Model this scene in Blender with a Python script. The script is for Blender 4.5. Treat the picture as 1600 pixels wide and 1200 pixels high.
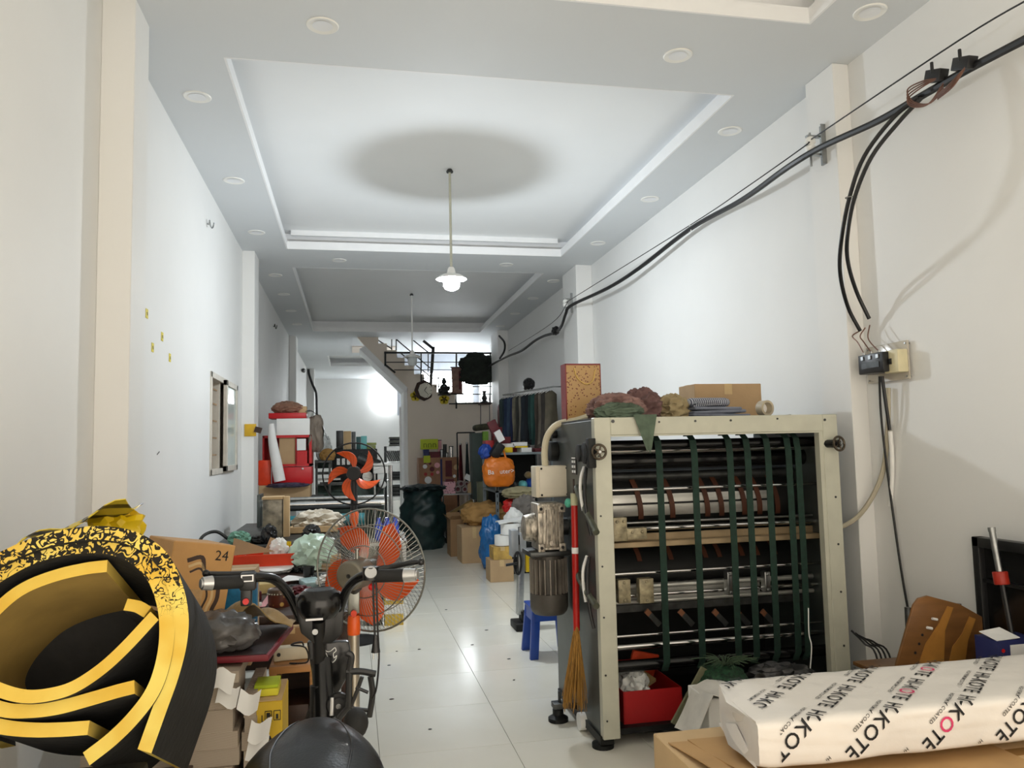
import bpy, bmesh, math, random
from mathutils import Vector, Matrix, Euler, noise
for o in list(bpy.data.objects): bpy.data.objects.remove(o)
SC = bpy.context.scene
COL = SC.collection
# ------------------------------------------------------------------ camera
CAMH, FPX = 1.5, 1220.0
YAW, PIT, ROL = math.radians(11.6), math.radians(4.70), math.radians(-1.29)
FW = Vector((math.sin(YAW)*math.cos(PIT), math.cos(YAW)*math.cos(PIT), math.sin(PIT)))
_r0 = Vector((math.cos(YAW), -math.sin(YAW), 0)); _u0 = _r0.cross(FW)
RT = _r0*math.cos(ROL)+_u0*math.sin(ROL); UP = _u0*math.cos(ROL)-_r0*math.sin(ROL)
CAM0 = Vector((0, 0, CAMH))
cam = bpy.data.cameras.new('camera'); camo = bpy.data.objects.new('camera', cam); COL.objects.link(camo)
cam.sensor_width = 36; cam.lens = FPX/1600*36; cam.clip_start = .05; cam.clip_end = 100
camo.matrix_world = Matrix(((RT.x, UP.x, -FW.x, 0), (RT.y, UP.y, -FW.y, 0), (RT.z, UP.z, -FW.z, CAMH), (0, 0, 0, 1)))
SC.camera = camo
# ------------------------------------------------------------------ world (overcast daylight through the open shop front)
W = bpy.data.worlds.new('world'); SC.world = W; W.use_nodes = True
W.node_tree.nodes['Background'].inputs[0].default_value = (1, .89, .74, 1)
W.node_tree.nodes['Background'].inputs[1].default_value = 1.8
vs = SC.view_settings
vs.view_transform = 'Standard'; vs.look = 'None'; vs.gamma = 1; vs.use_curve_mapping = False
vs.exposure = 0.75
LAMP_W = 68      # watts of the hanging lamp
# ------------------------------------------------------------------ helpers
def ray(x, y): return RT*((x-800)/FPX)-UP*((y-600)/FPX)+FW
def PZ(x, y, z): d = ray(x, y); return CAM0+d*((z-CAMH)/d.z)
def PX(x, y, X): d = ray(x, y); return CAM0+d*(X/d.x)
def PY(x, y, Y): d = ray(x, y); return CAM0+d*(Y/d.y)
def V(*a): return Vector(a)
FR = {}
def lin(c):
    return tuple((x/12.92 if x <= .04045 else ((x+.055)/1.055)**2.4) for x in c)
def rgb(r, g, b): return lin((r/255, g/255, b/255))
MATS = {}
def mat(name, col, rough=.5, metal=0, var=.08, scale=8, bump=0, bscale=30, alpha=1, emit=0, trans=0, col2=None, coat=0, thr=None, detail=4, aniso=None, spec=.5, sheen=0):
    if name in MATS: return MATS[name]
    m = bpy.data.materials.new(name); m.use_nodes = True; MATS[name] = m
    nt = m.node_tree; b = nt.nodes['Principled BSDF']
    L = nt.links.new
    tc = nt.nodes.new('ShaderNodeTexCoord'); mp = nt.nodes.new('ShaderNodeMapping'); L(tc.outputs['Object'], mp.inputs['Vector'])
    if aniso: mp.inputs['Scale'].default_value = aniso
    nz = nt.nodes.new('ShaderNodeTexNoise'); nz.inputs['Scale'].default_value = scale; nz.inputs['Detail'].default_value = detail
    L(mp.outputs[0], nz.inputs['Vector'])
    cr = nt.nodes.new('ShaderNodeValToRGB'); L(nz.outputs[0], cr.inputs[0])
    c2 = col2 if col2 else tuple(c*(1-var*2.2) for c in col)
    if not col2: c1 = tuple(min(1, c*(1+var)) for c in col)
    else: c1 = col
    lo, hi = thr if thr else (.3, .7)
    cr.color_ramp.elements[0].position = lo; cr.color_ramp.elements[1].position = hi
    cr.color_ramp.elements[0].color = (*c2, 1); cr.color_ramp.elements[1].color = (*c1, 1)
    L(cr.outputs[0], b.inputs['Base Color'])
    b.inputs['Roughness'].default_value = rough; b.inputs['Metallic'].default_value = metal
    b.inputs['Specular IOR Level'].default_value = spec
    if coat: b.inputs['Coat Weight'].default_value = coat; b.inputs['Coat Roughness'].default_value = .08
    if sheen: b.inputs['Sheen Weight'].default_value = sheen
    if alpha < 1: b.inputs['Alpha'].default_value = alpha
    if trans: b.inputs['Transmission Weight'].default_value = trans
    if emit:
        b.inputs['Emission Color'].default_value = (*col, 1); b.inputs['Emission Strength'].default_value = emit
    if bump:
        n2 = nt.nodes.new('ShaderNodeTexNoise'); n2.inputs['Scale'].default_value = bscale; n2.inputs['Detail'].default_value = 5
        L(mp.outputs[0], n2.inputs['Vector'])
        bp = nt.nodes.new('ShaderNodeBump'); bp.inputs['Strength'].default_value = bump; bp.inputs['Distance'].default_value = .02
        L(n2.outputs[0], bp.inputs['Height']); L(bp.outputs[0], b.inputs['Normal'])
    return m
def stripes(name, ca, cb, scale, axis=0, rough=.9, w=.5):
    if name in MATS: return MATS[name]
    m = bpy.data.materials.new(name); m.use_nodes = True; MATS[name] = m
    nt = m.node_tree; b = nt.nodes['Principled BSDF']; L = nt.links.new
    tc = nt.nodes.new('ShaderNodeTexCoord'); wv = nt.nodes.new('ShaderNodeTexWave'); wv.inputs['Scale'].default_value = scale
    wv.bands_direction = 'XYZ'[axis]; wv.inputs['Distortion'].default_value = 1.2; wv.inputs['Detail'].default_value = 1
    L(tc.outputs['Object'], wv.inputs['Vector'])
    cr = nt.nodes.new('ShaderNodeValToRGB'); L(wv.outputs[0], cr.inputs[0])
    cr.color_ramp.elements[0].position = w-.1; cr.color_ramp.elements[1].position = w+.1
    cr.color_ramp.elements[0].color = (*ca, 1); cr.color_ramp.elements[1].color = (*cb, 1)
    L(cr.outputs[0], b.inputs['Base Color']); b.inputs['Roughness'].default_value = rough
    return m
def spots(name, ca, cb, scale, thr, rough=.6):
    if name in MATS: return MATS[name]
    m = bpy.data.materials.new(name); m.use_nodes = True; MATS[name] = m
    nt = m.node_tree; b = nt.nodes['Principled BSDF']; L = nt.links.new
    tc = nt.nodes.new('ShaderNodeTexCoord'); vo = nt.nodes.new('ShaderNodeTexVoronoi'); vo.inputs['Scale'].default_value = scale
    L(tc.outputs['Object'], vo.inputs['Vector'])
    cr = nt.nodes.new('ShaderNodeValToRGB'); L(vo.outputs['Distance'], cr.inputs[0])
    cr.color_ramp.elements[0].position = thr-.04; cr.color_ramp.elements[1].position = thr+.04
    cr.color_ramp.elements[0].color = (*cb, 1); cr.color_ramp.elements[1].color = (*ca, 1)
    L(cr.outputs[0], b.inputs['Base Color']); b.inputs['Roughness'].default_value = rough
    return m
def catmull(pts, k=6, closed=False):
    n = len(pts); out = []
    if n < 3: return [Vector(p) for p in pts]
    pts = [Vector(p) for p in pts]
    for i in range(n if closed else n-1):
        p0 = pts[i-1] if (i > 0 or closed) else pts[0]*2-pts[1]
        p1, p2 = pts[i], pts[(i+1) % n]
        p3 = pts[(i+2) % n] if (i+2 < n or closed) else pts[-1]*2-pts[-2]
        for j in range(k):
            t = j/k
            out.append(.5*((2*p1)+(p2-p0)*t+(2*p0-5*p1+4*p2-p3)*t*t+(3*p1-p0-3*p2+p3)*t**3))
    if not closed: out.append(pts[-1])
    return out
class MB:
    def __init__(s): s.v = []; s.f = []; s.mi = []; s.m = 0
    def add(s, vs, fs):
        b = len(s.v); s.v += [Vector(p) for p in vs]
        for f in fs: s.f.append([i+b for i in f]); s.mi.append(s.m)
        return s
    def box(s, c, sz, rot=None):
        c = Vector(c); R = None
        if rot is not None: R = rot if isinstance(rot, Matrix) else Euler(rot).to_matrix()
        vs = []
        for z in (-.5, .5):
            for y in (-.5, .5):
                for x in (-.5, .5):
                    p = Vector((x*sz[0], y*sz[1], z*sz[2])); vs.append(c+(R @ p if R else p))
        return s.add(vs, [(0, 2, 3, 1), (4, 5, 7, 6), (0, 1, 5, 4), (2, 6, 7, 3), (0, 4, 6, 2), (1, 3, 7, 5)])
    def bb(s, lo, hi):
        lo, hi = Vector(lo), Vector(hi); return s.box((lo+hi)/2, hi-lo)
    def cyl(s, p0, p1, r0, r1=None, n=16, cap=True):
        p0, p1 = Vector(p0), Vector(p1); r1 = r0 if r1 is None else r1
        d = (p1-p0).normalized(); a = d.orthogonal().normalized(); b = d.cross(a)
        vs = []
        for p, r in ((p0, r0), (p1, r1)):
            for i in range(n):
                t = 2*math.pi*i/n; vs.append(p+(a*math.cos(t)+b*math.sin(t))*r)
        fs = [(i, (i+1) % n, n+(i+1) % n, n+i) for i in range(n)]
        if cap: fs += [tuple(reversed(range(n))), tuple(range(n, 2*n))]
        return s.add(vs, fs)
    def tube(s, pts, r, n=8, k=6, closed=False, smooth=True):
        P = catmull(pts, k, closed) if smooth else [Vector(p) for p in pts]
        N = len(P); rr = r if callable(r) else (lambda t: r)
        d = (P[1]-P[0]).normalized(); a = d.orthogonal().normalized(); vs = []
        for i, p in enumerate(P):
            if closed: t = (P[(i+1) % N]-P[i-1]).normalized()
            else: t = (P[min(i+1, N-1)]-P[max(i-1, 0)]).normalized()
            a = (a-t*a.dot(t)).normalized(); b = t.cross(a); R = rr(i/(N-1))
            for j in range(n):
                q = 2*math.pi*j/n; vs.append(p+(a*math.cos(q)+b*math.sin(q))*R)
        fs = []
        for i in range(N if closed else N-1):
            i2 = (i+1) % N
            for j in range(n): fs.append((i*n+j, i*n+(j+1) % n, i2*n+(j+1) % n, i2*n+j))
        if not closed: fs += [tuple(reversed(range(n))), tuple(range((N-1)*n, N*n))]
        return s.add(vs, fs)
    def lathe(s, prof, c=(0, 0, 0), n=24, M=None, cap=True):
        c = Vector(c); vs = []
        for r, z in prof:
            for i in range(n):
                t = 2*math.pi*i/n; p = Vector((r*math.cos(t), r*math.sin(t), z)); vs.append(c+(M @ p if M else p))
        K = len(prof); fs = [(k*n+i, k*n+(i+1) % n, (k+1)*n+(i+1) % n, (k+1)*n+i) for k in range(K-1) for i in range(n)]
        if cap: fs += [tuple(reversed(range(n))), tuple(range((K-1)*n, K*n))]
        return s.add(vs, fs)
    def prism(s, poly, ext):
        n = len(poly); ext = Vector(ext); vs = [Vector(p) for p in poly]+[Vector(p)+ext for p in poly]
        return s.add(vs, [tuple(range(n)), tuple(reversed(range(n, 2*n)))]+[(i, n+i, n+(i+1) % n, (i+1) % n) for i in range(n)])
    def strip(s, pts, th, ext):
        """thick ribbon: centre line pts (planar), thickness th, extruded by ext"""
        ext = Vector(ext); N = len(pts); pts = [Vector(p) for p in pts]; ed = ext.normalized(); vs = []
        for i, p in enumerate(pts):
            t = (pts[min(i+1, N-1)]-pts[max(i-1, 0)]).normalized(); nn = t.cross(ed).normalized()
            vs += [p+nn*th/2, p-nn*th/2, p+nn*th/2+ext, p-nn*th/2+ext]
        for i in range(N-1):
            a, b = 4*i, 4*i+4
            m0 = s.m
            s.add([], []); base = len(s.v)
        b0 = len(s.v); s.v += vs
        def F(mi, *q):
            s.f.append([b0+k for k in q]); s.mi.append(mi)
        for i in range(N-1):
            a, b = 4*i, 4*i+4
            F(0, a, b, b+1, a+1); F(0, a+2, a+3, b+3, b+2)      # front edge, back edge
            F(1, a, a+2, b+2, b); F(2, a+1, b+1, b+3, a+3)      # the two broad sides
        F(0, 0, 1, 3, 2); e = 4*(N-1); F(0, e, e+2, e+3, e+1)
        return s
    def sphere(s, c, r, nu=16, nv=10, M=None):
        c = Vector(c); r = r if hasattr(r, '__len__') else (r, r, r); vs = []
        for j in range(nv+1):
            ph = math.pi*j/nv
            for i in range(nu):
                t = 2*math.pi*i/nu
                p = Vector((r[0]*math.sin(ph)*math.cos(t), r[1]*math.sin(ph)*math.sin(t), -r[2]*math.cos(ph)))
                vs.append(c+(M @ p if M else p))
        fs = [(j*nu+i, j*nu+(i+1) % nu, (j+1)*nu+(i+1) % nu, (j+1)*nu+i) for j in range(nv) for i in range(nu)]
        return s.add(vs, fs)
    def blob(s, c, r, seed=0, amp=.25, freq=2.5, flat=-.9, sub=4, M=None, ridge=False, p=2.0, an=(1, 1, 1)):
        """crumpled soft body; p > 2 makes it boxier"""
        bm = bmesh.new(); bmesh.ops.create_icosphere(bm, subdivisions=sub, radius=1)
        c = Vector(c); off = Vector((seed*7.3, seed*3.1, seed*1.7)); vs = []
        for v in bm.verts:
            d = v.co.copy(); q = sum(abs(x)**p for x in d)**(1/p); d = d/q
            n = noise.fractal(d*freq+off, 1.0, 2.0, 4)
            if ridge: w_ = Vector((d.x*an[0]+.5*d.y, d.y*an[1]-.4*d.x, d.z*an[2])); n = 1-2.2*abs(noise.noise(w_*freq+off))-.6*abs(noise.noise(w_*freq*2.3+off))
            d = d*(1+amp*n)
            if d.z < flat: d.z = flat+(d.z-flat)*.05
            w = Vector((d.x*r[0], d.y*r[1], d.z*r[2])); vs.append(c+(M @ w if M else w))
        fs = [[v.index for v in f.verts] for f in bm.faces]; bm.free()
        return s.add(vs, fs)
    def sheet(s, fn, nu, nv, th=.004):
        """thin sheet: fn(u,v) -> point, thickened along its normal"""
        P = [[Vector(fn(i/nu, j/nv)) for i in range(nu+1)] for j in range(nv+1)]
        N = []
        for j in range(nv+1):
            row = []
            for i in range(nu+1):
                a = P[j][min(i+1, nu)]-P[j][max(i-1, 0)]; b = P[min(j+1, nv)][i]-P[max(j-1, 0)][i]
                q = a.cross(b); row.append(q.normalized() if q.length > 1e-9 else Vector((0, 0, 1)))
            N.append(row)
        K = (nu+1)*(nv+1); vs = [P[j][i] for j in range(nv+1) for i in range(nu+1)]+[P[j][i]-N[j][i]*th for j in range(nv+1) for i in range(nu+1)]
        ix = lambda i, j, k: k*K+j*(nu+1)+i
        fs = []
        for j in range(nv):
            for i in range(nu):
                fs.append((ix(i, j, 0), ix(i+1, j, 0), ix(i+1, j+1, 0), ix(i, j+1, 0))); fs.append((ix(i, j, 1), ix(i, j+1, 1), ix(i+1, j+1, 1), ix(i+1, j, 1)))
        for i in range(nu):
            fs.append((ix(i, 0, 0), ix(i, 0, 1), ix(i+1, 0, 1), ix(i+1, 0, 0))); fs.append((ix(i, nv, 0), ix(i+1, nv, 0), ix(i+1, nv, 1), ix(i, nv, 1)))
        for j in range(nv):
            fs.append((ix(0, j, 0), ix(0, j+1, 0), ix(0, j+1, 1), ix(0, j, 1))); fs.append((ix(nu, j, 0), ix(nu, j, 1), ix(nu, j+1, 1), ix(nu, j+1, 0)))
        return s.add(vs, fs)
    def build(s, name, mats, parent=None, bevel=0, smooth=True, seg=2, ang=35):
        if not isinstance(mats, (list, tuple)): mats = [mats]
        if parent is not None: fr = FR[parent.name]; inv = fr.inverted()
        else:
            lo = [min(v[i] for v in s.v) for i in range(3)]; hi = [max(v[i] for v in s.v) for i in range(3)]
            fr = Matrix.Translation(((lo[0]+hi[0])/2, (lo[1]+hi[1])/2, lo[2])); inv = fr.inverted()
        me = bpy.data.meshes.new(name); me.from_pydata([inv @ v for v in s.v], [], s.f)
        me.polygons.foreach_set('material_index', s.mi)
        bm = bmesh.new(); bm.from_mesh(me)
        bmesh.ops.recalc_face_normals(bm, faces=bm.faces)
        if bevel:
            es = [e for e in bm.edges if len(e.link_faces) == 2 and e.calc_face_angle(0) > .6]
            bmesh.ops.bevel(bm, geom=es, offset=bevel, segments=seg, affect='EDGES', profile=.5, clamp_overlap=True)
        bm.to_mesh(me); bm.free()
        for m in mats: me.materials.append(m)
        if smooth:
            me.polygons.foreach_set('use_smooth', [True]*len(me.polygons)); me.set_sharp_from_angle(angle=math.radians(ang))
        o = bpy.data.objects.new(name, me); COL.objects.link(o)
        if parent is not None: o.parent = parent
        else: o.matrix_world = fr
        FR[o.name] = fr
        return o
def thing(name, label, cat, loc, group=None):
    o = bpy.data.objects.new(name, None); COL.objects.link(o); o.location = loc; o.empty_display_size = .05
    o['label'] = label; o['category'] = cat
    if group: o['group'] = group
    FR[o.name] = Matrix.Translation(loc); return o
def tag(o, label, cat, group=None):
    o['label'] = label; o['category'] = cat
    if group: o['group'] = group
    return o
def struct(o): o['kind'] = 'structure'; return o
def dup(root, delta, label=None):
    """copy of a thing (with parts and sub-parts) moved by delta"""
    def rec(o, par):
        c = o.copy(); COL.objects.link(c); c.parent = par
        for ch in [x for x in bpy.data.objects if x.parent == o]: rec(ch, c)
        return c
    r = rec(root, None); r.location = root.location+Vector(delta)
    if label: r['label'] = label
    return r
def text(name, body, size, origin, xdir, ydir, m, parent, lift=.0008, align='CENTER', font_mats=None, extra=None):
    """flat lettering on a surface: origin, reading direction, up direction of the letters"""
    cu = bpy.data.curves.new('t', 'FONT'); cu.body = body; cu.size = size; cu.align_x = align; cu.align_y = 'CENTER'; cu.resolution_u = 2
    if extra: cu.shear = extra
    mats = m if isinstance(m, list) else [m]
    for q in mats: cu.materials.append(q)
    if font_mats:
        for i, k in enumerate(font_mats): cu.body_format[i].material_index = k
    to = bpy.data.objects.new('t', cu); COL.objects.link(to)
    dg = bpy.context.evaluated_depsgraph_get(); me = bpy.data.meshes.new_from_object(to.evaluated_get(dg))
    bpy.data.objects.remove(to)
    x = Vector(xdir).normalized(); y = Vector(ydir); y = (y-x*y.dot(x)).normalized(); z = x.cross(y)
    T = Matrix(((x.x, y.x, z.x, 0), (x.y, y.y, z.y, 0), (x.z, y.z, z.z, 0), (0, 0, 0, 1)))
    me.transform(FR[parent.name].inverted() @ Matrix.Translation(Vector(origin)+z*lift) @ T)
    me.name = name; o = bpy.data.objects.new(name, me); COL.objects.link(o); o.parent = parent; FR[o.name] = FR[parent.name]
    return o
def PP(pts, Y): return [PY(x, y, Y) for x, y in pts]
def S(px, Y): return px*Y/FPX*1.02       # pixel length -> metres at depth Y
# ------------------------------------------------------------------ materials
M_wall = mat('wall_paint', rgb(238, 238, 236), .6, var=.012, scale=1.5, bump=.02, bscale=60)
M_ceil = mat('ceiling_paint', rgb(243, 245, 246), .7, var=.01, scale=1.2)
M_frame = mat('ceiling_frame_paint', rgb(218, 222, 225), .7, var=.01, scale=1.2)
M_lip = mat('ceiling_white', rgb(244, 245, 246), .6, var=.01)
M_stair = mat('stair_wall_paint', rgb(234, 222, 208), .7, var=.02, scale=2)
M_tile = mat('floor_tile_gloss', rgb(243, 241, 231), .16, var=.03, scale=1.7, col2=rgb(234, 231, 218), detail=6)
M_grout = mat('grout', rgb(176, 168, 152), .8)
M_white = mat('white_plastic', rgb(238, 238, 235), .45, var=.02)
M_paper = mat('white_paper', rgb(240, 240, 238), .8, var=.02)
M_black = mat('black_plastic', rgb(22, 22, 23), .4, var=.1)
M_blackg = mat('black_gloss', rgb(14, 14, 15), .22, var=.1)
M_rubber = mat('black_rubber', rgb(26, 26, 26), .75, var=.2, bump=.1)
M_chrome = mat('chrome', rgb(225, 225, 225), .18, 1, var=.04)
M_steel = mat('steel', rgb(170, 172, 172), .35, 1, var=.1, scale=20)
M_dsteel = mat('dark_steel', rgb(78, 80, 80), .42, .8, var=.2, scale=14)
M_iron = mat('black_iron', rgb(20, 20, 22), .5, .2, var=.1)
M_card = mat('cardboard', rgb(188, 158, 120), .85, var=.05, scale=5, bump=.05, bscale=80)
M_card2 = mat('cardboard_pale', rgb(205, 175, 132), .85, var=.05, scale=5)
M_card3 = mat('cardboard_dark', rgb(156, 122, 86), .85, var=.06, scale=5)
M_wood = mat('wood', rgb(176, 124, 70), .5, var=.12, scale=6, aniso=(1, 8, 8))
M_dwood = mat('dark_wood', rgb(58, 36, 26), .5, var=.2, scale=5, aniso=(1, 7, 7))
M_red = mat('red_plastic', rgb(206, 28, 24), .4, var=.05)
M_redp = mat('red_paint', rgb(196, 18, 28), .4, var=.05)
M_orange = mat('orange_plastic', rgb(238, 98, 34), .35, var=.04)
M_ored = mat('orange_red_plastic', rgb(226, 62, 22), .4, var=.05)
M_yellow = mat('yellow_plastic', rgb(236, 200, 20), .4, var=.05)
M_cable = mat('black_cable', rgb(18, 18, 20), .45, var=.1)
M_copper = mat('copper_wire', rgb(112, 78, 64), .4, .3)
M_cream = mat('cream_enamel', rgb(194, 194, 178), .42, var=.04, scale=9)
M_panel = mat('grey_green_panel', rgb(82, 88, 86), .38, .35, var=.14, scale=5)
M_dkgreen = mat('dark_green_webbing', rgb(18, 48, 38), .8, var=.15, scale=40)
M_teal = mat('teal_tube', rgb(20, 110, 120), .35, var=.05)
M_blue = mat('blue_plastic', rgb(28, 70, 160), .4, var=.05)
M_glass = mat('frosted_glass', rgb(205, 222, 220), .15, var=.02, alpha=.55)
M_khaki = mat('khaki_cloth', rgb(150, 124, 78), .95, var=.12, bump=.1, bscale=120, sheen=.2)
M_navy = mat('navy', rgb(28, 36, 92), .6, var=.1)
M_lime = mat('lime_card', rgb(190, 205, 40), .6, var=.05)
M_maroon = mat('maroon', rgb(96, 20, 30), .6, var=.12)
M_pink = mat('pink_paper', rgb(232, 170, 176), .7, var=.06)
M_teallt = mat('turquoise', rgb(120, 205, 205), .5, var=.04)
M_sage = mat('sage_box', rgb(150, 160, 90), .6, var=.06)
M_ink = mat('black_print', rgb(24, 24, 26), .7)
M_inkpink = mat('pink_print', rgb(214, 60, 110), .7)
M_bulb = mat('lamp_bulb', (1, 1, 1), .5, emit=60)
M_enamel = mat('white_enamel', rgb(244, 244, 240), .3, var=.01)
# ------------------------------------------------------------------ room shell
XL, XR, ZC, ZU = -1.16, 2.86, 3.70, 3.90
Y0, Y1 = -1.2, 24.0
XA, XB = -.69, 2.385
m = MB(); m.bb((XL-.2, Y0, -.2), (XR+.2, Y1, -.012)); floor = struct(m.build('floor', M_grout, smooth=False))
TS = .664; gx, gy = .122-3*TS, 4.705-10*TS
me_tiles = {}
for i in range(7):
    for j in range(43):
        x0, x1 = max(XL, gx+i*TS), min(XR, gx+(i+1)*TS); y0, y1 = max(Y0, gy+j*TS), min(Y1, gy+(j+1)*TS)
        if x1-x0 < .02 or y1-y0 < .02: continue
        key = (round(x1-x0, 3), round(y1-y0, 3)); g = .0012
        if key not in me_tiles:
            q = MB(); q.bb((g, g, -.012), (x1-x0-g, y1-y0-g, 0)); t = q.build('floor_tile', M_tile, floor, bevel=.0008, seg=1); me_tiles[key] = t.data
            t.data.transform(FR[floor.name])
        else:
            t = bpy.data.objects.new('floor_tile', me_tiles[key]); COL.objects.link(t); t.parent = floor
        t.location = Vector((x0, y0, 0))-FR[floor.name].translation
# left wall with a window opening
WY0, WY1, WZ0, WZ1 = 6.85, 8.12, 1.33, 2.2
m = MB(); m.bb((XL-.2, Y0, 0), (XL, WY0, 4)); m.bb((XL-.2, WY1, 0), (XL, Y1, 4)); m.bb((XL-.2, WY0, 0), (XL, WY1, WZ0)); m.bb((XL-.2, WY0, WZ1), (XL, WY1, 4))
struct(m.build('wall_left', M_wall, smooth=False))
m = MB(); m.bb((XR, Y0, 0), (XR+.2, Y1, 4)); struct(m.build('wall_right', M_wall, smooth=False))
m = MB(); m.bb((XL-.2, Y1, 0), (XR+.2, Y1+.2, 4)); struct(m.build('wall_back', M_wall, smooth=False))
m = MB(); m.bb((XL-.2, Y0-.2, 3.0), (XR+.2, Y0, 4)); struct(m.build('wall_front', M_wall, smooth=False))
# ceiling: lower frame with trays, upper slab
trays = [(-.5, 3.56, XA, XB), (4.40, 8.60, XA, XB), (9.46, 14.5, XA, XB), (18.2, 20.4, -.55, 2.2)]
m = MB(); m.bb((XL-.2, Y0-.2, ZU), (XR+.2, Y1, ZU+.1)); ceil = struct(m.build('ceiling', M_ceil, smooth=False))
m = MB(); yy = Y0
LT = .075
for (a, b, xa, xb) in trays:
    m.bb((XL, yy, ZC), (XR, a, ZC+LT)); m.bb((XL, a, ZC), (xa, b, ZC+LT)); m.bb((xb, a, ZC), (XR, b, ZC+LT)); yy = b
m.bb((XL, yy, ZC), (XR, Y1, ZC+LT)); m.build('ceiling_frame', M_frame, ceil, smooth=False)
for (a, b, xa, xb) in trays:      # white edge boards and the set-back cove wall
    q = MB(); t = .012; zz = ZC-.001
    q.bb((xa-.001, a, zz), (xa+t, b, ZC+LT+.01)); q.bb((xb-t, a, zz), (xb+.001, b, ZC+LT+.01)); q.bb((xa+t, b-t, zz), (xb-t, b+.001, ZC+LT+.01)); q.bb((xa+t, a-.001, zz), (xb-t, a+t, ZC+LT+.01))
    q.build('tray_edge_board', M_lip, ceil, smooth=False)
    q = MB(); s_ = .10
    q.bb((xa-s_-.02, a-s_, ZC+LT), (xa-s_, b+s_, ZU)); q.bb((xb+s_, a-s_, ZC+LT), (xb+s_+.02, b+s_, ZU)); q.bb((xa-s_, b+s_, ZC+LT), (xb+s_, b+s_+.02, ZU)); q.bb((xa-s_, a-s_-.02, ZC+LT), (xb+s_, a-s_, ZU))
    q.build('cove_wall', M_lip, ceil, smooth=False)
q = MB(); q.bb((XA+.05, 8.56, ZU-.055), (XB-.05, 8.60, ZU)); q.build('tray_moulding', M_lip, ceil, smooth=False)
# pillars
for (nm, x0, x1, a, b) in [('l', XL, -1.01, 3.875, 4.13), ('l', XL, -1.03, 8.72, 9.1), ('l', XL, -1.03, 15.1, 15.5), ('l', XL, -.98, 21.0, 21.5),
                           ('r', 2.755, XR, 3.92, 4.2), ('r', 2.66, XR, 8.97, 9.58), ('r', 2.66, XR, 14.2, 14.9)]:
    m = MB(); m.bb((x0, a, 0), (x1, b, ZC)); struct(m.build('pillar', M_wall, bevel=.004, seg=1))
m = MB(); m.bb((.0, 16.5, ZC-.02), (.9, 17.5, ZC)); struct(m.build('trim_1', M_stair, smooth=False))
# downlights
def downlight(x, y, label):
    t = thing('downlight', label, 'light', (x, y, ZC), 'recessed ceiling downlights')
    q = MB(); q.lathe([(.048, -.0015), (.064, -.003), (.078, -.006), (.082, -.003), (.083, 0)], (x, y, ZC), 32, cap=False); q.build('rim', M_enamel, t)
    q = MB(); q.lathe([(.052, -.004), (.05, -.0035), (.0, -.003)], (x, y, ZC), 32, cap=False); q.build('diffuser', mat('diffuser', rgb(240, 242, 244), .4, var=.01), t)
    return t
for k, y in enumerate((3.4, 4.93, 6.45, 7.97)):
    for x in (-.925, 2.625): downlight(x, y, 'unlit round white downlight in the ceiling margin beside the bright tray')
for x in (-.14, 1.82): downlight(x, 3.98, 'unlit round white downlight in the ceiling strip in front of the bright tray')
for x in (-.14, 1.82): downlight(x, 9.05, 'unlit round white downlight in the ceiling strip between the two trays')
for y in (9.9, 11.1, 12.4, 13.7):
    for x in (-.925, 2.625): downlight(x, y, 'unlit round downlight in the ceiling margin beside the grey tray')
# hanging lamps
def lamp(x, y, zs, lit, label):
    t = thing('pendant_lamp', label, 'lamp', (x, y, zs))
    q = MB(); q.cyl((x, y, zs+.06), (x, y, ZU), .011, n=12); q.build('rod', M_cream if lit else M_white, t)
    q = MB(); q.lathe([(.028, -.03), (.03, -.02), (.018, 0)], (x, y, ZU), 20); q.build('canopy', M_dsteel, t)
    q = MB(); q.lathe([(.02, .09), (.03, .075), (.034, .05), (.042, .035), (.042, .02)], (x, y, zs), 24); q.build('socket', M_white, t)
    q = MB(); q.lathe([(.04, .03), (.08, .022), (.112, .004), (.128, -.008), (.13, -.015), (.126, -.014), (.110, -.002), (.078, .014), (.04, .02)], (x, y, zs), 40, cap=False)
    q.build('shade', M_enamel, t)
    if lit:
        q = MB(); q.lathe([(.02, .02), (.028, .01), (.052, -.022), (.07, -.045), (.07, -.07), (.056, -.095), (.03, -.108), (0, -.11)], (x, y, zs), 28)
        q.build('bulb', M_bulb, t)
        l = bpy.data.lights.new('bulb_light', 'POINT'); l.energy = LAMP_W; l.color = (.86, .94, 1); l.shadow_soft_size = .05
        lo = bpy.data.objects.new('bulb_light', l); COL.objects.link(lo); lo.parent = t; lo.location = (0, 0, -.13)
    else:
        q = MB(); q.lathe([(.05, .01), (.07, -.03), (.07, -.10), (.055, -.14), (.02, -.15), (0, -.15)], (x, y, zs), 28); q.build('globe', mat('frosted_globe', rgb(215, 220, 220), .3, alpha=.8), t)
    return t
lamp(.83, 6.5, 2.955, True, 'lit white pendant lamp with enamel shade hanging from the bright tray')
lamp(.90, 11.9, 2.93, False, 'unlit pendant lamp on white rod hanging from the grey tray')
# lamp in the rear room
p = PY(602, 625, Y1-.06); t = thing('wall_lamp', 'glowing round lamp on the far rear wall', 'lamp', p)
q = MB(); q.cyl(p+V(0, .06, 0), p+V(0, .02, 0), .12, n=24); q.build('base', M_white, t)
q = MB(); q.sphere(p, (.14, .05, .14), 24, 12); q.build('globe', mat('lamp_globe', (.94, .98, 1), .4, emit=120), t)
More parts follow.
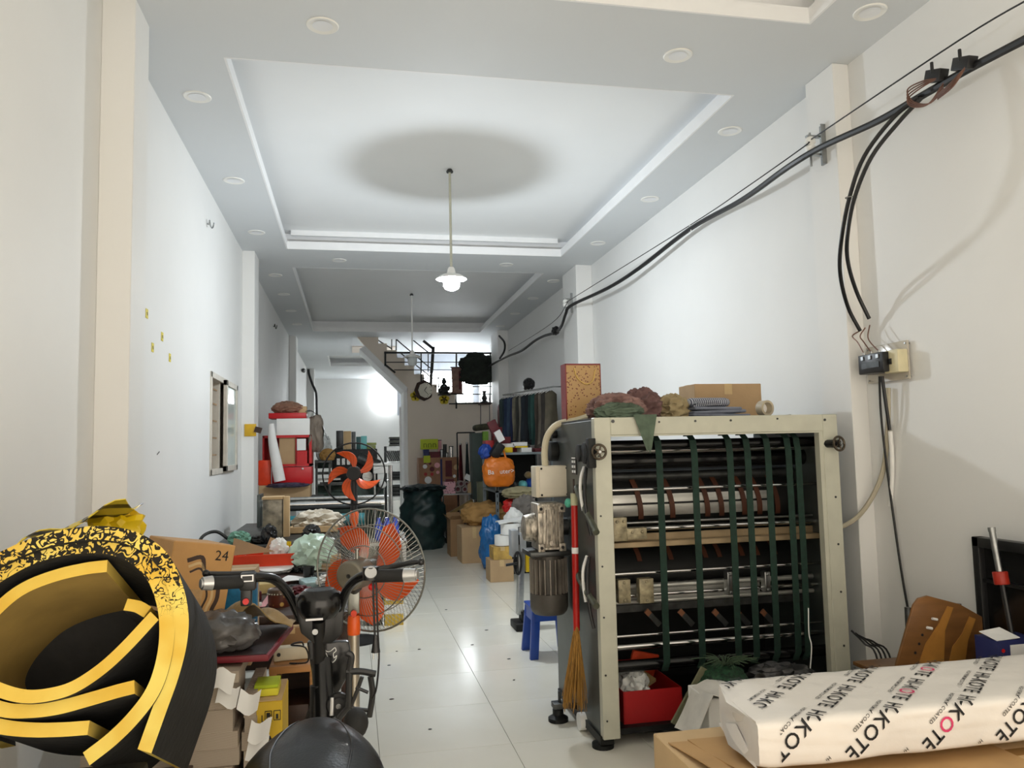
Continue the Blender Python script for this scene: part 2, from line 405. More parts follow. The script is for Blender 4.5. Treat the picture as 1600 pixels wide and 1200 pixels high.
# ------------------------------------------------------------------ left wall window
t = MB(); fw = .05
for (lo, hi) in [((XL-.16, WY0, WZ0), (XL+.012, WY0+fw, WZ1)), ((XL-.16, WY1-fw, WZ0), (XL+.012, WY1, WZ1)), ((XL-.16, WY0, WZ0), (XL+.012, WY1, WZ0+fw)), ((XL-.16, WY0, WZ1-fw), (XL+.012, WY1, WZ1)), ((XL-.1, 7.46, WZ0), (XL-.02, 7.52, WZ1))]: t.bb(lo, hi)
M_alu = mat('window_cream', rgb(214, 208, 196), .5, var=.06)
win = struct(t.build('window_1', M_alu, bevel=.003, seg=1))
M_grill = mat('grille_tan', rgb(168, 140, 108), .6, var=.15)
for k in range(5):
    q = MB(); y = WY0+.10+k*.085; q.box((XL-.06, y, (WZ0+WZ1)/2), (.016, .016, WZ1-WZ0-.08)); q.build('grille_bar', M_grill, win)
for z in (1.5, 1.65, 1.8, 1.95, 2.08):
    q = MB(); q.box((XL-.045, 7.16, z), (.012, .56, .014)); q.build('grille_bar', M_grill, win)
q = MB(); q.box((XL-.13, 7.48, (WZ0+WZ1)/2), (.01, 1.2, WZ1-WZ0-.06)); q.build('rear_shutter', mat('shutter_tan', rgb(120, 100, 80), .7, var=.25, scale=12), win)
q = MB(); q.bb((XL+.012, 7.46, WZ0+.02), (XL+.045, 8.14, WZ0+.07)); q.bb((XL+.012, 7.46, WZ1-.07), (XL+.045, 8.14, WZ1-.02)); q.bb((XL+.012, 7.46, WZ0+.02), (XL+.045, 7.52, WZ1-.02)); q.bb((XL+.012, 8.08, WZ0+.02), (XL+.045, 8.14, WZ1-.02))
sh = q.build('casement_frame', M_alu, win, bevel=.002, seg=1)
q = MB(); q.bb((XL+.024, 7.52, WZ0+.07), (XL+.03, 8.08, WZ1-.07)); q.build('pane', mat('window_pane', rgb(190, 205, 200), .12, var=.02), sh)
# ------------------------------------------------------------------ staircase wall and railing at the rear
YS = 15.2
pts = PP([(557, 527), (570, 540), (637, 606), (637, 640), (632, 655), (632, 830)], YS)
poly = [V(.10, YS, ZC), pts[1], pts[2], V(pts[2].x, YS, 0), V(XR, YS, 0), V(XR, YS, 2.42), V(1.98, YS, 2.42), V(1.98, YS, 2.62), V(1.62, YS, 2.62), V(1.62, YS, 2.78), V(1.38, YS, 2.78), V(1.38, YS, 2.98), V(1.18, YS, 2.98), V(1.18, YS, 3.15), V(1.0, YS, 3.15), V(1.0, YS, 3.3), V(.85, YS, 3.3), V(.85, YS, 3.45), V(.66, YS, 3.45), V(.66, YS, 3.58), V(.5, YS, 3.58), V(.5, YS, ZC)]
m = MB(); m.prism(poly, (0, .12, 0)); struct(m.build('wall_stairs', M_stair, smooth=False))
a, b = pts[1], pts[2]
m = MB(); m.prism([a, b, b+V(-.06, 0, -.08), a+V(-.10, 0, -.06)], (0, .9, 0)); struct(m.build('trim_2', M_lip, smooth=False))
m = MB(); m.bb((.98, YS+.12, 0), (1.06, YS+1.0, 2.7)); struct(m.build('trim_3', M_lip, smooth=False))
m = MB(); m.bb((.95, YS+1.0, 0), (XR, YS+1.1, 2.4)); struct(m.build('wall_stairwell', M_wall, smooth=False))
# upper room seen behind the railing
m = MB(); m.bb((1.0, YS+2.6, 2.3), (XR, YS+2.7, ZC)); struct(m.build('wall_upper', mat('upper_wall_paint', rgb(200, 205, 215), .7, var=.02), smooth=False))
M_day = mat('daylit_pane', (.92, .97, 1), .4, emit=13)
w2 = thing('window_2', 'x', 'x', V(2.2, YS+2.55, 2.4)); del w2['label'], w2['category']; struct(w2)
for x0 in (1.55, 1.95, 2.35):
    q = MB(); q.bb((x0, YS+2.57, 2.45), (x0+.36, YS+2.59, 3.25)); q.build('pane', M_day, w2)
    q = MB(); q.bb((x0-.02, YS+2.54, 2.43), (x0, YS+2.6, 3.27)); q.bb((x0+.36, YS+2.54, 2.43), (x0+.38, YS+2.6, 3.27)); q.bb((x0, YS+2.54, 2.80), (x0+.36, YS+2.57, 2.82)); q.build('window_frame', M_white, w2)
# railing
YR = YS-.06
def bar(q, p0, p1, w, Y=YR):
    a, b = PY(*p0, Y), PY(*p1, Y); d = b-a; L = d.length; ang = math.atan2(d.z, d.x)
    q.box((a+b)/2, (L+w*.5, .03, w), (0, -ang, 0))
t = thing('stair_railing', 'black iron stair railing of horizontal bars above the stair wall', 'railing', PY(690, 640, YR))
for p0, p1, w, nm in [((601, 551), (790, 552), .035, 'top_rail'), ((602, 550), (602, 571), .035, 'post'), ((602, 570), (617, 582), .035, 'rail'), ((658, 551), (658, 596), .025, 'post'), ((713, 551), (713, 638), .028, 'post'), ((766, 552), (766, 632), .02, 'post'),
                      ((604, 566), (768, 566), .016, 'rail'), ((616, 578), (768, 578), .016, 'rail'), ((660, 591), (768, 591), .016, 'rail'), ((679, 604), (768, 604), .016, 'rail'), ((688, 616), (768, 616), .018, 'rail'), ((702, 631), (768, 630), .022, 'rail')]:
    q = MB(); bar(q, p0, p1, w); q.build(nm, M_iron, t)
t = thing('upper_banister', 'black sloping banister rising behind the stair railing to the ceiling', 'railing', PY(670, 590, YR+.35))
for p0, p1, w, nm in [((662, 533), (677, 545), .05, 'handrail'), ((677, 543), (673, 600), .06, 'newel_post'), ((612, 530), (612, 552), .02, 'post'), ((619, 530), (619, 552), .02, 'post'), ((620, 531), (672, 575), .02, 'rail'), ((646, 532), (672, 553), .02, 'rail'), ((625, 551), (672, 588), .02, 'rail'), ((588, 530), (612, 545), .02, 'rail'), ((669, 551), (669, 596), .02, 'post')]:
    q = MB(); bar(q, p0, p1, w, YR+.35); q.build(nm, M_iron, t)
# ------------------------------------------------------------------ printing machine on the right
MX0, MX1, MY0, MY1, MZ = 1.20, 2.575, 3.80, 4.66, 1.645
M_dark = mat('machine_black', rgb(20, 22, 22), .55, .3, var=.2)
M_brown = mat('brown_belt', rgb(84, 44, 24), .6, var=.15)
M_rail = mat('tan_rail', rgb(160, 140, 108), .5, .2, var=.12)
M_drum = mat('drum_steel', rgb(205, 205, 200), .32, .7, var=.12, scale=6, aniso=(1, 6, 6))
M_tan = mat('worn_block', rgb(158, 148, 120), .5, .3, var=.25, scale=30)
mach = thing('printing_machine', 'large grey printing machine with cream front frame and dark green belts', 'machine', ((MX0+MX1)/2, (MY0+MY1)/2, 0))
fz0 = .06
# front frame
q = MB(); fi = (1.287, 2.487, 1.555)
q.bb((MX0, MY0, fz0), (fi[0], MY0+.05, MZ)); q.bb((fi[1], MY0, fz0), (MX1, MY0+.05, MZ)); q.bb((fi[0], MY0, fi[2]), (fi[1], MY0+.05, MZ))
ff = q.build('front_frame', M_cream, mach, bevel=.003, seg=1)
q = MB(); q.bb((fi[1]-.022, MY0+.006, fz0), (fi[1], MY0+.05, fi[2])); q.bb((fi[0], MY0+.006, fi[2]-.008), (fi[1]-.022, MY0+.04, fi[2])); q.build('inner_lip', M_cream, ff, smooth=False)
for (x, z, r) in [(1.30, 1.625, .009), (1.75, 1.62, .006), (1.95, 1.62, .006), (2.22, 1.625, .005), (2.5, 1.615, .007), (1.55, 1.618, .005)]:
    q = MB(); q.cyl((x, MY0+.002, z), (x, MY0-.004, z), r, n=10); q.build('bolt', M_dsteel, ff)
for z in (1.5, 1.2, .95, .7, .42, .2):
    q = MB(); q.cyl((2.54, MY0+.002, z), (2.54, MY0-.003, z), .006, n=8); q.build('bolt', M_dsteel, ff)
    q = MB(); q.cyl((1.22, MY0+.002, z-.05), (1.22, MY0-.003, z-.05), .005, n=8); q.build('bolt', M_dsteel, ff)
for (lo, hi) in [((1.80, 1.86), (1.60, 1.612))]: pass
q = MB(); q.bb((MX0, MY0+.05, fz0), (MX0+.03, MY1, MZ-.01)); q.build('side_panel', M_panel, mach, bevel=.003, seg=1)
q = MB(); q.bb((MX1-.03, MY0+.05, fz0), (MX1, MY1, MZ-.01)); q.build('side_panel', M_panel, mach, bevel=.003, seg=1)
q = MB(); q.bb((MX0+.03, MY1-.03, fz0), (MX1-.03, MY1, 1.46)); q.build('rear_panel', M_dark, mach, smooth=False)
q = MB(); q.bb((MX0+.0, MY0+.05, MZ-.01), (MX1, MY1, MZ)); q.build('top_plate', M_dsteel, mach, smooth=False)
q = MB(); q.bb((MX0+.03, MY0+.05, fz0), (MX1-.03, MY1-.03, fz0+.03)); q.build('bottom_tray', M_dark, mach, smooth=False)
def rod(nm, p0, p1, r, Y, mt, n=14):
    a, b = PY(*p0, Y), PY(*p1, Y); z = (a.z+b.z)/2
    q = MB(); q.cyl((MX0+.035, Y, z), (MX1-.035, Y, z), r, n=n); return q.build(nm, mt, mach)
rod('roller', (955, 705), (1213, 697), .022, 4.02, M_chrome)
rod('roller', (955, 722), (1213, 714), .045, 4.10, M_blackg, 20)
rod('roller', (960, 745), (1213, 738), .03, 4.22, M_dsteel, 20)
rod('guide_rod', (956, 767), (1270, 755), .008, 3.93, M_chrome)
rod('guide_rod', (966, 897), (1275, 880), .008, 3.93, M_chrome)
rod('guide_rod', (967, 996), (1260, 972), .007, 3.93, M_chrome)
rod('roller', (969, 1012), (1245, 990), .016, 3.97, M_chrome)
rod('roller', (962, 828), (1250, 815), .012, 4.0, M_chrome)
rod('roller', (962, 818), (1250, 806), .008, 4.03, M_steel)
rod('roller', (962, 918), (1250, 902), .014, 4.06, M_drum)
rod('roller', (962, 932), (1250, 914), .01, 4.02, M_chrome)
rod('roller', (962, 941), (1250, 925), .012, 4.06, M_drum)
# drums
dz = PY(1100, 780, 4.35).z
q = MB(); q.cyl((MX0+.04, 4.36, dz), (MX1-.04, 4.36, dz), .20, n=48); drum = q.build('impression_drum', [M_dark], mach)
q = MB()
def arcpt(a, r, x): return V(x, 4.36-r*math.cos(a), dz+r*math.sin(a))
for (a0, a1) in [(-.32, -.02), (.04, .26)]:
    N = 8; pts = [arcpt(a0+(a1-a0)*i/N, .204, MX0+.05) for i in range(N+1)]; q2 = MB(); q2.strip(pts, .006, (MX1-MX0-.25, 0, 0)); q2.mi = [0]*len(q2.mi); q2.build('plate', M_drum, drum)
dz2 = dz-.40
q = MB(); q.cyl((MX0+.04, 4.36, dz2), (MX1-.04, 4.36, dz2), .16, n=40); drum2 = q.build('impression_drum', M_dark, mach)
for x in (985, 1035, 1090, 1112, 1148, 1172, 1200):
    xx = PY(x, 760, 4.15).x
    pts = [arcpt(-.40+1.35*i/12, .212, xx+.045-.00*i) for i in range(13)]
    for i, p in enumerate(pts): p.x -= .05*(i/12)**1.5
    q = MB(); q.strip(pts, .004, (.03, 0, 0)); q.mi = [0]*len(q.mi); q.build('brown_tape', M_brown, mach)
    q = MB(); pp = [V(xx+.05, 4.36-.165*math.cos(a), dz2+.165*math.sin(a)) for a in (.5, .8, 1.1)]; q.strip(pp, .004, (.028, 0, 0)); q.mi = [0]*len(q.mi); q.build('brown_tape', M_brown, mach)
# rail and gripper blocks
z = (PY(962, 852, 3.98).z+PY(1270, 838, 3.98).z)/2
q = MB(); q.bb((MX0+.03, 3.97, z-.014), (MX1-.03, 4.05, z+.014)); q.build('cross_rail', M_rail, mach, bevel=.003, seg=1)
q = MB(); q.bb((MX0+.03, 4.04, z+.014), (MX1-.03, 4.06, z+.05)); q.build('cross_rail', M_rail, mach, smooth=False)
for (x0, y0, x1, y1) in [(979, 824, 1009, 843), (958, 808, 978, 846)]:
    a, b = PY(x0, y1, 3.96), PY(x1, y0, 3.96); q = MB(); q.bb((a.x, 3.945, a.z), (b.x, 4.0, b.z))
    for k in (.25, .75): q.cyl((a.x+(b.x-a.x)*k, 3.945, b.z-.02), (a.x+(b.x-a.x)*k, 3.935, b.z-.02), .008, n=8)
    q.build('clamp_block', M_tan, mach, bevel=.004)
z = (PY(964, 925, 4.0).z)
for (x0, y0, x1, y1) in [(966, 905, 984, 943), (999, 903, 1020, 943), (1137, 893, 1143, 930), (1195, 893, 1202, 925)]:
    a, b = PY(x0, y1, 3.96), PY(x1, y0, 3.96); q = MB(); q.bb((a.x, 3.95, a.z), (b.x, 4.0, b.z))
    for k in (.12, .88): q.cyl(((a.x+b.x)/2, 3.95, a.z+(b.z-a.z)*k), ((a.x+b.x)/2, 3.942, a.z+(b.z-a.z)*k), .009, n=8)
    q.build('clamp_block', M_tan if x0 < 1100 else M_steel, mach, bevel=.004)
a, b = PY(962, 942, 4.08), PY(1230, 905, 4.08)
q = MB(); q.bb((MX0+.03, 4.08, a.z-.01), (MX1-.35, 4.12, b.z+.02)); q.build('plate_bar', M_drum, mach, smooth=False)
q = MB(); q.bb((MX0+.03, 4.06, a.z-.05), (MX1-.1, 4.10, a.z-.012)); q.build('plate_bar', M_dsteel, mach, smooth=False)
for k, x in enumerate((1020, 1072, 1125, 1160, 1200)):      # brass-tipped fingers over the lower rollers
    p = PY(x, 965, 4.0); q = MB(); q.box(p, (.03, .012, .11), (0, -.75, 0)); q.build('finger', M_dsteel, mach, bevel=.002, seg=1)
    q = MB(); q.box(p+V(-.03, -.008, .03), (.028, .012, .03), (0, -.75, 0)); q.build('finger_tip', mat('brass_tip', rgb(130, 86, 60), .5, .4), mach)
# green belts
for (xt, xb) in [(1027, 1042), (1079, 1101), (1134, 1158), (1160, 1188), (1192, 1220), (1225, 1252), (1239, 1268)]:
    xm = (PY(xt, 690, 3.89).x+PY(xb, 950, 3.89).x)/2; q = MB()
    w = .036
    q.strip([V(xm-w/2, 3.99, 1.545), V(xm-w/2, 3.95, 1.55), V(xm-w/2, 3.91, 1.52), V(xm-w/2, 3.895, 1.45), V(xm-w/2, 3.89, .9), V(xm-w/2, 3.895, .38), V(xm-w/2, 3.93, .33)], .005, (w, 0, 0)); q.mi = [0]*len(q.mi)
    q.build('belt', M_dkgreen, mach)
q = MB(); q.cyl((MX0+.04, 3.95, 1.50), (MX1-.04, 3.95, 1.50), .028, n=20); q.build('roller', M_blackg, mach)
q = MB(); q.cyl((MX0+.04, 3.96, .36), (MX1-.04, 3.96, .36), .03, n=20); q.build('roller', M_blackg, mach)
# hand wheels on the frame
def wheel(c, r, ax, nm='handwheel'):
    ax = Vector(ax).normalized(); Q = ax.to_track_quat('Z', 'Y').to_matrix(); c = Vector(c)
    q = MB(); q.tube([c+Q @ V(r*math.cos(t), r*math.sin(t), 0) for t in [2*math.pi*i/24 for i in range(24)]], r*.17, 8, closed=True, smooth=False)
    for k in range(5): t = 2*math.pi*k/5; q.cyl(c, c+Q @ V(r*math.cos(t), r*math.sin(t), 0), r*.12, n=8)
    q.cyl(c-ax*r*.35, c+ax*r*.25, r*.34, n=14); w = q.build(nm, mat('worn_wheel', rgb(92, 82, 70), .4, .8, var=.3, scale=30), mach)
    q = MB(); q.cyl(c+ax*r*.25, c+ax*r*.5, r*.2, n=10); q.build('hub_nut', M_steel, w); return w
p = PY(936, 706, MY0-.05); wheel(p, .036, (0, -1, 0))
q = MB(); q.cyl(p+V(0, .05, 0), p, .014, n=12); q.build('wheel_shaft', M_dsteel, mach)
p = PY(1311, 693, MY0-.06); wheel(p, .037, (.2, -1, .1))
q = MB(); q.cyl(p+V(-.03, .07, 0), p, .022, n=12); q.build('wheel_shaft', M_black, mach)
# fittings on the left side
p = PX(916, 708, MX0-.03)
for (dy, r, w) in [(0, .07, .02), (.0, .055, .045), (.09, .045, .05)]:
    q = MB(); q.cyl((MX0+.002, p.y+dy, p.z), (MX0-w, p.y+dy, p.z), r, n=24); q.build('side_pulley', M_dark, mach, bevel=.004)
q = MB(); q.box((MX0-.02, p.y-.05, p.z), (.04, .05, .15)); q.build('bracket', M_dark, mach, bevel=.005)
p = PX(866, 705, MX0-.02); q = MB(); q.cyl((MX0+.002, 4.55, p.z), (MX0-.05, 4.55, p.z), .06, n=20); q.cyl((MX0+.002, 4.55, p.z+.1), (MX0-.03, 4.55, p.z+.1), .025, n=12); q.build('side_pulley', M_dark, mach, bevel=.004)
p = PX(898, 727, MX0); q = MB(); q.box((MX0-.003, p.y, p.z), (.006, .085, .10)); npl = q.build('name_plate', M_black, mach)
for i in range(2):
    for j in range(3):
        q = MB(); q.box((MX0-.007, p.y-.02+.04*i, p.z-.034+.027*j), (.002, .024, .014)); q.build('print', M_paper, npl, smooth=False)
q = MB(); q.box((MX0-.007, p.y, p.z+.04), (.002, .07, .008)); q.build('print', M_paper, npl, smooth=False)
for (yb, ye) in [((905, 765), (935, 832)), ((908, 902), (935, 947))]:      # lever brackets
    a, b = PX(*yb, MX0-.03), PX(*ye, MX0-.03)
    q = MB(); q.tube([V(MX0+.01, a.y+.06, a.z+.01), V(MX0-.03, a.y+.03, a.z+.01), V(MX0-.04, a.y-.01, a.z-.01), V(MX0-.04, (a.y+b.y)/2, (a.z+b.z)/2-.01), V(MX0-.04, b.y, b.z)], .017, 10)
    q.build('lever_bracket', mat('worn_green_metal', rgb(96, 98, 84), .45, .5, var=.2, scale=20), mach)
    q = MB(); q.tube([V(MX0-.02, MY0+.13, a.z+.12), V(MX0-.05, MY0+.10, a.z+.06), V(MX0-.055, MY0+.09, a.z-.02), V(MX0-.05, MY0+.07, a.z-.10)], .008, 8); q.build('wire_handle', M_white, mach)
    q = MB(); q.tube([V(MX0-.02, MY0+.09, a.z+.12), V(MX0-.045, MY0+.05, a.z), V(MX0-.045, MY0+.02, a.z-.13), V(MX0-.03, MY0+.01, a.z-.22)], .009, 8); q.build('black_hose', M_cable, mach)
# control box with conduit
a, b = PY(834, 777, 4.42), PY(877, 727, 4.42)
q = MB(); q.bb((a.x, 4.36, a.z), (b.x+.03, 4.48, b.z)); cb = q.build('control_box', mat('cream_box', rgb(222, 212, 190), .4, var=.05), mach, bevel=.006)
q = MB(); q.bb((a.x+.02, 4.352, a.z+.005), (b.x+.025, 4.36, b.z-.005)); q.build('cover', mat('cream_cover', rgb(228, 220, 202), .4, var=.04), cb, bevel=.003)
for (x, z) in [(a.x+.032, a.z+.015), (a.x+.032, b.z-.015), (b.x+.012, a.z+.015), (b.x+.012, b.z-.015)]:
    q = MB(); q.cyl((x, 4.352, z), (x, 4.347, z), .006, n=8); q.build('screw', M_ink, cb)
c0 = PY(852, 727, 4.42)
q = MB(); q.tube([c0+V(0, 0, -.01), PY(851, 705, 4.44), PY(856, 680, 4.46), PY(872, 663, 4.46), PY(900, 657, 4.4), PY(925, 652, 4.3)+V(0, 0, .01)], .02, 10); q.build('conduit', mat('cream_conduit', rgb(214, 204, 176), .5, var=.05), mach)
# geared motor
M_alum = mat('cast_aluminium', rgb(186, 178, 164), .4, .5, var=.35, scale=24, aniso=(3, 3, .8))
mc = PY(856, 860, 4.38); mxc = mc.x; myc = 4.38
z0, z1, z2, z3 = PY(856, 958, 4.38).z, PY(856, 928, 4.38).z, PY(856, 862, 4.38).z, PY(856, 785, 4.38).z
q = MB(); q.bb((mxc-.075, myc-.09, z2+.02), (mxc+.075, myc+.09, z3)); gb = q.build('gearbox', M_alum, mach, bevel=.008)
for (x, z) in [(-.06, .035), (.06, .035), (-.06, -.028+z3-z2), (.06, -.028+z3-z2)]:
    q = MB(); q.box((mxc+x, myc-.098, z2+z), (.04, .02, .045)); q.build('lug', M_alum, gb, bevel=.004)
    q = MB(); q.cyl((mxc+x, myc-.108, z2+z), (mxc+x, myc-.111, z2+z), .009, n=10); q.build('bolt_hole', M_ink, gb)
for k in range(6):
    q = MB(); q.box((mxc-.045+.018*k, myc-.095, (z2+z3)/2+.01), (.007, .014, z3-z2-.09)); q.build('fin', M_alum, gb)
for zz in (z3-.01, z2+.03): q = MB(); q.box((mxc, myc-.1, zz), (.12, .016, .012)); q.build('rib', M_alum, gb)
q = MB(); q.cyl((mxc, myc-.11, z2+.06), (mxc, myc-.095, z2+.06), .016, n=14); q.build('plug', M_alum, gb)
q = MB(); q.cyl((mxc-.075, myc, (z2+z3)/2), (mxc-.14, myc, (z2+z3)/2), .085, .07, n=24); q.build('end_flange', M_alum, gb, bevel=.006)
q = MB(); q.cyl((mxc+.075, myc, (z2+z3)/2), (MX0+.01, myc, (z2+z3)/2), .05, n=20); q.build('output_shaft', M_dsteel, mach)
q = MB(); q.box((mxc-.01, myc, z2), (.235, .22, .03)); q.build('motor_flange', M_dsteel, mach, bevel=.008)
q = MB(); q.cyl((mxc, myc, z1), (mxc, myc, z2-.01), .088, n=32); mt = q.build('motor_body', mat('motor_core', rgb(84, 80, 74), .5, .3, var=.2), mach)
for k in range(22):
    t = 2*math.pi*k/22; q = MB(); q.box((mxc+.097*math.cos(t), myc+.097*math.sin(t), (z1+z2)/2-.012), (.022, .006, z2-z1-.045), (0, 0, t)); q.build('cooling_fin', mat('motor_grey', rgb(146, 138, 128), .45, .3, var=.15), mt)
q = MB(); q.lathe([(.085, z0), (.10, z0+.015), (.108, z0+.04), (.108, z1+.01)], (mxc, myc, 0), 32); q.build('fan_cowl', mat('cowl_dark', rgb(92, 88, 82), .5, .3, var=.2), mach)
# levelling feet
for (x, y) in [(MX0-.10, MY0+.5), (MX0+.02, MY0+.08), (MX1-.06, MY0+.08), (MX1-.06, MY1-.1)]:
    q = MB(); q.lathe([(.055, 0), (.055, .02), (.03, .035), (.03, .065)], (x, y, 0), 20); q.build('foot', M_dark, mach)
p = PZ(868, 1115, .07)
q = MB(); q.box((MX0-.06, 4.30, .085), (.14, .07, .03)); q.cyl((MX0-.09, 4.30, .05), (MX0-.09, 4.30, .16), .009, n=8); q.build('foot_arm', M_dsteel, mach, bevel=.004)
q = MB(); q.cyl((MX0-.035, 4.12, .05), (MX0-.0, 4.12, .05), .045, n=20); q.build('foot_disc', M_white, mach)
q = MB(); q.bb((MX0-.01, MY0+.02, .03), (MX0+.06, MY1-.02, fz0+.01)); q.build('base_rail', M_dark, mach, smooth=False)
# flexible hose to the wall
q = MB(); q.tube([V(MX1-.005, 3.95, 1.03), V(MX1+.06, 3.93, 1.02), V(MX1+.17, 3.88, 1.10), V(XR-.035, 3.80, 1.3), V(XR-.025, 3.74, 1.55), V(XR-.02, 3.72, 1.78)], .013, 8)
tag(q.build('flexible_hose', mat('cream_hose', rgb(188, 180, 158), .5, var=.06)), 'cream flexible hose curving from the machine up to the switch plate', 'hose')
# ------------------------------------------------------------------ electric bicycle in the foreground
M_leather = mat('black_leather', rgb(10, 10, 11), .36, spec=.35, var=.1, bump=.06, bscale=160, coat=.1)
M_sil = mat('silver_paint', rgb(196, 196, 196), .3, .7, var=.03)
BX = -.10
bike = thing('electric_bicycle', 'black electric bicycle with wide handlebar and padded black seat', 'bicycle', (BX, 2.2, 0))
H = [PY(377, 908, 2.45), PY(402, 902, 2.47), PY(430, 906, 2.52), PY(452, 930, 2.55), PY(470, 968, 2.57)]
q = MB(); q.tube(H, .0145, 12); hb = q.build('handlebar', M_blackg, bike)
H2 = [PY(598, 900, 2.45), PY(570, 899, 2.47), PY(547, 914, 2.52), PY(534, 942, 2.55), PY(527, 970, 2.57)]
q = MB(); q.tube(H2, .0145, 12); q.build('handlebar', M_blackg, bike)
for (a, b, c) in [((331, 911, 2.41), (377, 909, 2.45), (313, 912, 2.395)), ((632, 899, 2.41), (585, 900, 2.45), (653, 898, 2.395))]:
    A, B, C = PY(*a), PY(*b), PY(*c)
    q = MB(); q.cyl(A, B, .0195, n=20); g = q.build('grip', M_rubber, bike)
    q = MB(); q.cyl(A, A+(C-A)*.85, .021, .018, n=20); q.cyl(A+(C-A)*.85, C, .013, n=14); q.build('grip_end', M_sil, g)
p = PY(388, 908, 2.46); q = MB(); q.box(p, (.045, .045, .05)); sb = q.build('switch_block', M_black, bike, bevel=.005)
q = MB(); q.box(p+V(0, -.024, .012), (.035, .003, .02)); q.build('switch_frame', M_sil, sb); q = MB(); q.box(p+V(0, -.026, .012), (.028, .003, .013)); q.build('switch', M_black, sb)
q = MB(); q.box(p+V(-.005, 0, -.045), (.03, .035, .05)); q.build('switch_housing', M_black, sb, bevel=.004)
q = MB(); q.cyl(p+V(-.004, -.015, -.055), p+V(-.004, -.026, -.055), .009, n=12); q.build('red_button', M_red, sb)
p = PY(579, 894, 2.45); q = MB(); q.cyl(p+V(0, 0, -.022), p+V(0, 0, .016), .024, n=20); th = q.build('throttle', M_black, bike)
q = MB(); q.cyl(p+V(0, -.02, .0), p+V(0, -.028, .004), .018, n=20); q.build('bell', M_sil, th)
p = PY(581, 917, 2.45); q = MB(); q.sphere(p, .011, 10, 8); q.build('red_button', M_red, th)
for pts in ([(398, 896, 2.5), (375, 897, 2.5), (345, 897, 2.47), (322, 896, 2.45)], [(588, 890, 2.5), (612, 886, 2.5), (640, 880, 2.47), (658, 878, 2.45)]):
    q = MB(); q.tube([PY(*z) for z in pts], lambda t: .010-.003*t, 8); q.sphere(PY(*pts[-1]), .011, 10, 8); q.build('brake_lever', M_black, bike)
# display pod, yoke, column, leg shield
c = PY(499, 941, 2.53); q = MB(); q.lathe([(.05, -.045), (.066, -.02), (.068, .005), (.06, .028), (.045, .04), (.036, .036), (0, .034)], c, 28); pod = q.build('display_pod', M_blackg, bike)
q = MB(); q.box(c+V(-.012, -.062, -.038), (.05, .01, .006)); q.build('display_icons', M_sil, pod)
q = MB(); q.prism(PP([(458, 935), (470, 990), (490, 1006), (518, 1006), (534, 992), (540, 935), (528, 925), (523, 958), (500, 970), (478, 962), (470, 930)], 2.545), (0, .05, 0)); q.build('yoke', M_black, bike, bevel=.006)
c2 = PY(498, 985, 2.54); q = MB(); q.cyl(c2+V(0, 0, .03), c2+V(.0, .05, -.12), .02, n=14); q.build('steering_stem', M_black, bike)
q = MB(); q.cyl(c2+V(-.01, -.012, .0), c2+V(-.01, -.02, .0), .009, n=10); q.build('key_lock', M_steel, bike)
q = MB(); q.prism(PP([(479, 1003), (545, 1002), (548, 1020), (541, 1062), (530, 1082), (508, 1090), (488, 1060)], 2.60), (0, .04, 0)); ls = q.build('leg_shield', M_blackg, bike, bevel=.008)
ol = catmull(PP([(506, 1014), (511, 1018), (517, 1017), (523, 1012), (525, 1017), (521, 1021), (522, 1028), (526, 1024), (524, 1031), (518, 1036), (511, 1035), (512, 1028), (510, 1022)], 2.597), 4, True)
q = MB(); q.tube(ol, .0014, 5, closed=True, smooth=False); q.build('sticker_outline', M_white, ls)
ol = catmull(PP([(496, 1080), (500, 1076), (503, 1090), (501, 1104), (497, 1107), (494, 1095)], 2.55), 4, True)
q = MB(); q.cyl(PY(503, 1030, 2.60), PY(507, 1128, 2.52), .032, n=18); col_ = q.build('column', M_blackg, bike)
q = MB(); q.tube(ol, .0012, 5, closed=True, smooth=False); q.build('sticker_outline', M_white, col_)
p = PY(529, 1102, 2.5); q = MB(); q.cyl(p+V(0, .02, 0), p, .035, n=24); q.cyl(p, p+V(0, -.006, 0), .024, n=20); hn = q.build('horn', M_black, bike, bevel=.002, seg=1)
q = MB(); q.cyl(p+V(0, -.006, 0), p+V(0, -.012, 0), .008, n=10); q.build('bolt', M_chrome, hn)
q = MB(); q.cyl(PY(519, 1090, 2.49), PY(518, 1118, 2.48), .006, n=8); q.build('chrome_pin', M_sil, bike)
# foot peg frame on the right
fp = [([(541, 1050), (563, 1049), (587, 1053)], .010), ([(579, 1057), (582, 1085), (577, 1120)], .009), ([(566, 1057), (556, 1085), (549, 1104), (560, 1108), (576, 1110)], .006), ([(556, 1074), (575, 1082)], .005), ([(542, 1020), (549, 1026), (546, 1050), (545, 1105)], .010), ([(545, 1104), (530, 1122), (521, 1140)], .009)]
q = MB()
for pts, r in fp: q.tube([PY(x, y, 2.46) for x, y in pts], r, 8)
q.build('foot_peg_frame', M_black, bike)
q = MB(); p = PY(556, 1130, 2.3); q.sphere(p, (.035, .05, .04), 14, 10); q.build('peg_boot', M_rubber, bike)
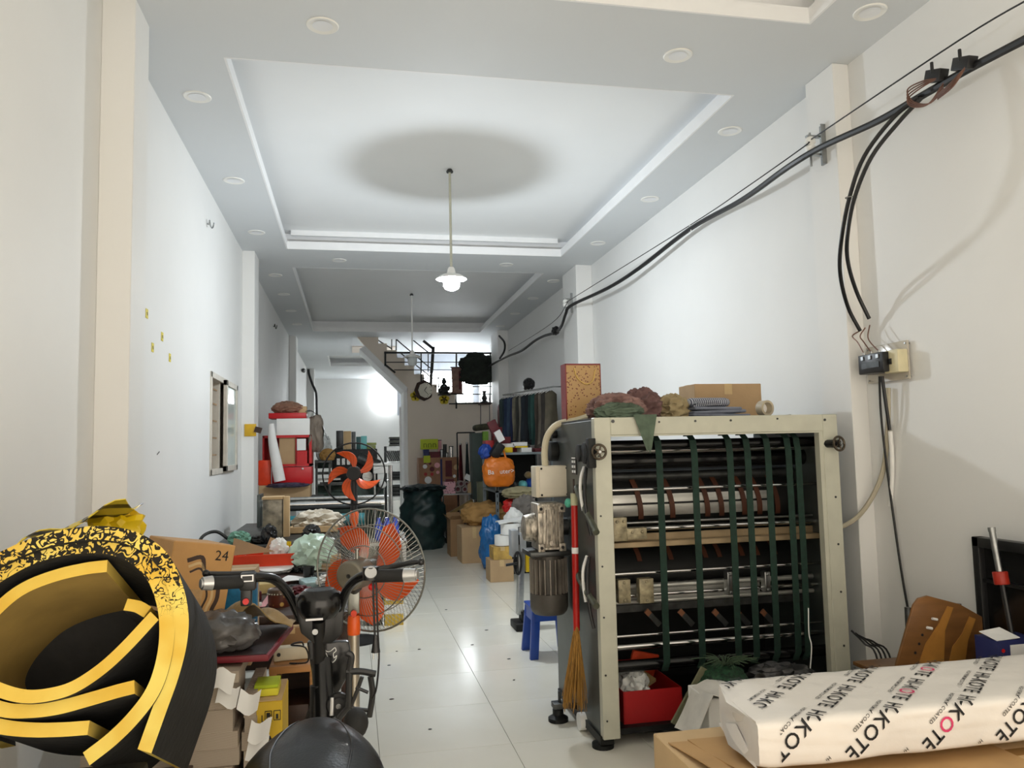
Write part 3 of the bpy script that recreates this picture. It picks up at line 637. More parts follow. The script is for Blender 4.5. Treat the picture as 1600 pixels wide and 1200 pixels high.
# frame, wheels, fork
q = MB(); q.tube([V(BX, 2.57, .78), V(BX, 2.52, .48), V(BX, 2.38, .34), V(BX, 2.1, .31), V(BX, 1.75, .34), V(BX, 1.5, .38)], .035, 12); q.build('frame', M_black, bike)
q = MB(); q.bb((BX-.11, 1.98, .34), (BX+.11, 2.44, .365)); q.build('foot_deck', M_rubber, bike, bevel=.008)
q = MB(); q.bb((BX-.09, 1.58, .36), (BX+.09, 1.92, .62)); q.build('battery_case', M_black, bike, bevel=.03, seg=3)
q = MB(); q.cyl((BX, 1.82, .55), (BX, 1.82, .76), .02, n=12); q.build('seat_post', M_chrome, bike)
for (y, r) in [(2.86, .205), (1.36, .205)]:
    q = MB(); q.tube([V(BX, y+r*.85*math.cos(t), r+r*.85*math.sin(t)) for t in [2*math.pi*i/36 for i in range(36)]], r*.15, 10, closed=True, smooth=False); wl = q.build('tyre', M_rubber, bike)
    q = MB(); q.tube([V(BX, y+r*.68*math.cos(t), r+r*.68*math.sin(t)) for t in [2*math.pi*i/36 for i in range(36)]], r*.05, 8, closed=True, smooth=False); q.cyl((BX-.05, y, r), (BX+.05, y, r), .05, n=18)
    for k in range(5): t = 2*math.pi*k/5; q.cyl((BX, y, r), (BX, y+r*.68*math.cos(t), r+r*.68*math.sin(t)), .012, n=8)
    q.build('rim', M_sil, wl)
for s in (-1, 1):
    q = MB(); q.tube([V(BX+s*.02, 2.60, .72), V(BX+s*.065, 2.68, .55), V(BX+s*.065, 2.86, .205)], .014, 10); q.build('fork_leg', M_black, bike)
    q = MB(); q.tube([V(BX+s*.05, 1.75, .34), V(BX+s*.07, 1.36, .205)], .014, 10); q.build('swing_arm', M_black, bike)
N = 20; arc = [V(BX-.05, 2.86+.235*math.cos(t), .205+.235*math.sin(t)) for t in [math.radians(20+150*i/N) for i in range(N+1)]]
q = MB(); q.strip(arc, .004, (.10, 0, 0)); q.mi = [0]*len(q.mi); q.build('mudguard', M_blackg, bike)
# seat
sc = PY(489, 1185, 1.86); q = MB(); vs = []; nu, nv = 40, 24
def seatpt(u, v):
    t = 2*math.pi*u; ph = math.pi*v
    y = math.sin(ph)*math.sin(t); x = math.sin(ph)*math.cos(t); z = -math.cos(ph)
    w = .155-.062*max(0, y)**1.3-.02*max(0, -y)
    return V(sc.x+x*w, 1.80+.30*y, .785+z*(.085 if z > 0 else .04)+.02*y+(.012*abs(x)**1.5 if z > 0 else 0))
vs = [seatpt(i/nu, j/nv) for j in range(nv+1) for i in range(nu)]
q.add(vs, [(j*nu+i, j*nu+(i+1) % nu, (j+1)*nu+(i+1) % nu, (j+1)*nu+i) for j in range(nv) for i in range(nu)])
seat = q.build('seat', M_leather, bike, ang=80)
for s in (-1, 1):
    q = MB(); pts = [seatpt((.25+s*(.09+.05*abs(k-.5)))%1, .62+.0*k) for k in (0, .25, .5, .75, 1)]
    pts = []
    for k in range(9):
        y = -.75+1.5*k/8; w = .155-.062*max(0, y)**1.3-.02*max(0, -y); x = .55*s*math.sqrt(max(0, 1-y*y)); zz = math.sqrt(max(0, 1-y*y-x*x))
        pts.append(V(sc.x+x*w, 1.80+.30*y, .785+zz*.085+.02*y+.012*abs(x)**1.5+.0005))
    q.tube(pts, .0022, 6); q.build('seam', M_black, seat)
# charging cable hung over the handlebar
q = MB(); q.tube([PY(584, 897, 2.47)+V(0, 0, .022), PY(583, 915, 2.43), PY(584, 950, 2.43), PY(586, 1000, 2.43)], .0033, 6); a_ = thing('power_cable', 'thin black cable with two-pin plug hung over the handlebar grip', 'cable', PY(586, 1020, 2.43))
q.tube([PY(584, 897, 2.47)+V(.004, 0, .022), PY(588, 920, 2.43), PY(590, 980, 2.43), PY(592, 1030, 2.43), PY(588, 1075, 2.43), PY(581, 1094, 2.44)], .003, 6); q.build('cord', M_cable, a_)
p = PY(587, 1003, 2.43); q = MB(); q.cyl(p+V(0, 0, .02), p+V(0, 0, -.03), .006, .014, n=12); q.build('plug', M_black, a_)
for s in (-1, 1): q = MB(); q.cyl(p+V(s*.007, 0, -.03), p+V(s*.007, 0, -.05), .0022, n=8); q.build('pin', M_chrome, a_)
# ------------------------------------------------------------------ pedestal fans
M_wire = mat('guard_wire', rgb(150, 152, 146), .35, .8, var=.1)
M_blade = mat('fan_blade_orange', rgb(232, 92, 34), .4, var=.05)
def fan(c, R, ax, nwires, wire_m, nblades, a0, t, rear=True, bw=1, swp=.35, rings=True, hub_m=M_dsteel, rot=0, ring_r=.004, wr=.0013, motor=True):
    ax = Vector(ax).normalized(); e1 = ax.cross(V(0, 0, 1)).normalized(); e2 = e1.cross(ax); c = Vector(c)
    P3 = lambda x, y, z: c+e1*x+e2*y+ax*z
    ring = lambda r, z: [P3(r*math.cos(k), r*math.sin(k), z) for k in [2*math.pi*i/48 for i in range(48)]]
    q = MB()
    q.tube(ring(R, 0), ring_r, 8, closed=True, smooth=False)
    for sgn in ((-1, 1) if rear else (1,)):
        dep = .26*R
        for (f, zf) in (((.72, .62), (.42, .9)) if rings else ()): q.tube(ring(R*f, sgn*dep*zf), ring_r*.55, 6, closed=True, smooth=False)
        for k in range(nwires):
            b = 2*math.pi*k/nwires; q.tube([P3(R*f*math.cos(b+.25*(1-f)*sgn), R*f*math.sin(b+.25*(1-f)*sgn), sgn*dep*(1-f**2.2)**.8) for f in (.2, .42, .62, .8, .93, 1)], wr, 4, smooth=False)
        q.lathe([(0, 0), (R*.2, 0), (R*.2, .004), (0, .004)], P3(0, 0, sgn*dep), 24, M=Matrix((e1, e2, ax)).transposed(), cap=False)
    q.build('guard', wire_m, t)
    q = MB(); q.cyl(c-ax*.03, c+ax*.03, R*.17, n=24); q.build('hub', hub_m, t, bevel=.005)
    for k in range(nblades):
        b = a0+2*math.pi*k/nblades
        def fn(u, v):
            r = R*(.14+.74*u); sw = (.12+.38*math.sin(math.pi*min(1, u*.9+.12))**.8)
            ang = b+(v-.5)*2*sw*bw*(1 if u < .8 else 1-.9*((u-.8)/.2)**2)+swp*u*u
            return P3(r*math.cos(ang), r*math.sin(ang), (v-.5)*.16*R*(1.1-.3*u))
        q = MB(); q.sheet(fn, 10, 6, .003); q.build('blade', M_blade, t, ang=60)
    return P3, e1, e2, ax
fc = PY(578, 890, 3.5); fx = PY(553, 1000, 3.5).x
t = thing('pedestal_fan', 'large pedestal fan with silver wire guard and orange blades seen from behind', 'fan', (fx, 3.47, 0))
ax = V(.5, .866, 0).normalized()
fan(fc, .262, ax, 84, M_wire, 5, math.radians(112), t, ring_r=.0045)
mc_ = fc-ax*.11
q = MB(); q.cyl(mc_-ax*.07, mc_+ax*.05, .062, n=32); mo = q.build('motor_housing', mat('motor_taupe', rgb(128, 124, 112), .45, .4, var=.1), t, bevel=.012, seg=3)
q = MB(); q.cyl(mc_-ax*.07, mc_-ax*.073, .009, n=12); q.build('screw', M_dsteel, mo)
q = MB(); q.cyl(mc_+V(0, 0, .055), mc_+V(0, 0, .10), .008, n=10); q.cyl(mc_+V(0, 0, .098), mc_+V(0, 0, .105), .014, n=12); q.build('oscillation_knob', M_wire, mo)
pt = PY(553, 985, 3.5)
q = MB(); q.tube([mc_+V(0, 0, -.05), V(fx, 3.47, pt.z+.17), V(fx, 3.47, pt.z+.10)], .024, 12); q.build('neck', M_dsteel, t)
q = MB(); q.box((fx, 3.47, pt.z+.13), (.05, .05, .10)); q.build('neck_bracket', M_wire, t, bevel=.006)
q = MB(); q.cyl((fx, 3.44, pt.z+.085), (fx, 3.425, pt.z+.085), .013, n=12); q.build('clamp_knob', M_ored, t)
q = MB(); q.lathe([(.026, 0), (.028, .02), (.026, .07), (.022, .08)], (fx, 3.47, pt.z-.01), 20); q.build('collar', M_orange, t)
q = MB(); q.cyl((fx, 3.47, .04), (fx, 3.47, pt.z), .0235, n=20); q.build('pole', mat('pole_silver', rgb(190, 182, 168), .3, .7), t)
q = MB(); q.lathe([(.145, 0), (.145, .012), (.12, .03), (.05, .045), (.03, .07)], (fx, 3.47, 0), 36); q.build('base', M_dsteel, t)
q = MB(); q.tube([PY(519, 950, 3.46), PY(520, 975, 3.45), PY(514, 1000, 3.46), PY(518, 1040, 3.46)], .004, 6); q.build('cord', M_cable, t)
f2 = PY(553, 740, 6.4)
t = thing('pedestal_fan', 'black pedestal fan with five bright orange blades standing behind the desk', 'fan', (f2.x, 6.45, 0))
fan(f2, .245, (-.1, -1, .05), 30, M_iron, 5, math.radians(94), t, rear=False, bw=.6, swp=-.75, rings=False, hub_m=M_black, ring_r=.006, wr=.0008)
q = MB(); q.cyl(f2+V(0, .0, 0), f2+V(0, -.05, 0), .055, n=24); q.cyl(f2+V(0, .03, 0), f2+V(0, .16, 0), .06, n=24); q.build('motor_housing', M_black, t, bevel=.008)
q = MB(); q.cyl((f2.x, 6.48, f2.z-.02), (f2.x, 6.48, f2.z-.30), .028, n=14); q.build('neck', M_black, t)
q = MB(); q.lathe([(.02, -.12), (.036, -.08), (.036, -.02), (.022, .02)], (f2.x, 6.48, f2.z-.30), 18); q.build('collar', M_orange, t)
q = MB(); q.cyl((f2.x, 6.48, .03), (f2.x, 6.48, f2.z-.40), .018, n=14); q.build('pole', M_steel, t)
q = MB(); q.lathe([(.19, 0), (.19, .015), (.04, .04)], (f2.x, 6.48, 0), 32); q.build('base', M_black, t)
# ------------------------------------------------------------------ rolled foam mats
def foam_edge():
    m = bpy.data.materials.new('foam_edge'); m.use_nodes = True; nt = m.node_tree; b = nt.nodes['Principled BSDF']; L = nt.links.new
    tc = nt.nodes.new('ShaderNodeTexCoord'); nz = nt.nodes.new('ShaderNodeTexNoise'); nz.inputs['Scale'].default_value = 44; nz.inputs['Detail'].default_value = 1.5; nz.inputs['Distortion'].default_value = 1.2
    L(tc.outputs['Object'], nz.inputs['Vector'])
    a = nt.nodes.new('ShaderNodeMath'); a.operation = 'SUBTRACT'; a.inputs[1].default_value = .5; L(nz.outputs[0], a.inputs[0])
    a2 = nt.nodes.new('ShaderNodeMath'); a2.operation = 'ABSOLUTE'; L(a.outputs[0], a2.inputs[0])
    sx = nt.nodes.new('ShaderNodeSeparateXYZ'); L(tc.outputs['Object'], sx.inputs[0])
    mr = nt.nodes.new('ShaderNodeMapRange'); mr.inputs[1].default_value = .39; mr.inputs[2].default_value = .60; mr.inputs[3].default_value = -.02; mr.inputs[4].default_value = .075; L(sx.outputs[2], mr.inputs[0])
    lt = nt.nodes.new('ShaderNodeMath'); lt.operation = 'LESS_THAN'; L(a2.outputs[0], lt.inputs[0]); L(mr.outputs[0], lt.inputs[1])
    n3 = nt.nodes.new('ShaderNodeTexNoise'); n3.inputs['Scale'].default_value = 7; L(tc.outputs['Object'], n3.inputs['Vector'])
    cr = nt.nodes.new('ShaderNodeValToRGB'); L(n3.outputs[0], cr.inputs[0]); cr.color_ramp.elements[0].color = (*rgb(222, 178, 62), 1); cr.color_ramp.elements[1].color = (*rgb(240, 216, 110), 1); cr.color_ramp.elements[0].position = .35; cr.color_ramp.elements[1].position = .65
    mx = nt.nodes.new('ShaderNodeMix'); mx.data_type = 'RGBA'; L(lt.outputs[0], mx.inputs[0]); L(cr.outputs[0], mx.inputs[6]); mx.inputs[7].default_value = (*rgb(30, 26, 18), 1)
    L(mx.outputs[2], b.inputs['Base Color']); b.inputs['Roughness'].default_value = .9; return m
M_fedge = foam_edge(); M_fplain = mat('foam_edge_plain', rgb(238, 208, 100), .9, var=.06, scale=6, col2=rgb(222, 178, 62))
M_fblack = mat('foam_black', rgb(30, 30, 29), .8, var=.25, scale=10, bump=.15, bscale=40)
M_fshade = mat('foam_shaded', rgb(150, 124, 62), .9, var=.12, scale=6)  # yellow foam coloured darker to stand for the shade inside the roll
FY = 2.15
cv = lambda pts: catmull([PY(x/2.857, 780+y/2.857, FY) for x, y in pts], 6)
roll = thing('foam_mat_roll', 'rolled yellow foam mats with black backing and scribbled dark top edge', 'foam mat', PY(120, 1200, FY+.25))
for nm, pts, th, ms, dep, y0 in [
    ('inner_sheet', [(478, 298), (380, 310), (250, 340), (120, 390), (20, 460), (-90, 580), (-140, 700), (-100, 800), (0, 852), (110, 880), (220, 872), (330, 838), (450, 760), (560, 660), (690, 520)], .031, 'A', .62, 0),
    ('inner_sheet', [(545, 480), (600, 490), (645, 515)], .03, 'B', .5, .03),
    ('folded_sheet', [(-180, 820), (-80, 900), (20, 940), (130, 945), (260, 930), (400, 893), (520, 858), (600, 838)], .033, 'B', .6, 0),
    ('folded_sheet', [(-190, 900), (-90, 985), (20, 1018), (150, 1030), (280, 1028), (395, 1020)], .033, 'B', .6, 0),
    ('middle_sheet', [(-250, 800), (-235, 600), (-160, 470), (-60, 380), (20, 325), (140, 262), (280, 222), (440, 210), (580, 243), (680, 330), (733, 460), (745, 600), (725, 740), (680, 860), (600, 970), (500, 1070), (385, 1160)], .036, 'B', .68, 0),
    ('outer_sheet', [(-300, 1000), (-310, 800), (-280, 560), (-180, 390), (-60, 295), (20, 258), (140, 205), (280, 166), (450, 150), (600, 178), (715, 258), (778, 380), (808, 520), (800, 650), (765, 790), (715, 930), (645, 1125)], .036, 'B', .70, 0)]:
    P = [p+V(0, y0, 0) for p in cv(pts)]
    q = MB(); q.strip(P, th, (0, dep*.62, -dep*.30)); q.build(nm, [M_fedge if nm in ('middle_sheet', 'outer_sheet') else M_fplain, M_fshade if ms == 'A' else M_fblack, M_fblack], roll)
P = [p+V(0, .30, -.155) for p in cv([(478, 298), (250, 340), (20, 460), (-140, 700), (0, 852), (220, 872), (450, 760), (690, 520), (700, 420), (600, 330)])]
q = MB(); q.prism(P, (0, .05, -.02)); q.build('dark_backing', M_fblack, roll)  # black disc added behind the sheets to keep the hollow dark
zb = min(PY(x/2.857, 780+y/2.857, FY).z for x, y in [(645, 1130), (385, 1165), (395, 1040)])-.015
# bench carrying the roll
bn = thing('low_bench', 'low dark bench carrying the rolled foam mats', 'bench', (-.8, 2.4, 0))
zb -= .22
q = MB(); q.bb((-1.12, 2.12, zb-.05), (-.50, 2.72, zb-.004)); q.build('bench_top', M_dwood, bn, bevel=.004)
for x in (-1.08, -.55):
    for y in (2.18, 2.66): q = MB(); q.bb((x-.03, y-.03, 0), (x+.03, y+.03, zb-.05)); q.build('leg', M_dwood, bn, bevel=.003)
q = MB(); q.bb((-1.10, 2.13, zb-.003), (-.52, 2.24, zb+.19)); tag(q.build('grey_crate', mat('crate_grey', rgb(58, 58, 56), .7, var=.2), bevel=.01), 'dark grey crate propping up the foam roll on the bench', 'crate')
# crumpled yellow wrapper on the roll
pw = PY(165, 815, 2.55)
q = MB(); q.sheet(lambda u, v: V(pw.x-.20+.28*u, 2.45+.2*v, pw.z-.045+.11*u*(1-.3*v)+.015*math.sin(9*u+5*v)), 10, 6, .003)
t = thing('yellow_wrapper', 'crumpled yellow and black wrapper lying on top of the foam roll', 'wrapper', (pw.x, 2.55, pw.z-.04))
q.build('striped_film', stripes('yb_stripes', rgb(232, 205, 60), rgb(60, 50, 20), 9, 2, .4, .7), t)
q = MB(); q.blob(PY(183, 822, 2.62), (.07, .05, .05), 3, .35, 3, -.9, 3, ridge=True); q.build('film_bunch', M_yellow, t)
q = MB(); q.blob(PY(192, 812, 2.66), (.03, .03, .03), 5, .3, 3, -.9, 3); q.build('label_scrap', M_paper, t)
# ------------------------------------------------------------------ desk on the left and what lies on it
DZ = .75
desk = thing('work_desk', 'dark wooden work desk buried under clutter along the left wall', 'desk', (-.56, 4.7, 0))
q = MB(); q.bb((-1.0, 3.84, DZ-.035), (.03, 5.75, DZ)); q.build('desk_top', M_dwood, desk, bevel=.004)
q = MB(); q.bb((-.98, 3.9, DZ-.16), (-.02, 3.925, DZ-.035)); q.build('apron', M_dwood, desk, smooth=False)
q = MB(); q.bb((-.98, 5.64, .05), (-.02, 5.66, DZ-.035)); q.build('back_board', M_dwood, desk, smooth=False)
for x in (-.95, -.03):
    for y in (3.92, 5.68): q = MB(); q.bb((x-.03, y-.03, 0), (x+.03, y+.03, DZ-.035)); q.build('leg', M_dwood, desk, bevel=.003)
def D(x, y, z=DZ): return PZ(x, y, z)
def carton(name, label, lo, hi, mt, flaps=False, rot=0, cat='box', tape=None, group=None):
    """cardboard box with recessed lid seam (and flaps if open)"""
    lo, hi = Vector(lo), Vector(hi); c = (lo+hi)/2; sz = hi-lo; R = Matrix.Rotation(rot, 3, 'Z')
    t = thing(name, label, cat, (c.x, c.y, lo.z), group)
    W = lambda x, y, z: V(c.x, c.y, 0)+R @ V(x*sz.x/2, y*sz.y/2, 0)+V(0, 0, lo.z+z*sz.z)
    q = MB()
    if flaps:
        th = .004
        for (a, b, s2) in (((0, -1), (sz.x, th), 0), ((0, 1), (sz.x, th), 0), ((-1, 0), (th, sz.y), 0), ((1, 0), (th, sz.y), 0)):
            q.box(W(a*1, b*1, .5) if False else W(a[0]*(1-th/sz.x), a[1]*(1-th/sz.y), .5), (b[0], b[1], sz.z), R)
        q.box(W(0, 0, .01), (sz.x-.01, sz.y-.01, th), R); q.build('box_walls', mt, t)
        for k, (dx, dy) in enumerate(((0, -1), (0, 1), (-1, 0), (1, 0))):
            L = min(sz.y, sz.x)*.42; an = [.9, .7, .8, 1.0][k]
            q = MB(); out = R @ V(dx, dy, 0); al = R @ V(abs(dy), abs(dx), 0); w = sz.x if dy else sz.y; e = W(dx, dy, 1)
            d = (out*math.sin(an)+V(0, 0, math.cos(an)))*L; q.prism([e-al*w/2, e+al*w/2, e+al*w*.46+d, e-al*w*.46+d], -out*.004); q.build('flap', mt, t)
    else:
        q.box((c.x, c.y, c.z), sz, R); q.build('box_body', mt, t, bevel=.003, seg=1)
        tm = tape or mat('packing_tape', rgb(206, 178, 130), .3, var=.04)
        q = MB(); q.box(V(c.x, c.y, hi.z+.0006), (min(.05, sz.x*.3), sz.y+.002, .0012) if sz.y >= sz.x else (sz.x+.002, min(.05, sz.y*.3), .0012), R); q.box(W(0, -1.004, .85), (min(.05, sz.x*.25), .002, sz.z*.3), R); q.build('tape', tm, t)
    return t
def simple(name, label, cat, mb, mt, **k):
    gp = k.pop('group', None); return tag(mb.build(name, mt, **k), label, cat, gp)
# --- orange-red tray with contents
a = D(371, 883); b = D(464, 883); y0 = (a.y+b.y)/2; y0 = min(y0, 5.22); hz = .115; dep = .36
tr = thing('plastic_tray', 'orange-red plastic tray on the desk holding cups and cardboard', 'tray', ((a.x+b.x)/2, y0+dep/2, DZ))
x0, x1 = a.x, b.x; th = .006
q = MB(); q.bb((x0, y0, DZ), (x1, y0+dep, DZ+th)); q.bb((x0, y0, DZ), (x1, y0+th, DZ+hz)); q.bb((x0, y0+dep-th, DZ), (x1, y0+dep, DZ+hz)); q.bb((x0, y0, DZ), (x0+th, y0+dep, DZ+hz)); q.bb((x1-th, y0, DZ), (x1, y0+dep, DZ+hz))
q.build('tray_body', M_ored, tr); q = MB(); q.bb((x0-.006, y0-.006, DZ+hz-.012), (x1+.006, y0, DZ+hz)); q.bb((x1, y0-.006, DZ+hz-.012), (x1+.006, y0+dep, DZ+hz)); q.build('rim', M_ored, tr)
q = MB(); q.prism([V(x0+.02, y0+.02, DZ+hz), V(x0+.28, y0+.06, DZ+hz+.01), V(x0+.05, y0+.12, DZ+hz+.09), V(x0+.02, y0+.12, DZ+hz+.10)], (0, .004, .0)); simple('cardboard_sheet', 'brown cardboard flap leaning inside the orange-red tray', 'cardboard', q, M_card3)
for (px, py, r, h, m1, lb) in [(449, 838, .022, .16, M_yellow, 'yellow plastic cup standing in the orange-red tray'), (461, 842, .03, .14, M_red, 'red plastic cup with pale label in the orange-red tray')]:
    c = V(PY(px, py, y0+.18).x, y0+.18+(.04 if px < 455 else 0), DZ+th)
    t = thing('cup', lb, 'cup', c); q = MB(); q.lathe([(r*.8, 0), (r, h), (r*.9, h), (r*.72, .01)], c, 24, cap=False); q.lathe([(0, 0), (r*.8, .0)], c, 24, cap=False); q.build('cup_body', m1, t)
    q = MB(); q.lathe([(r*.86, h*.25), (r*.965, h*.72)], c, 24, cap=False); q.build('label_band', mat('label_blue', rgb(190, 196, 222), .5, var=.1, scale=30), t)
def crumple(nm, lb, cat, c, r, mt, seed, amp=.4, freq=2.2, sub=4, **k):
    q = MB(); q.blob(V(*c)+V(0, 0, r[2]*.85), r, seed, amp, freq, -.85, sub, ridge=True); return simple(nm, lb, cat, q, mt, ang=k.pop('ang', 40), **k)
crumple('crumpled_paper', 'crumpled white paper scrap in the orange-red tray', 'paper', (PY(436, 845, y0+.2).x, y0+.2, DZ+.05), (.05, .05, .07), M_paper, 4)
q = MB(); q.box((PY(423, 842, y0+.25).x, y0+.26, DZ+hz+.01), (.06, .012, .13), (0, .4, .3)); simple('card_scrap', 'small brown card scrap standing in the orange-red tray', 'cardboard', q, M_card)
M_film = mat('clear_film', rgb(205, 208, 206), .25, var=.15, scale=25, bump=.4, bscale=30)
M_mint = mat('mint_film', rgb(198, 224, 208), .3, var=.08, bump=.3, bscale=20)
c = D(496, 868); crumple('plastic_bag', 'crumpled mint white plastic bag at the back of the desk', 'bag', (c.x, 5.3, DZ), (.13, .12, .11), M_mint, 7, .3, 2)
c = D(386, 893); crumple('plastic_bag', 'clear plastic bag of small parts beside the white disc', 'bag', (c.x, c.y, DZ), (.055, .05, .05), mat('parts_bag', rgb(190, 186, 180), .4, var=.3, scale=60), 9, .3)
c = D(477, 878); q = MB(); q.box((c.x, c.y+.05, DZ+.08), (.055, .08, .16)); simple('carton_small', 'small dark brown box upright beside the mint plastic bag', 'box', q, M_dwood, bevel=.004)
# jar with pink bands, black cup
c = D(489, 888); t = thing('glass_jar', 'clear jar with metal lid wrapped in pink wire', 'jar', (c.x, c.y, DZ))
q = MB(); q.lathe([(.03, 0), (.034, .01), (.034, .08), (.026, .095), (.026, .105)], (c.x, c.y, DZ), 20); q.build('glass', M_film, t)
q = MB(); q.lathe([(.028, .105), (.028, .122), (.01, .126)], (c.x, c.y, DZ), 20); q.build('lid', M_steel, t)
q = MB(); random.seed(3)
for k in range(5): q.tube([V(c.x-.07+.04*random.random()+.03*math.cos(t_), c.y-.05+.03*math.sin(t_), DZ+.01+.01*k+.006*math.sin(3*t_)) for t_ in [j*.9 for j in range(8)]], .002, 5, k=3)
q.build('wire_bands', mat('hot_pink', rgb(214, 40, 110), .5), t)
c = D(482, 905); t = thing('black_cup', 'black cup standing in front of the clear jar', 'cup', (c.x, c.y, DZ)); q = MB(); q.lathe([(.028, 0), (.036, .07), (.033, .07), (.024, .006)], (c.x, c.y, DZ), 20, cap=False); q.lathe([(0, .004), (.028, 0)], (c.x, c.y, DZ), 20, cap=False); q.build('cup_body', M_black, t)
q = MB(); q.lathe([(.037, .069), (.038, .074), (.033, .074)], (c.x, c.y, DZ), 20, cap=False); q.build('rim', M_black, t)
c = D(520, 890); carton('printed_box', 'small brown box with faint round print behind the fan', (c.x-.07, c.y, DZ), (c.x+.05, c.y+.1, DZ+.09), M_card)
q = MB(); c = D(431, 896); q.lathe([(0, 0), (.104, 0), (.108, .002), (.104, .004), (0, .004)], (c.x, c.y+.02, DZ+.035), 48, M=Euler((.12, 0, 0)).to_matrix(), cap=False); simple('white_disc', 'white round disc lying on the desk in front of the orange-red tray', 'disc', q, M_white)
crumple('paper_bundle', 'crumpled paper bundle under the white round disc', 'paper', (c.x, c.y+.02, DZ), (.09, .07, .018), M_paper, 12, .2)
c = D(462, 910); q = MB(); q.sheet(lambda u, v: V(c.x-.10+.22*u+.05*v, c.y-.08+.2*v-.02*u, DZ+.012+.015*math.sin(3*u+2*v)), 8, 8, .0015); simple('paper_sheet', 'large white paper sheet beside the white round disc', 'paper', q, M_paper)
c = D(406, 928); q = MB(); q.box((c.x, c.y+.06, DZ+.025), (.15, .12, .05), (0, 0, .1)); simple('note_pad', 'beige pad block lying near the desk front edge', 'pad', q, mat('pad_beige', rgb(206, 184, 126), .8), bevel=.003)
c = D(436, 950); t = thing('round_tin', 'round brown tin with floral print on the desk front edge', 'tin', (c.x, c.y+.06, DZ)); r = .058
cc = V(c.x, c.y+.06, DZ); q = MB(); q.lathe([(r*.96, 0), (r, .008), (r, .058), (r*.97, .06)], cc, 32); q.build('tin_body', spots('tin_print', rgb(88, 40, 26), rgb(206, 168, 90), 26, .28, .4), t)
q = MB(); q.lathe([(r*1.04, .06), (r*1.04, .078), (r*.98, .084), (r*.9, .08), (0, .08)], cc, 32, cap=False); ld = q.build('lid', mat('tin_lid', rgb(96, 78, 66), .35, .5, var=.1), t)
q = MB()
for k in range(26): q.sphere(cc+V(r*1.05*math.cos(k*.2417), r*1.05*math.sin(k*.2417), .064), .004, 6, 4)
q.build('lid_beading', M_cream, ld)
c = D(409, 948); q = MB(); q.sheet(lambda u, v: V(c.x-.01+.03*u-.0*v+.05*v*v, c.y-.02+.16*v, DZ+.004+.06*v*v), 3, 10, .0015); simple('pink_ribbon', 'pale pink paper ribbon curling over the desk edge', 'ribbon', q, M_pink)
c = D(392, 949); q = MB(); q.cyl((c.x-.045, c.y, DZ+.012), (c.x+.05, c.y-.005, DZ+.012), .0115, n=18); q.cyl((c.x-.047, c.y, DZ+.012), (c.x+.052, c.y-.005, DZ+.012), .006, n=12); simple('paper_roll', 'small white paper roll lying on the desk front edge', 'roll', q, M_paper)
c = D(395, 938); q = MB(); q.box((c.x, c.y+.0, DZ+.022), (.085, .04, .044), (0, 0, .2)); simple('tape_dispenser', 'small dark red block behind the white paper roll', 'block', q, M_maroon, bevel=.006)
c = D(374, 950); q = MB(); q.cyl((c.x-.01, c.y+.05, DZ), (c.x-.01, c.y+.05, DZ+.07), .06, n=28); q.cyl((c.x-.01, c.y+.05, DZ+.07), (c.x-.01, c.y+.05, DZ+.072), .03, n=20); simple('tape_roll', 'thick black tape roll at the desk corner', 'tape', q, M_black, bevel=.004)
c = D(485, 918); q = MB(); q.box((c.x, c.y+.05, DZ+.02), (.10, .12, .03), (.1, 0, .4)); simple('plastic_case', 'pale blue clear case among the papers on the desk', 'case', q, mat('clear_case', rgb(180, 210, 215), .2, var=.15, scale=30), bevel=.004)
random.seed(11)
for k, (x, y, m1, lb) in enumerate([(455, 925, M_black, 'loose black off-cut beside the round tin'), (470, 930, M_maroon, 'brown leather off-cut between tin and display pod'), (510, 915, M_paper, 'crumpled white receipt behind the bicycle display'), (500, 905, M_dsteel, 'grey tool part beside the black cup'), (528, 912, M_paper, 'torn white paper behind the fan neck'), (535, 925, M_film, 'torn clear film behind the fan neck'), (470, 893, M_black, 'flat black rag right of the white round disc'), (515, 925, M_dsteel, 'twisted black wire offcuts behind the bicycle display')]):
    c = D(x, y); crumple('offcut', lb, 'scrap', (min(c.x, -.03), max(3.9, c.y), DZ), (.05, .06, .018+.006*(k % 3)), m1, 20+k, .45, 3)
# --- cartons in front of the desk (near the wall)
cb_ = PY(300, 975, 3.3); M_cart = mat('carton_orange', rgb(200, 152, 92), .6, var=.05)
R = Euler((0, math.radians(10), math.radians(30))).to_matrix(); cz = PY(288, 912, 3.36)
t = thing('milk_carton_box', 'tilted orange-brown drinks carton with dark wavy print and number 24', 'box', (cz.x, 3.3, cz.z-.18))
q = MB(); q.box(cz, (.24, .30, .34), R); q.build('box_body', M_cart, t, bevel=.004, seg=1)
W = lambda x, z: cz+R @ V(x+.035, -.1515, z)
for off, mt_, rr in ((0, M_dwood, .008), (.022, mat('carton_cream', rgb(220, 190, 140), .6), .005), (.042, M_dwood, .004)):
    pts = [W(-.095+off*.4, .10-off), W(-.04, .115-off), W(-.02+off*.2, .06-off*.6), W(.03-off, .04-off*.5), W(.045-off, -.03), W(.03-off, -.09), W(.05-off, -.155)]
    q = MB(); P = catmull(pts, 5); n_ = R @ V(0, -1, 0); vs = []
    for i, p in enumerate(P):
        d = (P[min(i+1, len(P)-1)]-P[max(i-1, 0)]).normalized().cross(n_); vs += [p+d*rr, p-d*rr]
    q.add(vs, [(2*i, 2*i+1, 2*i+3, 2*i+2) for i in range(len(P)-1)]); q.build('wave_print', mt_, t)
q = MB(); q.box(cz+R @ V(-.02, -.151, -.08), (.08, .0012, .15), R); q.build('pale_print', mat('carton_tan', rgb(196, 158, 108), .6, var=.15, scale=20), t)
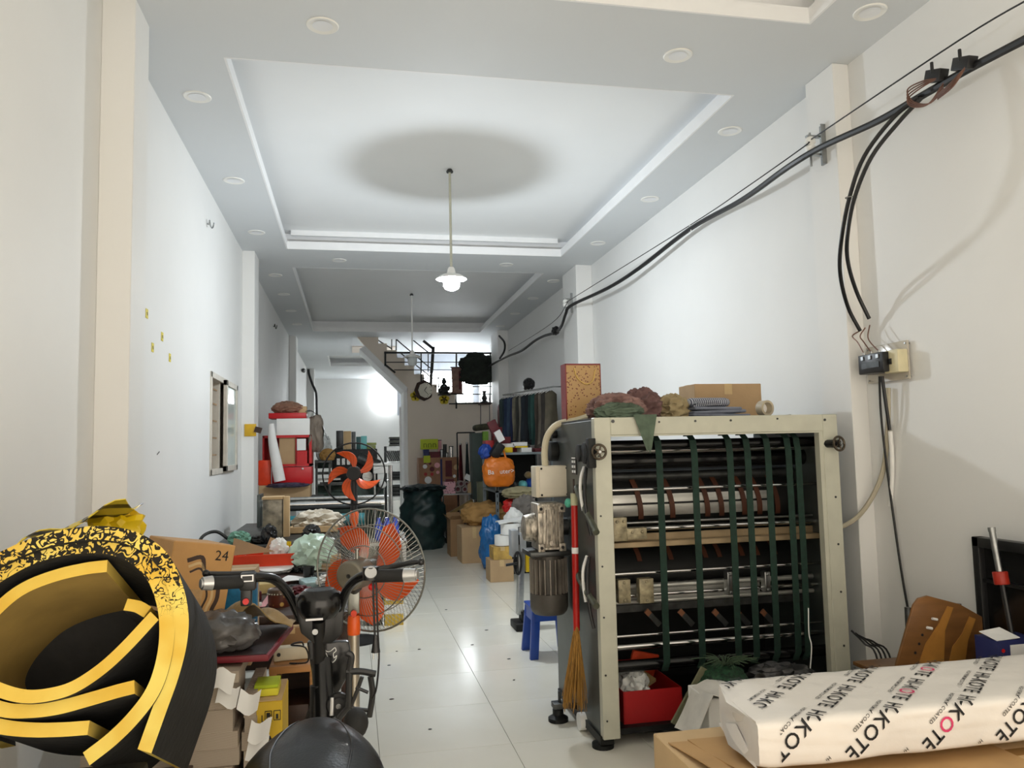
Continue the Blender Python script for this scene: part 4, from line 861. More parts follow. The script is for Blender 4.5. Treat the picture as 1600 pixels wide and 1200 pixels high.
text('number_print', '24', .055, cz+R @ V(.07, -.1505, .125), R @ V(1, 0, 0), R @ V(0, 0, 1), M_ink, t, .001)
carton('carton', 'small plain brown carton behind the tilted drinks carton', (-.78, 3.5, .62), (-.42, 3.78, 1.0), M_card)
# bench of boards: red board, cloth and grey bag
c = PY(370, 1030, 2.98)
bz = PY(400, 1028, 2.95).z
t = thing('red_board', 'dark red edged board resting on the paper stacks', 'board', (-.62, 3.2, bz-.01))
q = MB(); q.box((-.60, 3.24, bz-.006), (.66, .50, .022), (0, 0, -.1)); q.build('board', mat('crimson_edge', rgb(120, 18, 34), .5, var=.1), t, bevel=.003)
q = MB(); q.box((-.60, 3.24, bz+.006), (.64, .48, .003), (0, 0, -.1)); q.build('top_sheet', mat('board_top', rgb(46, 34, 34), .5), t)
p = PY(338, 1010, 3.0); crumple('grey_bag', 'shiny dark grey plastic bag beside the foam roll', 'bag', (p.x+.0, 3.08, bz+.008), (.12, .10, .07), mat('grey_bag_film', rgb(96, 94, 94), .25, var=.3, scale=12, bump=.3, bscale=16), 31, .25, 2, ang=60)
p = PY(368, 1000, 3.15); q = MB(); q.sheet(lambda u, v: V(p.x-.16+.36*u, 3.22+.2*v, bz+.02+.10*math.sin(math.pi*(.08+.85*(1-u)))*(.6+.4*math.sin(3*v+1))+.03*math.sin(13*u+7*v)*math.sin(math.pi*u)), 18, 12, .004); simple('khaki_cloth', 'khaki folded cloth draped over the red edged board', 'cloth', q, M_khaki, ang=80)
q = MB(); p = PY(345, 975, 3.2); q.box((p.x+.02, 3.5, bz+.11), (.16, .08, .21), (.2, 0, .1)); simple('blue_bag', 'bright blue packet behind the khaki cloth', 'packet', q, mat('packet_blue', rgb(50, 130, 180), .3, var=.2, scale=20), bevel=.015)
# stacks of cut paper
M_pstack = stripes('paper_stack_edges', rgb(196, 184, 168), rgb(160, 146, 130), 90, 2, .85, .3)
random.seed(5)
for k, (x0, x1, y0_, y1_, zt, lb) in enumerate([(-.60, -.40, 2.92, 3.22, bz-.03, 'tall stack of cut paper under the red edged board'), (-.385, -.345, 2.95, 3.3, bz-.12, 'narrow stack of white paper beside the yellow carton'), (-.92, -.64, 2.95 if False else 3.04, 3.4, bz-.03, 'tall paper stack hidden behind the foam roll')]):
    t = thing('paper_stack', lb, 'paper', ((x0+x1)/2, (y0_+y1_)/2, 0)); z = 0
    j = 0
    while z < zt-.02:
        h = min(random.uniform(.05, .09), zt-z-.001); dx, dy = random.uniform(-.012, .012), random.uniform(-.012, .012); q = MB(); q.bb((x0+dx, y0_+dy, z), (x1+dx, y1_+dy, z+h)); q.build('paper_bundle', M_pstack, t, smooth=False); z += h+.0005; j += 1
for k, (x, y) in enumerate([(345, 1062), (352, 1085), (385, 1095), (402, 1140), (398, 1165)]):
    p = PY(x, y, 2.9); q = MB(); q.sheet(lambda u, v: V(p.x-.03+.07*u+.01*v, 2.88+.03*v-.02*u, p.z-.03+.06*v+.012*math.sin(5*u+k)), 5, 5, .001); q.mi = [0]*len(q.mi)
    simple('loose_sheet', ['torn white sheet slipping off the tall paper stack', 'folded white sheet halfway down the tall paper stack', 'torn sheet tip beside the yellow carton', 'crumpled white strip low on the paper stack', 'white scrap at the foot of the paper stack'][k], 'paper', q, M_paper)
# yellow carton with sponge pack
a = PY(402, 1175, 2.95); b = PY(441, 1095, 2.95); M_ycart = mat('yellow_carton', rgb(214, 178, 40), .6, var=.05)
t = thing('yellow_carton', 'yellow printed carton with tan top beside the paper stack', 'box', ((a.x+b.x)/2, 3.08, 0))
q = MB(); q.bb((a.x-.015, 2.96, 0), (b.x, 3.22, b.z)); q.build('box_body', M_ycart, t, bevel=.003, seg=1); q = MB(); q.bb((a.x-.013, 2.958, b.z), (b.x-.002, 3.218, b.z+.003)); q.build('box_top', M_card2, t)
text('maker_print', 'LK', .035, (a.x+.03, 2.96, b.z-.06), (1, 0, 0), (0, 0, 1), M_ink, t); text('word_print', 'a', .09, (a.x+.035, 2.96, b.z-.13), (1, 0, 0), (0, 0, 1), M_ink, t)
for k in (0, 1):
    q = MB(); cx = b.x-.048+.03*k; z = b.z-.05
    for s in (-1, 1): q.bb((cx-.011, 2.957, z+s*.016-.001), (cx+.011, 2.96, z+s*.016+.001)); q.bb((cx+s*.011-.001, 2.957, z-.016), (cx+s*.011+.001, 2.96, z+.016))
    q.bb((cx-.004, 2.957, z-.012), (cx+.004, 2.96, z+.004)) if k else q.bb((cx-.006, 2.957, z-.004), (cx+.006, 2.96, z+.010)); q.build('handling_mark', M_ink, t)
c = PY(417, 1080, 3.03); t = thing('sponge_pack', 'lime yellow sponge pack lying on the yellow carton', 'sponge', (c.x, 3.03, b.z+.003)); q = MB(); q.box((c.x, 3.06, b.z+.018), (.085, .12, .028)); q.build('sponge', mat('sponge_yellow', rgb(222, 214, 60), .8), t, bevel=.006); q = MB(); q.box((c.x, 3.06, b.z+.038), (.083, .118, .012)); q.build('scourer', mat('sponge_lime', rgb(180, 200, 40), .8), t, bevel=.003)
# wooden stool cabinet under the desk with power supply
a, b = PY(421, 1120, 3.45), PY(500, 1034, 3.45)
t = thing('wooden_cabinet', 'low pine cabinet with open front in front of the desk', 'cabinet', ((a.x+b.x)/2, 3.6, 0)); cx0, cx1 = a.x, min(b.x+.02, -.15); zt = b.z
q = MB(); q.bb((cx0, 3.42, zt-.03), (cx1, 3.72, zt)); q.build('top_board', M_wood, t, bevel=.003)
for x in (cx0, cx1-.03): q = MB(); q.bb((x, 3.43, 0), (x+.03, 3.71, zt-.03)); q.build('side_board', M_wood, t, bevel=.002)
q = MB(); q.bb((cx0+.03, 3.69, 0), (cx1-.03, 3.71, zt-.03)); q.build('back_board', M_dwood, t)
for k in range(3): q = MB(); q.bb((cx0+.035, 3.45, .05+.15*k), (cx1-.035, 3.68, .16+.15*k)); q.build('drawer', M_dwood, t, bevel=.004)
c = PY(455, 1020, 3.5); t = thing('power_supply', 'cream power strip with coiled cord on the pine cabinet', 'power strip', (c.x, 3.52, zt)); q = MB(); q.box((c.x, 3.53, zt+.028), (.15, .06, .055), (0, 0, .1)); ps = q.build('casing', mat('cream_case', rgb(214, 204, 178), .5), t, bevel=.008)
q = MB(); q.cyl((c.x-.05, 3.497, zt+.03), (c.x-.05, 3.49, zt+.03), .008, n=10); q.build('knob', M_dsteel, ps)
q = MB(); q.tube([V(c.x+.05, 3.52, zt+.055), V(c.x+.04, 3.5, zt+.075), V(c.x+.0, 3.5, zt+.065), V(c.x+.06, 3.46, zt+.06), V(c.x+.07, 3.44, zt+.006), V(c.x+.0, 3.44, zt+.006), V(c.x+.03, 3.425, zt+.006)], .0035, 6); q.build('cord', M_cable, t)
a = PY(422, 1015, 3.74); b = PY(488, 978, 3.74); carton('carton', 'flat brown carton standing behind the cream power strip', (a.x, 3.73, zt), (b.x-.01, 3.80, b.z), M_card3)
# ------------------------------------------------------------------ things on top of the printing machine
def garm(c, w, h, dr, mt, seed, nm='garment', label='', group=None, th=.05, cat='clothing', hanger=True):
    """shirt on a hanger: dr = direction of its width"""
    dr = Vector(dr).normalized(); nn = dr.cross(V(0, 0, 1)); random.seed(seed)
    t = thing(nm, label, cat, Vector(c)-V(0, 0, h+.06), group)
    def fn(s):
        def f(u, v):
            x = (u-.5)*2; sh = .035*abs(x) if v < .02 else 0
            ww = w*(.5+.06*v+.02*math.sin(7*v+seed)); z = -.03-.05*abs(x)-v*h*(1-.04*math.cos(3*x+seed))
            d = s*(th*.5*(1-abs(x)**3))*(.6+.5*v)+.018*math.sin(9*u*(1+.2*seed % 1)+4*v+seed)*v
            return Vector(c)+dr*x*ww+nn*d+V(0, 0, z)
        return f
    for s in (-1, 1):
        q = MB(); q.sheet(fn(s), 14, 10, .003); q.build('cloth_panel', mt, t, ang=80)
    if hanger:
        q = MB(); q.tube([Vector(c)-dr*w*.45+V(0, 0, -.06), Vector(c)+V(0, 0, -.02), Vector(c)+dr*w*.45+V(0, 0, -.06)], .004, 6, smooth=False); q.tube([Vector(c)+V(0, 0, -.02), Vector(c)+V(0, 0, .02), Vector(c)+nn*.02+V(0, 0, .035), Vector(c)+nn*.03+V(0, 0, .01)], .0025, 6); q.build('hanger', M_white, t)
    return t
# gift bag
gy = 4.42; a, b = PY(885, 655, gy), PY(938, 569, gy); z0 = MZ+.001
M_gift = spots('gift_bag_paper', rgb(188, 150, 96), rgb(110, 50, 36), 62, .27, .4)
t = thing('gift_bag', 'tall gold gift bag with red edges and rope handle on the machine', 'gift bag', ((a.x+b.x)/2, gy+.05, z0)); bh = b.z
q = MB(); q.bb((a.x+.006, gy, z0), (b.x-.004, gy+.1, bh)); q.build('bag_body', M_gift, t); M_gred = mat('gift_red', rgb(128, 22, 28), .35, var=.06)
q = MB(); q.bb((a.x, gy-.002, z0), (a.x+.007, gy+.102, bh+.003)); q.bb((b.x-.005, gy-.002, z0), (b.x, gy+.102, bh+.003)); q.bb((a.x, gy-.002, bh-.006), (b.x, gy+.0, bh+.003)); q.build('red_side', M_gred, t)
q = MB(); hp = [PY(x, y, gy-.006) for x, y in [(897, 575), (902, 590), (915, 600), (926, 595), (930, 578)]]; q.tube(hp, .0035, 8); q.build('rope_handle', mat('rope_gold', rgb(224, 190, 110), .6), t)
# rags
M_rose = mat('dusty_rose_cloth', rgb(142, 112, 106), .95, var=.15, scale=20, bump=.2, bscale=90)
M_sageg = mat('grey_green_cloth', rgb(92, 108, 92), .95, var=.15, scale=20, bump=.2, bscale=90)
M_beige = mat('beige_cloth', rgb(168, 152, 116), .95, var=.12, bump=.2, bscale=80)
def rag(nm, lb, px, py, Y, rx, ry, h, mt, seed, amp=.55):
    c = PY(px, py, Y); q = MB(); q.blob(V(c.x, Y, MZ+h*.62), (rx, ry, h), seed, amp*.62, 1.7, -.6, 5, ridge=True, an=(.7, 2.4, 1.5)); return simple(nm, lb, 'cloth', q, mt, ang=70)
rag('rag', 'dusty rose rag heaped at the front of the machine top', 962, 640, 4.0, .13, .12, .075, M_rose, 41)
rag('rag', 'rose brown rag bunched beside the beige rag', 1000, 625, 4.12, .10, .1, .095, mat('rose_brown_cloth', rgb(118, 90, 88), .95, var=.15, scale=20, bump=.2, bscale=90), 44)
rag('rag', 'grey green rag under the dusty rose rag', 968, 648, 3.88, .11, .05, .045, M_sageg, 47)
rag('rag', 'beige rag bunched between the rose rag and striped towels', 1050, 630, 4.1, .085, .08, .075, M_beige, 52)
def hang(u, v):
    w = .06*(1-.86*v)+.004; return V(PY(1008, 660, 3.79).x+(u-.5)*2*w+.012*v, 3.785-.006*math.sin(6*u)-.012*v, MZ+.012-.19*v+.01*math.sin(8*u)*v)
q = MB(); q.sheet(hang, 10, 12, .003); simple('hanging_rag', 'pointed green rag hanging over the cream front frame', 'cloth', q, M_sageg, ang=80)
M_stripe = stripes('striped_towel', rgb(176, 180, 190), rgb(62, 66, 84), 26, 0, .95, .55)
M_bluegrey = mat('blue_grey_towel', rgb(120, 126, 142), .95, var=.12, bump=.2, bscale=80)
c = PY(1112, 640, 4.05); t = thing('folded_towel', 'folded blue grey towel at the bottom of the towel pile', 'towel', (c.x, 4.05, MZ))
for k in range(3):
    q = MB(); q.box((c.x+.02-.01*k, 4.06, MZ+.010+.019*k), (.34-.03*k, .2, .018), (0, .02*(-1)**k, 0)); q.build('fold', M_bluegrey, t, bevel=.0085, seg=3)
t = thing('folded_towel', 'rolled grey towel with dark stripes on top of the towel pile', 'towel', (c.x-.03, 4.06, MZ+.06))
q = MB(); q.lathe([(0, -.12), (.035, -.118), (.048, -.10), (.05, 0), (.048, .10), (.038, .118), (0, .12)], (c.x-.02, 4.06, MZ+.085), 24, M=Matrix(((0, 0, 1), (0, 1, 0), (-.55, 0, 0))).to_3x3(), cap=False); q.build('rolled_body', M_stripe, t)
for k in range(3): q = MB(); q.box((c.x-.06, 4.0-.004*k, MZ+.066+.008*k), (.17-.02*k, .06, .007), (0, -.05, 0)); q.build('fold', M_stripe, t, bevel=.003)
a, b = PY(1083, 636, 4.36), PY(1178, 600, 4.36)
carton('carton', 'plain tan cardboard box behind the towels on the machine', (a.x, 4.33, MZ), (b.x+.03, 4.56, b.z), M_card)
c = PY(1196, 632, 3.92); t = thing('tape_roll', 'white tape roll standing on edge on the machine top', 'tape', (c.x, 3.92, MZ)); r = .043
q = MB(); q.lathe([(r*.72, -.025), (r, -.025), (r, .025), (r*.72, .025), (r*.72, -.025)], (c.x, 3.93, MZ+r), 32, M=Euler((math.pi/2, 0, .2)).to_matrix(), cap=False); q.build('tape', mat('tape_tan', rgb(186, 174, 150), .4), t)
q = MB(); q.lathe([(0, -.022), (r*.71, -.022), (r*.71, -.018), (0, -.018)], (c.x, 3.93, MZ+r), 28, M=Euler((math.pi/2, 0, .2)).to_matrix(), cap=False); q.build('core_disc', M_paper, t)
q = MB(); q.sheet(lambda u, v: V(c.x-.25+.45*u, 4.0+.2*v, MZ+.006+.006*math.sin(7*u)), 8, 4, .003); simple('grey_cloth', 'flat dark cloth strip under the tape roll', 'cloth', q, mat('dark_cloth', rgb(70, 66, 64), .95)).location.z += .0
# ------------------------------------------------------------------ broom hung on the machine side
p0, p1 = PX(897, 775, 1.155), PX(901, 985, 1.15)
t = thing('broom', 'grass hand broom with red handle hanging on the machine side', 'broom', V(p1.x, p1.y, PX(896, 1105, 1.16).z))
q = MB(); q.cyl(p0, p1, .0175, n=18); q.build('handle', mat('broom_red', rgb(186, 30, 24), .35, var=.06), t)
d = (p1-p0); q = MB(); q.cyl(p0+d*.385, p0+d*.43, .0185, n=18); q.build('white_band', M_paper, t)
q = MB(); q.cyl(p0-d*.02, p0+d*.07, .0195, n=18); q.build('cap', mat('cap_cream', rgb(196, 196, 160), .5), t)
q = MB(); q.cyl(p0, p0+V(0, .0, .09), .005, n=8); q.build('hook_loop', M_dwood, t)
M_bris = mat('broom_grass', rgb(176, 130, 60), .9, var=.25, scale=20, aniso=(6, 6, .6))
q = MB(); random.seed(8); e = PX(897, 1100, 1.14)
for k in range(150):
    an = random.uniform(0, 6.28); r0 = .014*math.sqrt(random.random()); r1 = .07*math.sqrt(random.random()); L = random.uniform(.82, 1.04)
    s0 = p1+V(r0*math.cos(an)*.6, r0*math.sin(an), .03); s2 = V(min(1.195, p1.x+r1*math.cos(an)*.95-.022), p1.y+r1*math.sin(an)*.95, p1.z+(e.z-p1.z)*L); s1 = s0.lerp(s2, .45)+V(0, math.sin(an)*r1*.3, 0)
    q.tube([s0, s1, s2], lambda t_: .0032-.0016*t_, 4, k=2)
b_ = q.build('bristles', M_bris, t); b_['kind'] = 'stuff'
q = MB(); q.tube([p1+V(.018*math.cos(x), .02*math.sin(x), -.07) for x in [i*.5236 for i in range(12)]], .004, 6, closed=True); q.build('binding', M_rail, t)
c = PX(888, 786, 1.14); q = MB(); q.blob(c, (.02, .032, .026), 3, .1, 2, -.9, 3); t = simple('tape_wad', 'mint green tape wad stuck beside the broom handle', 'tape', q, mat('mint_mesh', rgb(90, 190, 160), .6, var=.15, scale=60))
# ------------------------------------------------------------------ blue stool
def stool(x0, x1, y0, y1, zt):
    t = thing('plastic_stool', 'small blue plastic stool behind the geared motor', 'stool', ((x0+x1)/2, (y0+y1)/2, 0))
    q = MB(); q.bb((x0, y0, zt-.02), (x1, y1, zt)); q.build('seat', M_blue, t, bevel=.008)
    for x, sx in ((x0, -1), (x1, 1)):
        for y, sy in ((y0, -1), (y1, 1)):
            q = MB(); c = V(x-sx*.035, y-sy*.035, 0); q.prism([V(c.x+sx*.03-.03, c.y+sy*.03-.02, 0), V(c.x+sx*.03+.03, c.y+sy*.03-.02, 0), V(c.x+sx*.03+.03, c.y+sy*.03+.02, 0), V(c.x+sx*.03-.03, c.y+sy*.03+.02, 0)], V(-sx*.03, -sy*.03, zt-.02)); q.build('leg', M_blue, t, bevel=.004)
    q = MB(); q.bb((x0+.02, y0+.005, zt-.10), (x1-.02, y0+.015, zt-.02)); q.bb((x0+.005, y0+.02, zt-.1), (x0+.015, y1-.02, zt-.02)); q.build('skirt', M_blue, t)
stool(1.25, 1.54, 5.55, 5.84, .36)
# ------------------------------------------------------------------ inside and in front of the machine
IZ = fz0+.03
a, b = PY(975, 1135, 3.9), PY(1066, 1095, 3.9)
t = thing('red_tray', 'dark red tray of scraps standing in the machine base', 'tray', ((a.x+b.x)/2, 4.1, IZ)); x0, x1, y0, y1, zt = max(a.x, MX0+.05), b.x, 3.9, 4.3, IZ+.16
M_dred = mat('dark_red_card', rgb(168, 22, 26), .5, var=.06)
q = MB(); q.bb((x0, y0, IZ), (x1, y0+.006, zt)); q.bb((x0, y1-.006, IZ), (x1, y1, zt+.05)); q.bb((x0, y0, IZ), (x0+.006, y1, zt)); q.bb((x1-.006, y0, IZ), (x1, y1, zt)); q.bb((x0, y0, IZ), (x1, y1, IZ+.006)); q.build('tray_body', M_dred, t)
crumple('plastic_bag', 'clear plastic scraps in the dark red tray', 'bag', (x0+.10, y0+.12, IZ+.05), (.07, .08, .10), M_film, 61, .4)
q = MB(); q.box((x0+.20, y0+.24, zt+.06), (.16, .02, .14), (.2, .25, .1)); simple('orange_packet', 'orange red packet standing in the dark red tray', 'packet', q, mat('packet_orange', rgb(196, 70, 40), .35, var=.15, scale=20, bump=.2), bevel=.006)
q = MB(); q.box((x0+.16, y0+.16, zt), (.12, .10, .02), (.3, -.3, .4)); simple('olive_box', 'olive scrap card lying across the dark red tray', 'cardboard', q, M_khaki)
# carton platform behind the ream
M_btape = 0
carton('carton', 'large flat carton under the wrapped paper ream', (1.02, 1.75, 0), (2.70, 2.66, .50), M_card2, tape=mat('brown_tape', rgb(170, 130, 80), .25))
p = PY(1085, 1055, 3.65); q = MB(); q.box((p.x-.02, 3.62, p.z-.10), (.10, .012, .30), (.15, .55, .2)); simple('cardboard_flap', 'grey green card flap leaning against the machine belts', 'cardboard', q, mat('card_greygreen', rgb(118, 118, 92), .8))
p = PY(1100, 1100, 3.45); q = MB()
q.sheet(lambda u, v: V(p.x-.10+.24*u, 3.35+.22*v-.03*math.sin(4*u), p.z+.075-.012*v-(.20*max(0, .35-u)/.35 if u < .35 else 0)+.012*math.sin(7*u+3*v)), 14, 8, .004); simple('white_cloth', 'white cloth draped over a box beside the wrapped ream', 'cloth', q, mat('white_cotton', rgb(228, 226, 220), .95, bump=.15, bscale=40), ang=80)
carton('carton', 'low white box under the white cloth beside the machine', (p.x-.02, 3.36, 0), (p.x+.14, 3.58, p.z+.05), M_paper)
p = PY(1128, 1060, 3.62); t = thing('net_bag', 'dark green net bag tied at the top in front of the machine', 'bag', (p.x, 3.62, .30)); q = MB(); q.blob(V(p.x, 3.62, p.z-.02), (.13, .12, .085), 71, .15, 3, -.9, 4); q.build('net_body', mat('green_net', rgb(24, 66, 40), .7, var=.4, scale=60, bump=.4, bscale=90), t)
q = MB(); random.seed(4)
for k in range(60):
    an = random.uniform(0, 6.28); r = random.uniform(.05, .12); q.tube([V(p.x+.02, 3.62, p.z+.05), V(p.x+.02+r*.6*math.cos(an), 3.62+r*.6*math.sin(an), p.z+.09), V(p.x+.02+r*1.5*math.cos(an), 3.62+r*math.sin(an), p.z+.07+.03*random.random())], .0016, 4, k=3)
q.build('fringe', mat('net_threads', rgb(60, 80, 58), .8), t)['kind'] = 'stuff'
q = MB(); q.bb((p.x-.12, 3.52, 0), (p.x+.45, 3.74, p.z-.10)); simple('dark_crate', 'low black crate under the dark green net bag', 'crate', q, M_dark, bevel=.01)
crumple('dark_bundle', 'bundle of dark shiny film strips beside the green net bag', 'bundle', (p.x+.31, 3.63, p.z-.099), (.16, .09, .07), mat('dark_film', rgb(48, 48, 50), .3, var=.4, scale=30), 77, .4, 3, sub=4)
q = MB(); q.tube([PY(1263, 950, 3.76), PY(1264, 990, 3.75), PY(1268, 1010, 3.74), PY(1266, 1045, 3.74)], .003, 6); simple('thin_wire', 'thin white wire hanging down inside the machine frame', 'wire', q, M_white)
# ------------------------------------------------------------------ wrapped paper ream with printed wrap
RZ = .682; rb = .540
M_wrap = mat('ream_wrap', rgb(236, 232, 226), .55, var=.03, scale=4, bump=.2, bscale=9)
ry0, ry1, rx0, rx1 = 2.17, 2.6, 1.165, 2.72
ream = thing('wrapped_paper_ream', 'long white paper ream in printed wrap with black diagonal lettering', 'paper ream', ((rx0+rx1)/2, (ry0+ry1)/2, rb))
def wrapf(u, v):
    hw = (ry1-ry0)/2; yc = (ry0+ry1)/2; hz_ = (RZ-rb)/2; zc = (RZ+rb)/2
    an = 2*math.pi*v; c, s = math.cos(an), math.sin(an); pw_ = 12.0; k = (abs(c)**pw_+abs(s)**pw_)**(-1/pw_)
    x = rx0+(rx1-rx0)*u+.07*max(0, c*k)*(1-u)
    n_ = .0025*noise.fractal(V(x*6, c*3, s*3), 1, 2, 3)
    sq = 1-.08*math.exp(-u*70)
    return V(x, yc+c*k*hw*sq+n_, zc+s*k*hz_*sq+n_)
q = MB(); nu, nv = 60, 72
vs = [wrapf(i/nu, j/nv) for i in range(nu+1) for j in range(nv)]
fs = [(i*nv+j, (i+1)*nv+j, (i+1)*nv+(j+1) % nv, i*nv+(j+1) % nv) for i in range(nu) for j in range(nv)]+[tuple(range(nv)), tuple(reversed(range(nu*nv, (nu+1)*nv)))]
q.add(vs, fs); q.build('ream_body', M_wrap, ream, ang=50)
q = MB()
for s in (-1, 1):
    q.sheet(lambda u, v: V(rx0+.068*u-.004-.012*math.sin(math.pi*u)*(1-v), ry0+.02+(ry1-ry0-.04)*u, (RZ+rb)/2+s*(.068-.064*v*(1-abs(2*u-1)))), 10, 5, .002)
q.build('end_fold', M_wrap, ream)
# lettering laid on the wrap and folded over its front edge
def letters(body, size, start, pink, nm):
    cu = bpy.data.curves.new('t', 'FONT'); cu.body = body; cu.size = size; cu.align_x = 'LEFT'; cu.align_y = 'CENTER'; cu.resolution_u = 3; cu.offset = .01*size; cu.space_character = 1.08
    cu.materials.append(M_ink); cu.materials.append(M_inkpink)
    if pink: cu.body_format[4].material_index = 1
    to = bpy.data.objects.new('t', cu); COL.objects.link(to); dg = bpy.context.evaluated_depsgraph_get()
    me = bpy.data.meshes.new_from_object(to.evaluated_get(dg)); bpy.data.objects.remove(to)
    bm = bmesh.new(); bm.from_mesh(me)
    ex, es = start[2]; rx_, rs_ = -.77, .638           # reading direction in (X, s)
    for v in bm.verts:
        x, y = v.co.x, v.co.y
        v.co = V(start[0]+rx_*x+ex*y, start[1]+rs_*x+es*y, 0)
    sf = ry1-ry0
    for (cs, clr) in ((.012, 1), (sf, 0), (sf+RZ-rb-.016, -1)):
        g = bm.verts[:]+bm.edges[:]+bm.faces[:]
        bmesh.ops.bisect_plane(bm, geom=g, plane_co=(0, cs, 0), plane_no=(0, 1, 0), clear_inner=clr == 1, clear_outer=clr == -1)
    g = bm.verts[:]+bm.edges[:]+bm.faces[:]
    bmesh.ops.bisect_plane(bm, geom=g, plane_co=(rx0+.06, 0, 0), plane_no=(1, 0, 0), clear_inner=True)
    inv = FR[ream.name].inverted()
    for v in bm.verts:
        x, s_ = v.co.x, v.co.y
        v.co = inv @ (V(x, ry1-s_, RZ+.0035) if s_ <= sf+1e-6 else V(x, ry0-.0035, RZ-(s_-sf)))
    if not bm.faces: bm.free(); return
    me2 = bpy.data.meshes.new(nm); bm.to_mesh(me2); bm.free()
    for q_ in (M_ink, M_inkpink): me2.materials.append(q_)
    o = bpy.data.objects.new(nm, me2); COL.objects.link(o); o.parent = ream
random.seed(21)
UPX, UPS = .638, .77                                  # up direction of the letters in (X, s)
for j in (-1, 0, 1, 2):
    for i in range(-3, 8):
        X_, s_ = 1.622+.262*i-.237*j, .188+.195*j
        if not (rx0-.1 < X_ < rx1+.15): continue
        letters('HI-KOTE', .064, (X_, s_, (UPX, UPS)), random.random() < .22, 'wrap_lettering')
        letters('HIGH PREMIUM COATED', .017, (X_-.042*UPX, s_-.042*UPS, (UPX, UPS)), False, 'wrap_small_print')
# kraft sheets under the ream
M_kraft = mat('kraft_paper', rgb(190, 152, 102), .8, var=.05, scale=6)
for k, (dx, z) in enumerate([(-.14, .503), (-.07, .509)]):
    q = MB(); q.sheet(lambda u, v: V(rx0+dx+.9*u+.03*math.sin(3*v), 1.80+.75*v-.02*u, z+(.05 if k else .03)*max(0, .22-u)/.22*(.5+.5*math.sin(4*v+k))), 16, 10, .003); simple('kraft_sheet', ['curled kraft paper sheet lying on the large flat carton', 'folded kraft paper directly under the wrapped ream'][k], 'paper', q, M_kraft, ang=80)
# things at the right edge
q = MB(); p = PY(1530, 1196, 1.75); t = thing('black_tube', 'black tube with frayed cloth lying in front of the ream', 'tube', (p.x, 1.75, .515)); q.cyl((p.x-.13, 1.80, .545), (p.x+.45, 1.72, .545), .03, n=18); q.build('tube_body', M_rubber, t, bevel=.004); q = MB(); q.blob((p.x+.12, 1.755, .545), (.07, .04, .034), 5, .2, 4, -.9, 3); q.build('frayed_cloth', M_beige, t)
c = PX(1478, 985, 2.62); yb = 3.0
poly = PP([(1398, 1050), (1428, 946), (1436, 935), (1450, 931), (1500, 944), (1546, 970), (1555, 985), (1542, 1050)], 3.12)
lo = V((poly[0].x+poly[-1].x)/2, 3.12, 0)
t = thing('wooden_chair', 'brown plywood chair standing by the wall behind the ream', 'chair', (lo.x, 3.2, 0))
M_ply = mat('chair_plywood', rgb(128, 88, 48), .4, var=.12, scale=5, aniso=(1, 1, 4))
q = MB(); q.prism(poly, (0, .016, 0)); bk = q.build('backrest', M_ply, t, bevel=.004)
M_pale = mat('tape_pale', rgb(176, 124, 58), .4, var=.1, scale=10)
for pts in ([(1480, 947), (1489, 949), (1476, 985), (1474, 1040), (1434, 1040), (1446, 1005), (1466, 975)], [(1514, 963), (1524, 967), (1512, 1000), (1506, 1045), (1480, 1045), (1488, 1010), (1503, 990)]):
    q = MB(); q.prism(PP(pts, 3.1185), (0, -.003, 0)); q.build('pale_strip', M_pale, bk)
for (x, y) in [(1459, 966), (1451, 980)]:
    p = PY(x, y, 3.118); q = MB(); q.cyl(p+V(-.012, -.004, 0), p+V(.014, -.004, -.006), .006, n=8); q.build('dowel', M_white, bk)
for (x, y) in [(1441, 992), (1436, 1006), (1430, 1020)]:
    p = PY(x, y, 3.118); q = MB(); q.cyl(p, p+V(0, -.002, 0), .006, n=10); q.build('hole', M_ink, bk)
q = MB(); q.box((lo.x, 3.32, .42), (.36, .36, .02)); q.build('seat', M_ply, t, bevel=.005)
for sx in (-1, 1):
    q = MB(); q.cyl((lo.x+sx*.15, 3.14, 0), (lo.x+sx*.13, 3.145, .75), .014, n=10); q.build('leg', M_dsteel, t); q = MB(); q.cyl((lo.x+sx*.15, 3.47, 0), (lo.x+sx*.15, 3.45, .41), .014, n=10); q.build('leg', M_dsteel, t)
p = PX(1520, 838, 2.80); t = thing('metal_cabinet', 'black framed metal cabinet standing against the right wall', 'cabinet', (2.82, 2.7, 0)); zt = p.z
q = MB(); ys = p.y
q.bb((2.79, ys-.9, 0), (2.84, ys-.86, zt)); q.bb((2.79, ys-.04, 0), (2.84, ys, zt)); q.bb((2.79, ys-.9, zt-.045), (2.84, ys, zt)); q.bb((2.79, ys-.9, 0), (2.84, ys, .05)); q.build('frame', M_black, t, bevel=.004)
q = MB(); q.bb((2.82, ys-.86, .05), (2.835, ys-.04, zt-.045)); q.build('inset', M_blackg, t)
q = MB(); q.bb((2.80, ys-.86, zt-.20), (2.835, ys-.04, zt-.185)); q.build('cross_rail', M_black, t)
a, b = PX(1549, 824, 2.735), PX(1562, 893, 2.735); t = thing('metal_tool', 'steel tube tool with red collar propped against the black panel', 'tool', PX(1570, 960, 2.735))
q = MB(); q.cyl(a, b, .0135, n=16); q.cyl(a, a+(b-a)*.1, .0155, n=16); q.cyl(a+(b-a)*.5, a+(b-a)*.53, .0145, n=16); q.build('tube', M_steel, t)
q = MB(); d = (b-a).normalized(); q.cyl(b, b+d*.055, .03, n=20); q.build('red_collar', mat('collar_red', rgb(176, 44, 26), .45), t, bevel=.004); q = MB(); q.cyl(b+d*.055, b+d*.95, .012, n=10); q.build('shaft', M_black, t)
